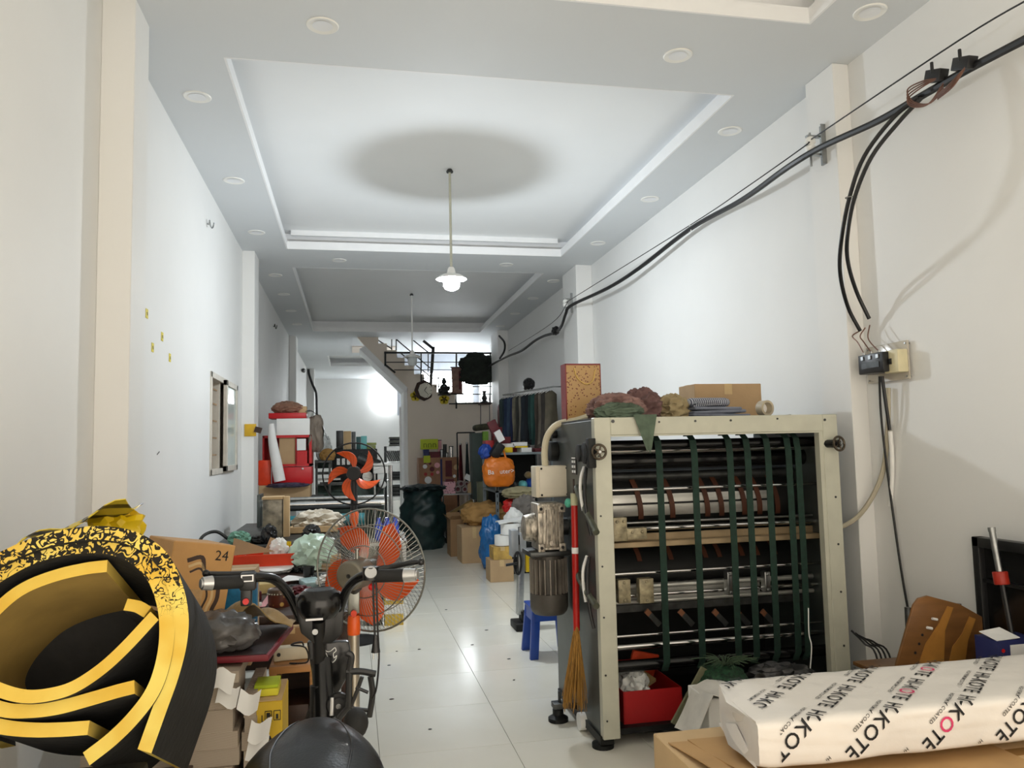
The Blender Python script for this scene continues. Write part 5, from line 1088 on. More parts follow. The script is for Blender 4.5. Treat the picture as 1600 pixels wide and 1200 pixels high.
p = PY(1578, 1008, 2.80); t = thing('small_carton', 'small navy box with open white flap behind the ream', 'box', (p.x+.02, 2.86, 0)); q = MB(); q.bb((p.x-.06, 2.8, 0), (p.x+.14, 2.92, p.z+.02)); q.build('box_body', M_navy, t, bevel=.002); q = MB(); q.prism([V(p.x-.06, 2.8, p.z+.02), V(p.x+.05, 2.8, p.z+.025), V(p.x+.03, 2.88, p.z+.05), V(p.x-.07, 2.88, p.z+.04)], (0, 0, .003)); q.build('flap', M_paper, t)
q = MB(); q.bb((p.x+.0, 2.797, p.z-.05), (p.x+.13, 2.8, p.z+.0)); q.build('white_label', M_paper, t); q = MB(); q.cyl((p.x-.035, 2.799, p.z-.02), (p.x-.035, 2.797, p.z-.02), .008, n=10); q.build('red_mark', M_red, t)
c = PY(1612, 850, 2.55); q = MB(); q.lathe([(.045, -.20), (.062, -.15), (.07, -.05), (.072, .08), (.06, .15), (.03, .19), (0, .20)], (2.57, 2.5, 1.13), 24); t = thing('wrapped_roll', 'bubble wrapped white roll standing on the wrapped ream', 'roll', (2.57, 2.5, .684)); q.build('wrap', mat('bubble_wrap', rgb(214, 216, 214), .2, var=.1, scale=40, bump=.5, bscale=50), t)
q = MB(); q.cyl((2.57, 2.5, .684), (2.57, 2.5, .95), .03, n=16); q.build('core_tube', M_paper, t)
# black cables behind the machine corner
for k in range(4):
    q = MB(); q.tube([PY(1330+6*k, 985+4*k, 3.75), PY(1350+6*k, 1005, 3.72), PY(1372+7*k, 1035, 3.66), PY(1385+8*k, 1075, 3.6)-V(0, 0, .4)], .005, 6); simple('loose_cable', 'loose black cable drooping beside the machine corner', 'cable', q, M_cable, group='loose cables beside the machine')
# ------------------------------------------------------------------ wall cables, insulators, switch plate
def insul(X0, yc, zc, label, s=1):
    t = thing('cable_insulator', label, 'insulator', (X0-.05, yc, zc-.1))
    q = MB(); q.bb((X0-.012, yc-.02, zc-.115*s), (X0, yc+.02, zc+.125*s)); q.bb((X0-.03, yc-.024, zc-.115*s), (X0, yc-.018, zc+.125*s)); q.build('bracket', M_steel, t)
    for dz_ in (.055, -.055): q = MB(); q.box((X0-.055, yc+.005, zc+dz_*s), (.11, .03, .012)); q.build('arm', M_steel, t, bevel=.003)
    q = MB(); q.lathe([(.022, -.045), (.03, -.03), (.032, -.012), (.02, 0), (.032, .012), (.03, .03), (.022, .045)], (X0-.09, yc, zc), 20); q.build('porcelain', M_enamel, t)
    q = MB(); q.cyl((X0-.09, yc, zc-.13*s), (X0-.09, yc, zc+.075*s), .006, n=8); q.build('pin', M_steel, t)
p1_ = PX(1285, 228, 2.745); p2_ = PX(893, 474, 2.65)
insul(2.755, p1_.y, p1_.z, 'steel bracket with white porcelain insulator on the near pillar'); insul(2.66, p2_.y, p2_.z, 'steel bracket with white porcelain insulator on the pillar above the gift bag')
def cab(pts, r, nm, lb, mt=None, X=2.68, **k):
    q = MB(); q.tube([PX(x, y, (xx[0] if xx else X)) for x, y, *xx in pts], r, 8); return simple(nm, lb, 'cable', q, mt or M_cable, **k)
cab([(1640, 42, 2.70), (1580, 73, 2.70), (1510, 110, 2.70), (1440, 150, 2.70), (1370, 190, 2.69), (1285, 229, 2.655), (1230, 262, 2.64), (1160, 312, 2.70), (1078, 358, 2.74), (1000, 418, 2.70), (950, 450, 2.62), (893, 477, 2.55), (884, 490, 2.54), (877, 510, 2.60), (866, 520, 2.66), (850, 525, 2.68), (835, 533, 2.68), (815, 548, 2.62), (795, 556, 2.58), (775, 566, 2.58), (765, 572, 2.58)], .019, 'main_cable', 'thick black power cable strung along the right wall')
cab([(1640, -20, 2.70), (1500, 62, 2.70), (1285, 206, 2.66), (1262, 222, 2.655), (1255, 230, 2.64), (1160, 297, 2.70), (1078, 352, 2.74), (895, 466, 2.56), (886, 474, 2.54), (862, 505, 2.62), (795, 548, 2.66)], .004, 'support_wire', 'thin steel support wire above the thick power cable')
cab([(1436, 152, 2.68), (1395, 185, 2.62), (1350, 245, 2.54), (1327, 310, 2.50), (1314, 380, 2.52), (1313, 430, 2.60), (1325, 480, 2.72), (1344, 517, 2.80)], .0105, 'drop_cable', 'outer black drop cable looping down to the switch plate')
cab([(1440, 153, 2.68), (1405, 190, 2.62), (1362, 245, 2.54), (1335, 310, 2.50), (1324, 370, 2.52), (1325, 410, 2.60), (1338, 455, 2.72), (1358, 498, 2.80)], .0105, 'drop_cable', 'inner black drop cable looping down to the switch plate')
cab([(780, 525, 2.60), (788, 535, 2.60), (788, 548, 2.60), (781, 560, 2.58)], .018, 'cable_stub', 'short black cable stub rising to the rear ceiling corner')
# connectors with bare wire loops
for (x, y, lb) in [(1510, 103, 'black cable connector with copper loops on the near cable span'), (1466, 122, 'black cable clamp beside the copper loops')]:
    c = PX(x, y, 2.69); t = thing('cable_connector', lb, 'connector', c-V(0, 0, .04)); q = MB(); q.box(c+V(-.01, 0, .01), (.05, .10, .055), (.35, 0, 0)); q.cyl(c+V(-.03, .0, .02), c+V(-.03, 0, .075), .008, n=8); q.build('clamp', M_black, t, bevel=.006)
    q = MB()
    for k in range(4): q.tube([PX(x, y, 2.66), PX(x-25, y+5+3*k, 2.64), PX(x-48, y+18+5*k, 2.63), PX(x-40, y+36+3*k, 2.64), PX(x-15, y+40, 2.65), PX(x+8, y+20-4*k, 2.65)] if x < 1490 else [PX(x, y, 2.66), PX(x-20, y+22+3*k, 2.64), PX(x-45, y+46+2*k, 2.65)], .0035, 6)
    q.build('copper_loops', M_copper, t)
c = PX(868, 517, 2.64); q = MB(); q.blob(c, (.05, .09, .06), 6, .3, 3, -.9, 3); simple('cable_joint', 'black taped cable joint below the pillar insulator', 'joint', q, M_cable)
c = PX(1078, 358, 2.73); q = MB(); q.tube([c+V(.0, .02*math.cos(t_), .03*math.sin(t_)) for t_ in [i*.7 for i in range(9)]], .003, 6); simple('cable_tie', 'pale cable tie holding the thick power cable', 'tie', q, M_white)
c = PX(1330, 309, 2.50); q = MB(); q.tube([c+V(.03*math.cos(t_), .02*math.sin(t_), 0) for t_ in [i*.6283 for i in range(10)]], .003, 6, closed=True); simple('cable_tie', 'grey tie binding the two drop cables', 'tie', q, M_steel)
A, B = PX(1360, 600, 2.85), PX(1421, 531, 2.85)
t = thing('switch_plate', 'clear acrylic plate with black contactor and cream breaker on wall', 'switch', (2.84, (A.y+B.y)/2, A.z)); ya, yb_ = B.y, A.y
q = MB(); q.bb((2.835, ya, A.z), (2.845, yb_, B.z)); q.build('acrylic_plate', mat('acrylic', rgb(214, 206, 190), .2, var=.02, alpha=.7), t, bevel=.002)
for y in (ya+.015, yb_-.015):
    for z in (A.z+.015, B.z-.015): q = MB(); q.cyl((2.86, y, z), (2.83, y, z), .005, n=8); q.build('standoff', M_steel, t)
a, b = PX(1347, 586, 2.76), PX(1384, 549, 2.76); q = MB(); q.bb((2.74, b.y, a.z), (2.835, a.y, b.z)); cn = q.build('contactor', M_black, t, bevel=.005)
for k in range(3): q = MB(); q.box((2.737, b.y+(a.y-b.y)*(.2+.3*k), b.z-.02), (.006, .02, .02)); q.cyl((2.75, b.y+(a.y-b.y)*(.2+.3*k), b.z), (2.75, b.y+(a.y-b.y)*(.2+.3*k), b.z+.012), .007, n=8); q.build('terminal', M_steel, cn)
q = MB(); q.box((2.738, (a.y+b.y)/2, (a.z+b.z)/2-.01), (.004, (a.y-b.y)*.7, .03)); q.build('face_label', M_dsteel, cn)
a2, b2 = PX(1386, 584, 2.79), PX(1406, 545, 2.79); q = MB(); q.bb((2.775, b2.y, a2.z), (2.835, a2.y, b2.z)); br = q.build('breaker', mat('breaker_cream', rgb(224, 214, 176), .45), t, bevel=.004); q = MB(); q.box((2.77, (a2.y+b2.y)/2, (a2.z+b2.z)/2), (.012, .014, .03)); q.build('toggle', M_black, br)
for k in range(3):
    q = MB(); q.tube([PX(1345+7*k, 516-4*k, 2.80), PX(1332+12*k, 525, 2.77), PX(1340+10*k, 535, 2.76), V(2.75, b.y+(a.y-b.y)*(.8-.3*k), b.z+.005)], .0035, 6); q.build('copper_lead', M_copper, t)
cab([(1374, 588, 2.79), (1376, 640, 2.80), (1382, 700, 2.82), (1395, 800, 2.84), (1408, 890, 2.84), (1420, 960, 2.84)], .006, 'wall_cable', 'thin black cable running down the wall from the switch plate')
cab([(1378, 588, 2.79), (1384, 630, 2.80), (1390, 672, 2.82)], .009, 'wall_cable', 'short thick black cable below the switch plate')
cab([(1391, 674, 2.83), (1394, 720, 2.84), (1393, 770, 2.845), (1390, 790, 2.845)], .012, 'white_conduit', 'white plastic conduit on the wall under the short cable', M_white)
# ------------------------------------------------------------------ left wall details
M_ystick = mat('yellow_sticker', rgb(232, 214, 70), .5, var=.08, scale=40)
for (x, y) in [(229, 490), (253, 526), (238, 543), (265, 559)]:
    p = PX(x, y, XL); t = thing('yellow_sticker', 'small yellow wall sticker with dark mark on the left wall', 'sticker', p, 'yellow stickers on the left wall')
    q = MB(); q.box(p+V(.002, 0, 0), (.003, .05, .055)); q.build('sticker', M_ystick, t, bevel=.001); q = MB(); q.box(p+V(.004, 0, 0), (.001, .012, .02), (.4, 0, 0)); q.build('mark', M_ink, t)
for (x, y, r, lb) in [(323, 350, .03, 'small wire coil hook on the left wall above the window'), (427, 510, .035, 'small wire coil hook on the left wall past the pillar')]:
    p = PX(x, y, XL); q = MB(); q.tube([p+V(.012+.004*k, r*math.cos(k*.7), r*math.sin(k*.7)) for k in range(11)], .006, 6); q.cyl(p, p+V(.02, 0, 0), .006, n=8); simple('wire_hook', lb, 'hook', q, M_steel if x < 400 else M_black)
p = PX(247, 708, XL); q = MB(); q.box(p+V(.001, 0, 0), (.002, .06, .006), (.3, 0, 0)); simple('wall_chip', 'small dark chip mark on the left wall', 'mark', q, M_dsteel)
p = PY(396, 672, 8.72); t = thing('yellow_tape', 'yellow tape pack fixed on the left pillar', 'tape', p-V(0, 0, .06)); q = MB(); q.box(p+V(-.03, -.008, 0), (.12, .014, .13)); q.build('tape', mat('amber_tape', rgb(226, 180, 40), .35, var=.1), t, bevel=.003); q = MB(); q.box(p+V(.05, -.02, .0), (.07, .03, .06), (0, .3, 0)); q.build('hook', M_dwood, t)
# ------------------------------------------------------------------ second bench on the left (rollers, tubes)
BZ = .84
t = thing('work_bench', 'long grey work bench behind the desk carrying rollers', 'bench', (-.45, 6.9, 0))
q = MB(); q.bb((-1.0, 6.0, BZ-.04), (.0, 6.28, BZ)); q.bb((-1.0, 6.68, BZ-.04), (.02, 7.9, BZ)); q.bb((-1.0, 6.28, BZ-.04), (-.1, 6.68, BZ)); q.build('bench_top', M_dsteel, t, bevel=.004)
for x in (-.95, -.05):
    for y in (6.06, 7.82): q = MB(); q.bb((x-.025, y-.025, 0), (x+.025, y+.025, BZ-.04)); q.build('leg', M_dsteel, t)
q = MB(); q.bb((-.95, 6.9, .15), (-.02, 7.8, .75)); q.build('lower_cabinet', M_panel, t, bevel=.006)
t = thing('roller_frame', 'long chrome roller assembly on the rear of the bench', 'rollers', (-.3, 7.6, BZ))
for (y, px0, px1, r, mt_) in [(7.6, 410, 601, .028, M_chrome), (7.7, 410, 600, .02, M_steel), (7.5, 412, 596, .018, M_dark)]:
    z = {7.6: PY(500, 788, 7.6).z, 7.7: PY(500, 779, 7.7).z, 7.5: PY(500, 794, 7.5).z}[y]; a, b = PY(px0, 785, y), PY(px1, 785, y); q = MB(); q.cyl((a.x, y, z), (b.x, y, z), r, n=20); q.build('roller', mt_, t)
for x in (PY(408, 785, 7.6).x-.02, PY(602, 785, 7.6).x): q = MB(); q.bb((min(x, .0), 7.45, BZ), (min(x, .0)+.025, 7.75, PY(500, 774, 7.6).z+.03)); q.build('end_plate', M_panel, t, bevel=.004)
a, b = PY(425, 803, 7.25), PY(569, 800, 7.25); q = MB(); q.cyl((a.x, 7.25, BZ+.055), (b.x, 7.25, BZ+.055), .05, n=24); q.cyl((b.x-.3, 7.25, BZ+.055), (b.x+.002, 7.25, BZ+.055), .054, n=24); simple('teal_tube', 'long teal tube lying on the bench before the rollers', 'tube', q, M_teal)
# wooden tray with rags
a, b = PZ(455, 832, BZ), PZ(528, 832, BZ); yb = min(a.y, b.y); t = thing('wooden_tray', 'shallow wooden tray holding a crumpled white cloth', 'tray', ((a.x+b.x)/2, yb+.15, BZ))
q = MB(); q.bb((a.x, yb, BZ), (b.x, yb+.02, BZ+.055)); q.bb((a.x, yb+.33, BZ), (b.x, yb+.35, BZ+.055)); q.bb((b.x-.02, yb+.02, BZ), (b.x, yb+.33, BZ+.055)); q.bb((a.x, yb+.02, BZ), (a.x+.02, yb+.33, BZ+.055)); q.bb((a.x, yb, BZ), (b.x, yb+.35, BZ+.008)); q.build('tray_body', M_card2, t)
crumple('white_rag', 'crumpled white cloth heaped in the wooden tray', 'cloth', ((a.x+b.x)/2+.03, yb+.18, BZ+.01), (.17, .12, .08), mat('offwhite_cloth', rgb(206, 198, 182), .95, bump=.2), 81, .45, 2.5, sub=4)
crumple('black_glove', 'small black glove beside the crumpled white cloth', 'glove', (b.x+.03-.14, 7.05, BZ), (.09, .06, .05), M_black, 83, .35)
# tall clear box with tan column
a, b = PY(410, 826, 6.5), PY(441, 780, 6.5); t = thing('clear_box', 'tall worn clear plastic box beside the left pillar', 'box', ((a.x+b.x)/2, 6.6, BZ)); q = MB(); q.bb((a.x, 6.5, BZ), (b.x, 6.66, b.z)); q.build('box_body', mat('worn_acrylic', rgb(150, 140, 120), .35, var=.35, scale=14), t, bevel=.006); q = MB(); q.bb((a.x-.005, 6.495, b.z), (b.x+.005, 6.665, b.z+.02)); q.build('lid', M_card2, t)
a2 = PY(452, 826, 6.5); q = MB(); q.bb((b.x+.008, 6.5, BZ), (a2.x, 6.58, b.z+.02)); simple('wooden_block', 'upright tan wooden block beside the clear box', 'block', q, M_card2, bevel=.003)
q = MB(); c = PZ(395, 838, BZ); q.tube([V(-1.1, 6.0, BZ+.0), V(-1.06, 6.05, BZ+.08), V(-.98, 6.1, BZ+.10), V(-.9, 6.12, BZ+.04), V(-.88, 6.13, BZ+.012)], .012, 8); simple('bent_pipe', 'bent grey pipe at the left end of the bench', 'pipe', q, M_dsteel)
# bits on the front strip of the bench
for k, (x, y, r, mt_, nm, lb) in enumerate([(392, 836, (.07, .05, .05), mat('sea_green', rgb(110, 160, 140), .5), 'green_scrap', 'sea green scrap on the bench front by the pillar'), (415, 838, (.06, .05, .03), M_black, 'black_scrap', 'black rubber scrap on the bench front'), (432, 836, (.05, .05, .07), M_black, 'cable_coil', 'black cable coil standing on the bench front'), (490, 838, (.06, .05, .06), M_black, 'black_rag', 'black rag on the bench front before the wooden tray'), (508, 840, (.07, .03, .012), M_paper, 'paper_strip', 'white paper strip beside the black rag')]):
    c = PZ(x, y, BZ); crumple(nm, lb, 'scrap', (max(c.x, -.98), 6.1+.03*(k % 2), BZ), r, mt_, 90+k, .3)
# grey drawer unit and yellow box on the floor behind the fan
a, b = PY(572, 968, 6.9), PY(598, 908, 6.9); t = thing('grey_bin', 'dark grey bin on the floor behind the big fan', 'bin', ((a.x+b.x)/2, 7.05, 0)); q = MB(); q.lathe([(.075, 0), (.09, .32), (.083, .32), (.07, .01)], ((a.x+b.x)/2, 7.05, 0), 24, cap=False); q.build('bin_body', M_panel, t)
q = MB(); q.lathe([(.091, .315), (.096, .33), (.083, .33)], ((a.x+b.x)/2, 7.05, 0), 24, cap=False); q.build('rim', M_dsteel, t)
a, b = PY(601, 967, 6.95), PY(630, 920, 6.95); t = thing('yellow_box', 'yellow and white striped box on the floor behind the fan guard', 'box', ((a.x+b.x)/2, 7.05, 0)); zt = max(.22, b.z)
q = MB(); q.bb((a.x, 6.95, 0), (b.x, 7.18, zt)); q.build('box_body', mat('box_yellow', rgb(222, 184, 60), .5), t, bevel=.003); q = MB(); q.bb((a.x-.001, 6.948, zt*.32), (b.x+.001, 6.95, zt*.58)); q.build('white_band', M_paper, t); q = MB(); q.bb((a.x+.01, 6.948, zt*.7), (b.x-.01, 6.949, zt*.9)); q.build('print_band', M_paper, t)
a = PY(625, 820, 8.6); t = thing('blue_bottle_pack', 'pack of blue bottles on a low stand behind the fan guard', 'bottles', PY(604, 830, 8.4))
q = MB(); c = PY(604, 822, 8.4)
for k in range(3): q.lathe([(.035, 0), (.04, .02), (.04, .16), (.02, .2), (.02, .23)], (c.x-.08+.085*k, 8.4, c.z-.14), 14)
q.build('bottle', mat('bottle_blue', rgb(70, 90, 190), .2, var=.2, scale=20), t)
q = MB(); q.bb((c.x-.45, 8.2, c.z-.18), (c.x+.2, 8.6, c.z-.14)); 
for x in (c.x-.42, c.x+.17):
    for y in (8.23, 8.57): q.bb((x-.02, y-.02, 0), (x+.02, y+.02, c.z-.18))
simple('low_stand', 'low steel stand under the blue bottles', 'stand', q, M_steel)
# ------------------------------------------------------------------ red cabinet pile beyond the pillar
RYp = 9.55; z_ = lambda y: PY(450, y, RYp).z
X_ = lambda x: PY(x, 700, RYp).x
t = thing('steel_rack', 'dark steel rack carrying the red cabinets', 'rack', (-.72, 9.8, 0)); q = MB(); q.bb((-1.05, RYp-.15, z_(778)-.03), (-.35, RYp+.55, z_(778))); q.build('shelf_board', M_dsteel, t)
for x in (-1.02, -.38):
    for y in (RYp-.1, RYp+.5): q = MB(); q.bb((x-.02, y-.02, 0), (x+.02, y+.02, z_(778)-.03)); q.build('leg', M_dsteel, t)
carton('carton', 'flat brown carton under the red cabinet', (X_(406), RYp-.1, z_(778)), (X_(485), RYp+.35, z_(757)), M_card)
t = thing('red_cabinet', 'open red cabinet with brown sheet inside and red drawer below', 'cabinet', (X_(450), RYp+.2, z_(757)))
q = MB(); x0, x1, ya, yb2, za, zb2 = X_(410), X_(487), RYp, RYp+.4, z_(729), z_(680)
q.bb((x0, ya, za), (x0+.02, yb2, zb2)); q.bb((x1-.03, ya, za), (x1, yb2, zb2)); q.bb((x0, ya, zb2-.03), (x1, yb2, zb2)); q.bb((x0, ya, za), (x1, yb2, za+.03)); q.bb((x0, yb2-.02, za), (x1, yb2, zb2)); q.bb((X_(462), ya, za), (X_(463), yb2, zb2)); q.build('carcass', M_redp, t)
q = MB(); q.bb((X_(425), ya, z_(757)), (x1, yb2, z_(730))); dr = q.build('drawer', M_redp, t, bevel=.006); q = MB(); q.sphere((X_(473), ya-.01, z_(733)), .012, 10, 8); q.build('knob', M_white, dr)
q = MB(); q.bb((X_(436), ya+.03, za+.03), (X_(461), ya+.04, zb2-.03)); q.build('brown_sheet', M_card, t); q = MB(); q.bb((X_(464), ya-.004, z_(704)), (X_(478), ya, z_(686))); q.build('white_panel', M_paper, t); q = MB(); q.bb((X_(464), ya-.003, za+.03), (X_(480), ya, z_(705))); q.build('red_panel', M_redp, t)
crumple('black_bag', 'small black bag hanging inside the red cabinet', 'bag', (X_(443), RYp-.06, z_(757)+.0), (.05, .04, .28), M_black, 97, .15) if False else None
q = MB(); q.bb((X_(405), RYp-.09, z_(757)), (X_(424), RYp+.0-.005, z_(718))); simple('red_bin', 'bright orange red bin beside the white paper roll', 'bin', q, M_ored, bevel=.01)
a, b = PY(424, 662, RYp-.12), PY(436, 752, RYp-.14); q = MB(); q.tube([b+V(.01, 0, 0), b.lerp(a, .3), b.lerp(a, .7)+V(-.012, 0, 0), a], lambda t_: .065-.035*t_**2, 14); simple('paper_tube', 'bent white paper roll leaning on the red cabinet', 'roll', q, M_paper)
q = MB(); q.bb((X_(432), RYp, z_(680)), (X_(484), RYp+.4, z_(654))); simple('white_carton', 'white box on top of the red cabinet', 'box', q, M_paper, bevel=.004)
q = MB(); q.blob((X_(492), RYp+.2, (z_(653)+z_(706))/2), (.09, .2, .22), 14, .15, 2.5, -.95, 4, p=4); simple('taupe_sack', 'taupe wrapped bundle beside the white box', 'bundle', q, mat('taupe_wrap', rgb(128, 116, 104), .7, var=.1, bump=.2), ang=50)
q = MB(); q.bb((X_(419), RYp+.02, z_(653.5)), (X_(478), RYp+.4, z_(645))); simple('red_serving_tray', 'flat red tray under the brown paper bags', 'lid', q, M_redp, bevel=.004)
crumple('brown_paper', 'crumpled brown paper bags on top of the red tray', 'paper', (X_(447), RYp+.2, z_(645)), (.16, .14, .075), mat('brown_bag', rgb(150, 112, 92), .8, var=.12), 101, .25, 2.2); a = PY(478, 640, RYp+.2)
q = MB(); q.bb((X_(465), RYp+.15, z_(645)), (X_(478), RYp+.3, z_(634))); simple('cream_box', 'small cream box beside the crumpled brown paper', 'box', q, M_card2, bevel=.003)
q = MB(); q.sheet(lambda u, v: V(X_(476)+.26*u, RYp+.1+.3*v, z_(650)+.10*math.sin(2.2*u+.6)-.32*u*u), 10, 4, .004); simple('black_film', 'black plastic film draped over the taupe bundle', 'film', q, M_black)
crumple('magazine_pile', 'bent dark magazines hanging off the carton edge', 'magazines', (X_(452), RYp-.16, z_(761)), (.22, .09, .03), mat('dark_print', rgb(60, 56, 80), .4, var=.3, scale=16), 103, .2)
# ------------------------------------------------------------------ rear-left machines and boxes
PYm = 11.2; zz = lambda y, Y=PYm: PY(550, y, Y).z; xx = lambda x, Y=PYm: PY(x, 720, Y).x
M_gmach = mat('machine_green', rgb(52, 72, 64), .5, .2, var=.25, scale=8)
t = thing('offset_press', 'dark green press with rollers behind the second fan', 'machine', (xx(545), PYm+.3, 0))
q = MB(); q.bb((xx(493), PYm+.1, 0), (xx(600), PYm+.7, zz(757))); q.build('base', M_gmach, t, bevel=.01)
q = MB(); q.cyl((xx(492), PYm, zz(724)), (xx(518), PYm, zz(724)), .06, n=20); q.build('roller', M_gmach, t); q = MB(); q.bb((xx(518), PYm+.1, zz(757)), (xx(590), PYm+.6, zz(702))); q.build('tower', M_dark, t, bevel=.01)
for k in range(4): q = MB(); q.bb((xx(526+8*k), PYm+.06, zz(726)), (xx(531+8*k), PYm+.1, zz(716))); q.build('ink_key', M_white, t)
q = MB(); q.cyl((xx(560), PYm+.06, zz(716)), (xx(592), PYm+.02, zz(730)), .09, n=20); q.build('feed_drum', M_dsteel, t)
for (x, y, r) in [(574, 745, .07), (586, 757, .06), (594, 762, .05)]: q = MB(); q.cyl((xx(x), PYm-.02, zz(y)), (xx(x), PYm+.12, zz(y)), r, n=20); q.build('gear', M_gmach if r < .07 else M_steel, t)
for (x0, y0, x1, y1, mt_) in [(494, 736, 530, 740, M_dsteel), (494, 746, 532, 749, M_steel), (500, 752, 540, 757, M_dsteel), (494, 768, 540, 774, M_gmach)]: q = MB(); q.bb((xx(x0), PYm-.1, zz(y1)), (xx(x1), PYm+.1, zz(y0))); q.build('side_bar', mt_, t)
for (x0, x1, y1, mt_, nm, lb, Y) in [(525, 536, 672, M_black, 'black_box', 'upright black box on the green press', PYm+.2), (536.5, 549, 673, M_card2, 'tan_box', 'upright tan box on the green press', PYm+.2), (549.5, 556, 674, M_dsteel, 'grey_box', 'narrow grey box beside the tan box', PYm+.2), (557, 564, 682, mat('dark_teal', rgb(30, 90, 90), .5), 'teal_box', 'dark teal box beside the turquoise box', PYm+.25), (564.5, 574, 681, M_teallt, 'turquoise_box', 'pale turquoise box behind the second fan', PYm+.25)]:
    q = MB(); q.bb((xx(x0), Y, zz(702)), (xx(x1), Y+.25, zz(y1))); simple(nm, lb, 'box', q, mt_, bevel=.004)
for k, (x0, x1, y0, y1) in enumerate([(574, 588, 702, 696.5), (573.5, 589, 696, 692)]):
    q = MB(); q.bb((xx(x0)+.002, PYm+.2+.02*k, zz(y0)), (xx(x1), PYm+.45, zz(y1))); simple('sage_box', ['sage green box at the bottom of its pair', 'sage green box lying on the other sage box'][k], 'box', q, M_sage, bevel=.004)
crumple('film_bundle', 'crumpled clear film bundle beside the taupe bundle', 'film', (xx(507), PYm-.2, zz(718)), (.09, .1, .17), M_film, 111, .3); crumple('brown_bundle', 'crumpled ochre paper under the clear film bundle', 'paper', (xx(513), PYm-.32, zz(718)), (.09, .05, .08), mat('ochre_paper', rgb(170, 130, 70), .8), 113, .3)
q = MB(); q.bb((xx(494), PYm-.45, zz(718)-.03), (xx(518), PYm-.08, zz(718))); 
for x in (xx(496), xx(516)): q.bb((x-.015, PYm-.3, 0), (x+.015, PYm-.27, zz(718)-.03))
simple('side_shelf', 'narrow steel shelf before the green press', 'shelf', q, M_dsteel)
# white feeder table
t = thing('white_table', 'white topped table on silver legs in front of the rack', 'table', (xx(601), PYm-.3, 0)); Y = PYm-.6
x0, x1 = PY(586, 730, Y).x, PY(613, 730, Y).x; zt = PY(600, 724, Y).z
q = MB(); q.bb((x0-.02, Y, zt-.03), (x1, Y+.5, zt)); q.bb((x0-.02, Y+.01, zt-.13), (x1-.05, Y+.4, zt-.04)); q.build('table_top', M_white, t, bevel=.006)
for (x, y) in [(x1-.015, Y+.015), (x1-.015, Y+.48), (x0, Y+.48), (x0, Y+.2)]: q = MB(); q.cyl((x, y, 0), (x, y, zt-.03), .018, n=12); q.build('leg', M_chrome, t)
q = MB(); q.cyl((x0, Y+.2, .42), (x1, Y+.02, .30), .012, n=8); q.bb((x0, Y, .30), (x1+.02, Y+.04, .34)); q.build('brace', M_steel, t)
q = MB(); q.sphere((x1-.13, Y-.0, zt-.28), .05, 16, 10); q.build('dial', M_white, t)
crumple('white_wad', 'white paper wad on the floor brace of the white table', 'paper', (x1+.06, Y+.02, .341), (.09, .06, .05), M_paper, 117, .3)
# black rack with folders in the rear room
YK = 16.9; kx = lambda x: PY(x, 720, YK).x; kz = lambda y: PY(618, y, YK).z
t = thing('folder_rack', 'black wire rack of leaning dark folders in the rear room', 'rack', (kx(620), YK+.2, 0))
for x in (kx(603), kx(634)):
    for y in (YK, YK+.5): q = MB(); q.cyl((x, y, 0), (x, y, kz(697)), .02, n=8); q.build('post', M_dsteel, t)
for y in (697, 722, 750, 775): q = MB(); q.bb((kx(603), YK, kz(y)-.02), (kx(634), YK+.5, kz(y))); q.build('shelf_board', M_steel, t)
random.seed(6)
for k in range(9):
    q = MB(); x = kx(606)+.042*k; q.box((x, YK+.2, kz(722)+.13), (.022, .3, .25), (0, -.45, 0)); f_ = q.build('folder', M_black if k % 3 else M_dsteel, t)
for k in range(6):
    q = MB(); q.bb((kx(610)+.01*(k % 2), YK+.05, kz(750)+.03*k), (kx(632), YK+.4, kz(750)+.03*k+.026)); q.build('folder', M_dark if k % 2 else M_dsteel, t); q = MB(); q.bb((kx(610), YK+.05, kz(775)+.04*k), (kx(632)-.01*(k % 2), YK+.4, kz(775)+.04*k+.035)); q.build('folder', M_dsteel if k % 2 else M_dark, t)
for k in range(5): q = MB(); q.bb((kx(609)+.012*(k % 2), YK+.05, kz(697)+.04*k), (kx(632), YK+.4, kz(697)+.04*k+.036)); simple('flat_folder', 'flat dark folder in the pile on top of the black rack', 'folder', q, M_dark if k % 2 else mat('folder_grey', rgb(70, 70, 62), .6), group='folders piled on the black rack')
# ------------------------------------------------------------------ centre rear: sack, tables, cartons
c = PZ(662, 861, 0); q = MB()
def sackf(u, v):
    an = 2*math.pi*u; r = .30+.05*math.sin(math.pi*min(1, v*1.2))-.04*v**3; h = .92*v
    n_ = .03*noise.fractal(V(math.cos(an)*2, math.sin(an)*2, v*6), 1, 2, 4)+.018*math.sin(v*22+3*math.sin(an*2))*(.4+.6*v)
    sq = 1+.08*math.cos(4*an); return V(c.x+(r+n_)*sq*math.cos(an)+.03*v, c.y+.3+(r*.75+n_)*math.sin(an), h)
nu, nv = 48, 40; vs = [sackf(i/nu, j/nv) for j in range(nv+1) for i in range(nu)]; q.add(vs, [(j*nu+i, j*nu+(i+1) % nu, (j+1)*nu+(i+1) % nu, (j+1)*nu+i) for j in range(nv) for i in range(nu)]+[tuple(range(nu))])
t = thing('green_sack', 'big dark green sack standing on the tiled floor', 'sack', (c.x, c.y+.3, 0)); q.build('sack_body', mat('sack_green', rgb(24, 50, 50), .45, var=.2, scale=6, bump=.25, bscale=14), t, ang=60)
q = MB(); q.blob((c.x+.03, c.y+.3, .92), (.33, .25, .06), 5, .25, 3, -.95, 4); q.build('folded_mouth', mat('sack_dark', rgb(20, 38, 40), .5, var=.2), t)
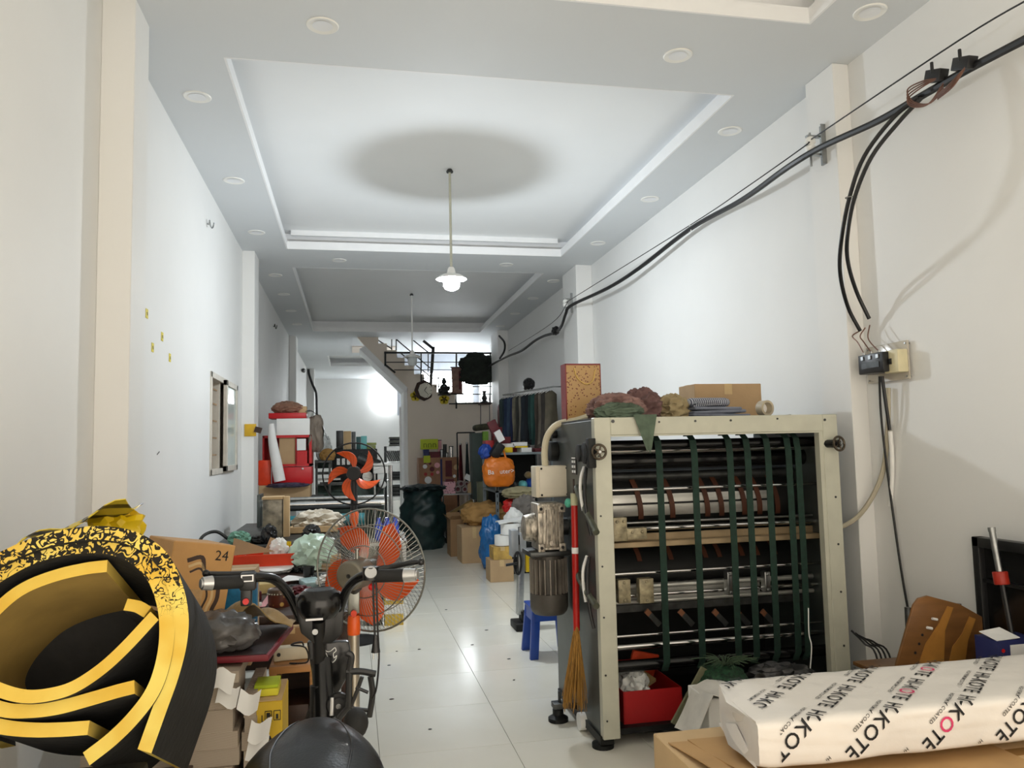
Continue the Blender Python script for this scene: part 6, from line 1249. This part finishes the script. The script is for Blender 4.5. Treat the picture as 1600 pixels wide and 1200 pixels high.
# small metal table
Y = 12.6; tz = PY(712, 771, Y).z; x0, x1 = PY(691, 771, Y).x, PY(735, 771, Y).x
t = thing('metal_table', 'small grey metal table carrying patterned boxes', 'table', ((x0+x1)/2, Y+.25, 0)); q = MB(); q.bb((x0, Y, tz-.025), (x1+.08, Y+.55, tz)); q.build('table_top', M_steel, t)
for (x, y) in [(x0+.015, Y+.015), (x1+.06, Y+.015), (x0+.015, Y+.53), (x1+.06, Y+.53)]: q = MB(); q.cyl((x, y, 0), (x, y, tz-.02), .013, n=8); q.build('leg', M_chrome, t)
q = MB(); q.box(((x0+x1)/2, Y+.28, .40), (x1-x0, .45, .015), (0, .06, 0)); q.box(((x0+x1)/2+.05, Y+.1, .55), (.5, .05, .05), (0, -.5, 0)); q.build('cross_board', M_khaki, t)
q = MB(); q.bb((x0+.05, Y+.06, 0), (x1, Y+.5, .34)); simple('black_case', 'black case under the small metal table', 'case', q, M_black, bevel=.01)
q = MB(); q.bb((PY(694.5, 760, Y).x, Y+.02, tz), (PY(712, 760, Y).x, Y+.2, PY(700, 753, Y).z)); t = thing('floral_box', 'pink floral patterned box on the small metal table', 'box', (PY(703, 760, Y).x, Y+.1, tz)); q.build('box_body', spots('pink_floral', rgb(226, 172, 182), rgb(96, 36, 50), 36, .3), t); q = MB(); q.bb((PY(697, 760, Y).x, Y+.04, PY(700, 753, Y).z), (PY(710, 760, Y).x, Y+.18, PY(700, 749, Y).z)); q.build('lid', M_maroon, t)
x = PY(721, 763, Y).x; t = thing('tube_bundle', 'bundle of maroon cardboard tubes lying on the metal table', 'tubes', (x, Y+.1, tz))
for (dx, dz_, r) in [(-.055, .065, .055), (.06, .06, .05), (.0, .15, .05), (.095, .145, .04)]: q = MB(); q.lathe([(r*.6, 0), (r, 0), (r, .22), (r*.6, .22), (r*.6, 0)], (x+dx, Y+.02, tz+dz_), 20, M=Euler((-math.pi/2, 0, 0)).to_matrix(), cap=False); q.build('tube', mat('tube_grey', rgb(150, 136, 132), .6, var=.1), t); q = MB(); q.cyl((x+dx, Y+.06, tz+dz_), (x+dx, Y+.2, tz+dz_), r*.58, n=16); q.build('core', M_maroon, t)
a, b = PY(731, 771, Y), PY(744, 748, Y); q = MB(); q.prism([V(a.x, Y, tz), V(b.x, Y, tz), V(b.x, Y, b.z), V(a.x, Y, (a.z+b.z)/2+.03)], (0, .3, 0)); simple('cardboard_box', 'slanted brown cardboard box at the end of the metal table', 'box', q, M_card)
q = MB(); q.box((PY(733, 746, Y).x, Y+.1, b.z+.02), (.11, .02, .09), (0, .5, 0)); simple('white_card', 'white card scrap stuck on the slanted cardboard box', 'card', q, M_paper)
# sticker cabinet with tins
Y = 14.3; x0, x1, zt = PY(655, 730, Y).x, PY(717, 730, Y).x, PY(680, 715, Y).z
t = thing('sticker_cabinet', 'brown cabinet front covered with round stickers by the stair wall', 'cabinet', ((x0+x1)/2, Y+.25, 0)); M_scab = mat('cabinet_brown', rgb(158, 112, 80), .6, var=.1)
q = MB(); q.bb((x0, Y, 0), (x1, Y+.5, zt)); q.build('cabinet_body', M_scab, t, bevel=.006); q = MB(); q.bb((PY(688, 730, Y).x, Y-.01, zt-.55), (PY(691, 730, Y).x, Y, zt-.03)); q.build('divider', M_navy, t); q = MB(); q.bb((PY(696, 730, Y).x, Y-.012, zt-.35), (PY(706, 730, Y).x, Y, zt-.06)); q.build('dark_panel', M_maroon, t)
for (px, py, r, mt_) in [(664, 729, .04, M_paper), (675, 733, .045, M_maroon), (669, 750, .065, M_paper), (665, 741, .03, M_dred), (675, 741, .03, M_dred), (683, 727, .05, M_pink), (713, 730, .05, M_card2), (710, 744, .03, M_paper), (664, 723, .025, M_maroon), (672, 724, .025, M_maroon), (684, 738, .03, M_pink)]:
    p = PY(px, py, Y); q = MB(); q.cyl((p.x, Y+.001, p.z), (p.x, Y-.004, p.z), r, n=18); q.build('sticker', mt_, t)
p = PY(672, 694, Y); t = thing('lime_box', 'lime green box with arch lettering on the sticker cabinet', 'box', (p.x, Y+.1, zt)); q = MB(); q.bb((PY(658, 694, Y).x, Y+.05, PY(670, 702, Y).z), (PY(685, 694, Y).x, Y+.2, PY(670, 686, Y).z)); q.build('box_body', M_lime, t, bevel=.004); text('arch_print', 'nnn', .17, (p.x, Y+.05, p.z-.01), (1, 0, 0), (0, 0, 1), mat('olive_print', rgb(110, 125, 20), .7), t, .002)
q = MB(); q.bb((PY(662, 706, Y).x, Y+.06, zt), (PY(671, 706, Y).x, Y+.2, PY(670, 702.2, Y).z)); simple('navy_box', 'navy box under the lime green box', 'box', q, M_navy); q = MB(); q.bb((PY(672, 706, Y).x, Y+.06, zt), (PY(688, 706, Y).x, Y+.2, PY(670, 706, Y).z)); simple('maroon_box', 'flat maroon box under the lime green box', 'box', q, M_maroon)
for k, (px, top, r, mt_) in enumerate([(691, 702, .03, M_steel), (697, 694, .035, M_dsteel), (706, 697, .04, M_chrome), (700, 707, .03, M_steel), (689, 687, .035, M_pink)]):
    p = PY(px, top, Y); t = thing('metal_tin', ['small silver tin at the front of the sticker cabinet', 'tall dark tin on the sticker cabinet', 'shiny chrome tin on the sticker cabinet', 'low silver tin before the dark tin', 'tall pink printed tin beside the lime box'][k], 'tin', (p.x, Y+.15, zt)); yy_ = Y+.1+.1*(k % 2)+(.12 if k == 4 else 0); q = MB(); q.cyl((p.x, yy_, zt), (p.x, yy_, p.z-.015), r, n=16); q.build('tin_body', mt_, t); q = MB(); q.cyl((p.x, yy_, p.z-.015), (p.x, yy_, p.z), r*1.04, n=16); q.build('lid', M_dsteel, t)
p = PY(667, 718, Y); q = MB(); q.bb((p.x-.06, Y-.012, p.z-.06), (p.x+.06, Y-.001, p.z+.07)); simple('yellow_label', 'square yellow tag on the corner of the sticker cabinet', 'tag', q, M_lime)
# clothes stand: maroon and green garments near the stair wall
Y = 13.6
t = thing('garment_stand', 'thin black stand holding dark coats before the stair wall', 'stand', (PY(727, 740, Y).x, Y, 0)); q = MB(); xl, xr, zt = PY(714, 676, Y).x, PY(742, 676, Y).x, PY(728, 676, Y).z
q.cyl((xl, Y, 0), (xl, Y, zt), .012, n=8); q.cyl((xr, Y, 0), (xr, Y, zt), .012, n=8); q.cyl((xl, Y, zt), (xr, Y, zt), .012, n=8); q.build('frame', M_iron, t)
garm((PY(719, 690, Y).x, Y, PY(719, 690, Y).z), .26, .75, (.25, 1, 0), M_maroon, 3, 'coat', 'dark maroon coat hanging on the thin black stand')
garm((PY(730, 688, Y).x, Y+.05, PY(730, 688, Y).z), .26, .8, (.2, 1, 0), mat('dark_teal_cloth', rgb(30, 50, 52), .9), 5, 'coat', 'dark teal coat hanging beside the maroon coat')
garm((PY(740, 690, Y).x, Y+.1, PY(740, 690, Y).z), .26, .7, (.3, 1, 0), mat('sheer_grey', rgb(120, 124, 122), .6), 8, 'coat', 'sheer grey garment cover at the end of the black stand')
# cartons on the floor
def fl(x, y): return PZ(x, y, 0)
c = fl(704, 870); carton('carton', 'brown carton beside the big green sack', (PY(704, 860, c.y).x, c.y, 0), (PY(726, 860, c.y).x, c.y+.4, PY(700, 812, c.y).z), M_card3, True)
c = fl(741, 880); carton('carton', 'open brown carton on the floor before the tan sack', (PY(722, 870, c.y).x, c.y, 0), (PY(762, 870, c.y).x, c.y+.5, PY(740, 824, c.y).z), M_card)
cz_ = PY(740, 824, c.y).z
q = MB(); m_ = PY(758, 800, c.y+.3); q.blob((m_.x, c.y+.35, cz_+.14), (.30, .22, .17), 22, .22, 2.2, -.8, 5, p=2.6); simple('tan_sack', 'crumpled tan paper sack lying on the cartons', 'sack', q, mat('tan_sack_paper', rgb(176, 136, 80), .85, var=.1, bump=.25, bscale=14), ang=60)
c = fl(765, 893); q = MB(); q.blob((PY(770, 850, c.y+.1).x, c.y+.15, .32), (.15, .14, .33), 33, .2, 2.2, -.97, 5, p=3); simple('blue_sack', 'tall shiny blue plastic bag on the floor', 'bag', q, mat('blue_film', rgb(30, 105, 170), .22, var=.15, scale=8, bump=.4, bscale=12), ang=60)
Y = 8.8; M_ybox = mat('taped_yellow_box', rgb(198, 160, 80), .5, var=.2, scale=9)
x0, x1 = PY(766, 890, Y).x, PY(800, 890, Y).x
carton('carton', 'low brown carton at the foot of the tape stack', (x0, Y, 0), (x1+.02, Y+.3, PY(780, 875, Y).z), M_card)
carton('carton', 'yellow taped carton in the middle of the tape stack', (PY(771, 860, Y).x, Y, PY(780, 875, Y).z+.002), (PY(800, 860, Y).x, Y+.28, PY(780, 855, Y).z), M_ybox)
for k, (xa, xb, ya, yb3) in enumerate([(776, 802, 854.5, 838), (786, 817, 837.5, 820)]):
    za, zb3 = PY(780, ya, Y).z+.003, PY(780, yb3, Y).z; xa, xb = PY(xa, 850, Y).x, PY(xb, 850, Y).x; r = (xb-xa)/2; t = thing('white_tape_roll', ['wide white paper tape roll lying on the yellow taped carton', 'wide white paper tape roll topmost of the tape stack'][k], 'tape', ((xa+xb)/2, Y+.13, za)); q = MB(); q.lathe([(r*.35, 0), (r, 0), (r, zb3-za), (r*.35, zb3-za), (r*.35, 0)], ((xa+xb)/2, Y+.13, za), 32, cap=False); q.build('roll', M_paper, t); q = MB(); q.lathe([(r*.28, 0), (r*.35, 0), (r*.35, zb3-za+.003), (r*.28, zb3-za+.003), (r*.28, 0)], ((xa+xb)/2, Y+.13, za), 24, cap=False); q.build('core', M_card, t)
q = MB(); p = PY(802, 812, Y); zt_ = PY(780, 820, Y).z; q.sheet(lambda u, v: V(p.x-.16+.32*u, Y+.02+.25*v, zt_+.012+.05*u*(1-.3*v)+.02*math.sin(3*v)), 8, 6, .012); simple('white_booklet', 'open white booklet on the topmost tape roll', 'booklet', q, M_paper)
# eyelet machine in front
Y = 6.5; t = thing('hand_press', 'small grey hand press with black wheel behind the stool', 'machine', (PY(815, 960, Y).x, Y, 0)); X0 = PY(812, 900, Y).x
q = MB(); q.box((X0+.01, Y, .48), (.055, .06, .72), (0, .05, 0)); q.build('column', M_steel, t, bevel=.006)
q = MB(); q.bb((X0-.06, Y-.1, 0), (X0+.12, Y+.15, .06)); q.bb((X0+.0, Y-.06, .06), (X0+.09, Y+.08, .14)); q.build('foot', M_dark, t, bevel=.008)
for (xa, ya, xb, yb3) in [(799, 870, 809, 828), (812, 862, 821, 832)]: a, b = PY(xa, ya, Y-.04), PY(xb, yb3, Y-.04); q = MB(); q.bb((a.x, Y-.06, a.z), (b.x, Y+.06, b.z)); q.build('plate', mat('pale_grey_metal', rgb(176, 180, 184), .4, .3), t, bevel=.005)
p = PY(809, 880, Y-.09); q = MB(); q.tube([p+V(.03*math.cos(k*.2618), 0, .09*math.sin(k*.2618)) for k in range(24)], .009, 8, closed=True, smooth=False); q.cyl(p+V(0, 0, -.08), p+V(0, 0, .08), .006, n=6); q.cyl(p, p+V(-.10, 0, -.01), .012, n=10); q.build('wheel', M_black, t)
a, b = PY(821, 893, Y), PY(828, 860, Y); q = MB(); q.bb((a.x, Y-.03, a.z), (b.x, Y+.02, b.z)); q.build('yellow_guard', M_yellow, t)
q = MB(); q.bb((X0-.02, Y-.05, PY(812, 850, Y).z), (PY(826, 850, Y).x, Y+.05, PY(812, 835, Y).z)); q.build('head', M_dsteel, t)
crumple('white_scrap', 'white paper scrap caught on the blue stool', 'paper', (1.40, 5.70, .362), (.07, .06, .05), M_paper, 131, .35)
# ------------------------------------------------------------------ steel shelf on the right
YA, YB = 10.2, 11.2; sx0, sx1 = PY(776, 740, YA).x, 2.62
t = thing('steel_shelf', 'grey slotted steel shelf unit along the right wall', 'shelf', ((sx0+sx1)/2, (YA+YB)/2, 0)); sz1, sz2 = PY(800, 707, YA).z, PY(790, 766, YA).z; M_slot = mat('slotted_grey', rgb(128, 138, 142), .45, .4, var=.1)
for x in (sx0, sx1):
    for y in (YA, YB): 
        q = MB(); q.bb((x-.02, y-.02, 0), (x+.02, y+.02, sz1+.03)); pt = q.build('post', M_slot, t)
for z in (sz1, sz2, .25): q = MB(); q.bb((sx0-.02, YA-.02, z-.03), (sx1+.02, YB+.02, z)); q.build('shelf_board', M_slot, t)
q = MB()
for k in range(14): q.bb((sx0-.006, YA-.023, .1+.095*k), (sx0+.006, YA-.0195, .14+.095*k))
q.build('post_slots', M_ink, t)
q = MB(); q.bb((sx0+.05, YB-.02, .25), (sx1, YB, sz1-.03)); q.build('rear_sheet', M_dark, t)
# orange bag hung on the shelf post
c = PY(779, 738, YA-.13); t = thing('orange_bag', 'bright orange shopping bag with white lettering hung on the shelf', 'bag', (c.x, YA-.13, PY(779, 762, YA-.13).z)); M_obag = mat('orange_bag_film', rgb(226, 122, 30), .35, var=.08, scale=6, bump=.3, bscale=10)
q = MB(); q.blob(c, (.205, .10, .195), 44, .10, 2.2, -.95, 5, p=3.2); q.build('bag_body', M_obag, t, ang=60)
text('bag_lettering', 'Ba   uter>', .085, c+V(.01, -.125, .01), (1, 0, .04), (0, 0, 1), M_white, t, .002)
q = MB(); q.tube([c+V(-.1, -.02, .16), c+V(-.06, .0, .28), c+V(.06, .02, .30), c+V(.1, -.02, .17)], .012, 8); q.build('handle', M_obag, t)
q = MB(); q.box(c+V(-.02, -.03, .29), (.13, .1, .20), (.3, .5, .3)); simple('black_satchel', 'dark satchel hung over the orange shopping bag', 'bag', q, M_black, bevel=.02)
q = MB(); q.blob(c+V(-.16, .05, .27), (.09, .07, .10), 47, .25, 2.4, -.95, 4); simple('blue_pouch', 'crumpled blue pouch beside the dark satchel', 'pouch', q, M_blue, ang=60)
q = MB(); q.box(c+V(.01, -.05, .47), (.09, .03, .15), (.1, -.5, .1)); simple('white_tag_bag', 'white tag hanging above the dark satchel', 'tag', q, M_paper)
q = MB(); q.box(c+V(-.05, .0, .58), (.12, .06, .20), (0, -.4, 0)); simple('red_pouch', 'dark red pouch above the white tag', 'pouch', q, M_maroon, bevel=.01)
# shelf contents
random.seed(15)
boxes = [(sx0+.12, .22, .07, M_yellow, 'yellow book at the bottom of the shelf top pile'), (sx0+.42, .14, .06, M_paper, 'white book beside the yellow book'), (sx0+.60, .12, .05, M_maroon, 'maroon box near the wall on the shelf')]
for k, (x, w, h, mt_, lb) in enumerate(boxes): q = MB(); q.bb((x-w/2, YA+.03, sz1), (x+w/2, YA+.33, sz1+h)); simple('book', lb, 'book', q, mt_, bevel=.003)
for k, (x, w, z, h, mt_, lb) in enumerate([(sx0+.0, .16, 0, .17, M_dred, 'red box standing at the shelf top corner'), (sx0+.16, .2, .07, .05, M_paper, 'white book lying on the yellow book'), (sx0+.12, .18, .12, .09, M_maroon, 'maroon carton on the white book'), (sx0+.34, .2, .085, .05, M_paper, 'white flat box on the orange flat box'), (sx0+.36, .17, .06, .024, M_yellow, 'orange flat box above the white book')]):
    q = MB(); q.bb((x-w/2, YA+.06+(.3 if k == 0 else 0), sz1+z+.001), (x+w/2, YA+.32+(.3 if k == 0 else 0), sz1+z+h)); simple('book', lb, 'book', q, mt_, bevel=.003)
for k, (x, z, r, mt_, lb) in enumerate([(sx0+.25, sz2, .07, M_dsteel, 'dark grey bundle on the middle shelf'), (sx0+.38, sz2, .06, M_teallt, 'pale teal bottle end on the middle shelf'), (sx0+.5, sz2, .08, M_blue, 'blue bundle on the middle shelf'), (sx0+.6, sz2, .07, M_white, 'white plastic jug on the middle shelf'), (sx0+.46, sz2+.14, .05, M_khaki, 'khaki roll on the blue bundle'), (sx0+.15, .25, .12, M_dark, 'black bundle on the bottom shelf')]):
    q = MB(); q.blob((x, YA+.14, z+r*.9), (r, .12, r), 60+k, .15, 2.4, -.9, 3); simple('shelf_bundle', lb, 'bundle', q, mt_, ang=60)
for k, (px, py, r, mt_, lb) in enumerate([(800, 792, (.12, .1, .10), M_red, 'red plastic bag in front of the steel shelf'), (812, 770, (.2, .12, .07), mat('olive_cloth', rgb(150, 142, 110), .9), 'olive cloth heap in front of the steel shelf'), (820, 790, (.14, .1, .12), mat('grey_cloth', rgb(120, 114, 108), .9), 'grey cloth heap beside the red plastic bag'), (803, 812, (.11, .08, .14), M_white, 'white cloth hanging below the red plastic bag')]):
    p = PY(px, py, 9.6-.1*k); q = MB(); q.blob(p, r, 70+k, .25, 2.4, -.95, 4, ridge=k in (1, 2)); simple('soft_heap', lb, 'cloth', q, mt_, ang=60)
q = MB(); a, b = PY(796, 880, 9.5), PY(835, 822, 9.5); q.bb((a.x, 9.3, 0), (b.x+.1, 9.75, PY(810, 822, 9.5).z)); simple('dark_chest', 'dark chest under the cloth heaps by the right wall', 'chest', q, M_dark, bevel=.01)
q = MB(); c = PY(757, 772, 11.6); q.cyl((c.x, 11.6, .0), (c.x, 11.6, PY(757, 754, 11.6).z), .115, n=24); q.cyl((c.x, 11.6, PY(757, 754, 11.6).z), (c.x, 11.6, PY(757, 752, 11.6).z), .12, n=24); simple('green_drum', 'olive green drum behind the tan paper sack', 'drum', q, mat('olive_drum', rgb(104, 106, 84), .5, var=.08))
Y = 12.4; q = MB(); a, b = PY(738, 712, Y), PY(762, 676, Y); q.bb((a.x, Y, .7), (b.x, Y+.3, b.z)); simple('green_case', 'dark green case standing high behind the orange bag', 'case', q, mat('case_green', rgb(56, 70, 64), .6), bevel=.006)
q = MB(); a, b = PY(755, 700, Y-.1), PY(763, 674, Y-.1); q.bb((a.x, Y-.1, .7), (b.x, Y-.02, b.z)); simple('lime_folder', 'lime green folder beside the dark green case', 'folder', q, mat('lime_folder', rgb(120, 170, 50), .5)); q = MB(); a, b = PY(736, 700, Y-.12), PY(752, 688, Y-.12); q.bb((PY(741, 700, Y).x+.12, Y-.3, 0), (PY(765, 700, Y).x, Y+.35, .699)); simple('dark_cupboard', 'low dark cupboard under the dark green case', 'cupboard', q, M_dark, bevel=.01)
q = MB(); a, b = PY(742, 674, Y), PY(770, 656, Y); q.box(((a.x+b.x)/2, Y+.15, PY(750, 671, Y).z+.04), (b.x-a.x, .3, .10), (0, -.1, 0)); simple('camo_bundle', 'long mottled dark bundle lying on the dark green case', 'bundle', q, mat('camo', rgb(70, 70, 50), .8, var=.3, scale=14), bevel=.04)
# ------------------------------------------------------------------ clothes rail on the right wall
r0, r1 = PY(786, 617, 12.3), PY(882, 604, 9.75); r0.x = min(r0.x, 2.5); r1.x = min(r1.x, 2.55)
t = thing('clothes_rail', 'thin wall rail carrying the row of hanging clothes', 'rail', r0); q = MB(); q.cyl(r0, r1, .012, n=10); q.build('rail', M_steel, t)
for p in (r0, r1): q = MB(); q.cyl(p, V(XR, p.y, p.z), .01, n=8); q.build('wall_bracket', M_steel, t)
cols = [(70, 84, 82), (52, 66, 74), (44, 58, 84), (60, 78, 100), (40, 50, 86), (120, 116, 100), (70, 70, 66), (140, 136, 124), (36, 44, 52), (30, 34, 40), (34, 60, 58), (40, 74, 70), (74, 66, 58), (120, 112, 100), (60, 56, 52), (90, 84, 70)]
nms = ['grey green', 'slate', 'navy', 'steel blue', 'dark indigo', 'pale olive', 'taupe grey', 'light beige', 'charcoal', 'black', 'deep teal', 'bottle green', 'brown', 'sand', 'dark brown', 'drab khaki']
for k in range(16):
    f_ = (k+.4)/16.2; p = r0.lerp(r1, f_)-V(0, 0, .012)
    garm(p, .2, .62+.12*((k*7) % 5)/5, (1, .5+.15*math.sin(k*2.1), 0), mat('garment_%d' % k, rgb(*cols[k]), .9, var=.15, scale=8), k, 'hanging_garment', nms[k]+' garment hanging on the clothes rail by the wall', 'clothes on the wall rail', th=.06)
crumple('baseball_cap', 'dark cap hung above the hanging clothes', 'cap', r0.lerp(r1, .50)+V(.05, 0, .02), (.08, .12, .09), M_black, 141, .15)
q = MB(); p = PY(784, 635, 12.5); q.bb((p.x-.06, 12.4, PY(784, 668, 12.5).z), (p.x+.02, 12.6, PY(784, 632, 12.5).z)); simple('red_case', 'tall dark red case beside the hanging clothes', 'case', q, M_maroon, bevel=.01)
q = MB(); p = PY(778, 662, 12.4); q.bb((p.x-.12, 12.1, PY(778, 712, 12.3).z-.7), (p.x+.3, 12.39, PY(778, 668, 12.3).z)); simple('red_locker', 'dark red chest standing under the hanging clothes', 'chest', q, mat('locker_red', rgb(140, 24, 34), .5), bevel=.01)
# ------------------------------------------------------------------ on the stair wall
c = PY(663, 610, YS-.03); t = thing('wall_clock', 'round wall clock with dark octagonal frame on the stair wall', 'clock', c-V(0, 0, .2)); Mx = Euler((math.pi/2, 0, math.pi/8)).to_matrix()
q = MB(); q.lathe([(.15, .03), (.19, .03), (.205, .0), (.205, -.03), (.15, -.03)], c, 8, M=Mx, cap=False); q.build('frame', M_dwood, t, smooth=False); q = MB(); q.lathe([(0, .02), (.155, .02)], c, 32, M=Mx, cap=False); q.cyl(c+V(0, .02, 0), c+V(0, -.015, 0), .155, n=32); q.build('dial', mat('clock_dial', rgb(230, 226, 210), .4, var=.05), t)
for (l_, an, w) in [(.08, .6, .012), (.12, 2.4, .008)]: q = MB(); q.box(c+V(math.sin(an)*l_/2, -.02, math.cos(an)*l_/2), (w, .004, l_), (0, an, 0)); q.build('hand', M_ink, t)
for k in range(12): q = MB(); an = k*math.pi/6; q.box(c+V(math.sin(an)*.13, -.017, math.cos(an)*.13), (.008, .004, .022), (0, an, 0)); q.build('hour_mark', M_ink, t)
M_flow = mat('flower_yellow', rgb(224, 200, 40), .6, var=.08)
for (px, py, lb) in [(649, 619, 'yellow flower decal half behind the wall clock'), (694, 624, 'yellow flower decal below the small black statue')]:
    p = PY(px, py, YS-.004); t = thing('flower_decal', lb, 'decal', p-V(0, 0, .1)); q = MB()
    for k in range(5): an = k*1.2566+.3; q.lathe([(.0, 0), (.05, 0), (.05, .003), (0, .003)], p+V(.055*math.cos(an), 0, .055*math.sin(an)), 14, M=Euler((math.pi/2, 0, 0)).to_matrix(), cap=False)
    q.build('petals', M_flow, t); q = MB(); q.cyl(p+V(0, -.002, 0), p+V(0, -.006, 0), .02, n=12); q.build('centre', M_dwood, t)
p = PY(694, 616, YS-.06); t = thing('black_statuette', 'small black seated statuette on the stair ledge', 'statuette', p); q = MB(); q.lathe([(.09, 0), (.10, .03), (.07, .08), (.085, .13), (.06, .18), (.03, .20), (.05, .23), (.045, .27), (.02, .31), (0, .32)], p, 16); q.blob(p+V(.06, -.02, .11), (.06, .04, .05), 3, .2, 2, -.9, 3); q.blob(p+V(-.06, -.02, .07), (.06, .05, .05), 4, .2, 2, -.9, 3); q.build('figure', M_black, t); q = MB(); q.bb(p+V(-.12, -.05, -.02), p+V(.12, .05, 0)); q.build('ledge', M_iron, t)
a, b = PY(706, 615, YR-.05), PY(722, 574, YR-.05); t = thing('scroll_hanging', 'narrow brown pink scroll hanging on the railing', 'scroll', ((a.x+b.x)/2, YR-.05, a.z)); q = MB(); q.bb((a.x, YR-.055, a.z), (b.x, YR-.05, b.z)); q.build('cloth', mat('scroll_cloth', rgb(150, 116, 106), .8, var=.2, scale=10), t); q = MB(); q.cyl((a.x-.02, YR-.05, b.z), (b.x+.02, YR-.05, b.z), .012, n=8); q.cyl((a.x-.02, YR-.05, a.z), (b.x+.02, YR-.05, a.z), .012, n=8); q.build('rod', M_dwood, t); q = MB(); q.bb((b.x-.07, YR-.058, a.z+.08), (b.x-.03, YR-.055, b.z-.08)); q.build('motif', M_maroon, t)
c = PY(746, 578, YR-.15); t = thing('dark_plant', 'dark green leafy mass hanging on the upper railing', 'plant', c-V(0, 0, .3)); q = MB(); q.blob(c, (.32, .12, .30), 55, .25, 2.5, -.95, 5, p=3); q.build('foliage', mat('foliage_dark', rgb(22, 34, 22), .8, var=.3, scale=8, col2=rgb(10, 14, 10)), t, ang=60)
for (px, py, nm, lb) in [(757, 612, 'wire_vase', 'small wire vase standing on the lower railing')]:
    p = PY(px, 630, YR-.03); t = thing(nm, lb, 'vase', p); q = MB(); q.lathe([(.08, 0), (.09, .02), (.04, .05), (.06, .10), (.03, .16), (.03, .2), (.05, .24)], p, 14); q.build('body', M_dsteel, t); q = MB(); q.bb(p+V(-.12, -.04, -.03), p+V(.12, .04, 0)); q.build('stand', M_dwood, t)
for (px, lb) in [(751, 'thin cord hanging down the stair wall under the vase'), (765, 'thin cord hanging beside the rear pillar')]:
    q = MB(); q.tube([PY(px-1, 612, YS-.05), PY(px, 640, YS-.03), PY(px, 668, YS-.03)], .007, 6); simple('bead_string', lb, 'cord', q, M_cable)
# cable and hook in the rear room
q = MB(); q.tube([PY(482, 577, 20.9), PY(483, 585, 20.9), PY(488, 600, 20.9), PY(494, 615, 20.9), PY(495, 640, 20.9), PY(495, 660, 20.9)], .03, 8); simple('rear_cable', 'black cable running down the pillar in the rear room', 'cable', q, M_cable)
p = PX(471, 579, XL); q = MB(); q.sphere(p+V(.05, 0, 0), (.05, .2, .05), 10, 8); simple('wall_spotlight', 'small black fitting on the rear left wall', 'fitting', q, M_black)

random.seed(33)
for k, (x, y) in enumerate([(697, 953), (738, 1008), (795, 1030), (620, 1018), (608, 1040), (612, 1093), (760, 985), (803, 1063), (835, 983), (655, 1015), (672, 1140)]):
    p = PZ(x, y, 0); q = MB(); q.blob((p.x, p.y, .003), (.006+.01*random.random(), .005, .003), k, .3, 3, -.9, 2); simple('floor_scrap', 'tiny dark scrap lying on the pale floor tiles', 'scrap', q, M_dwood if k % 2 else M_dsteel, group='scraps scattered on the floor')
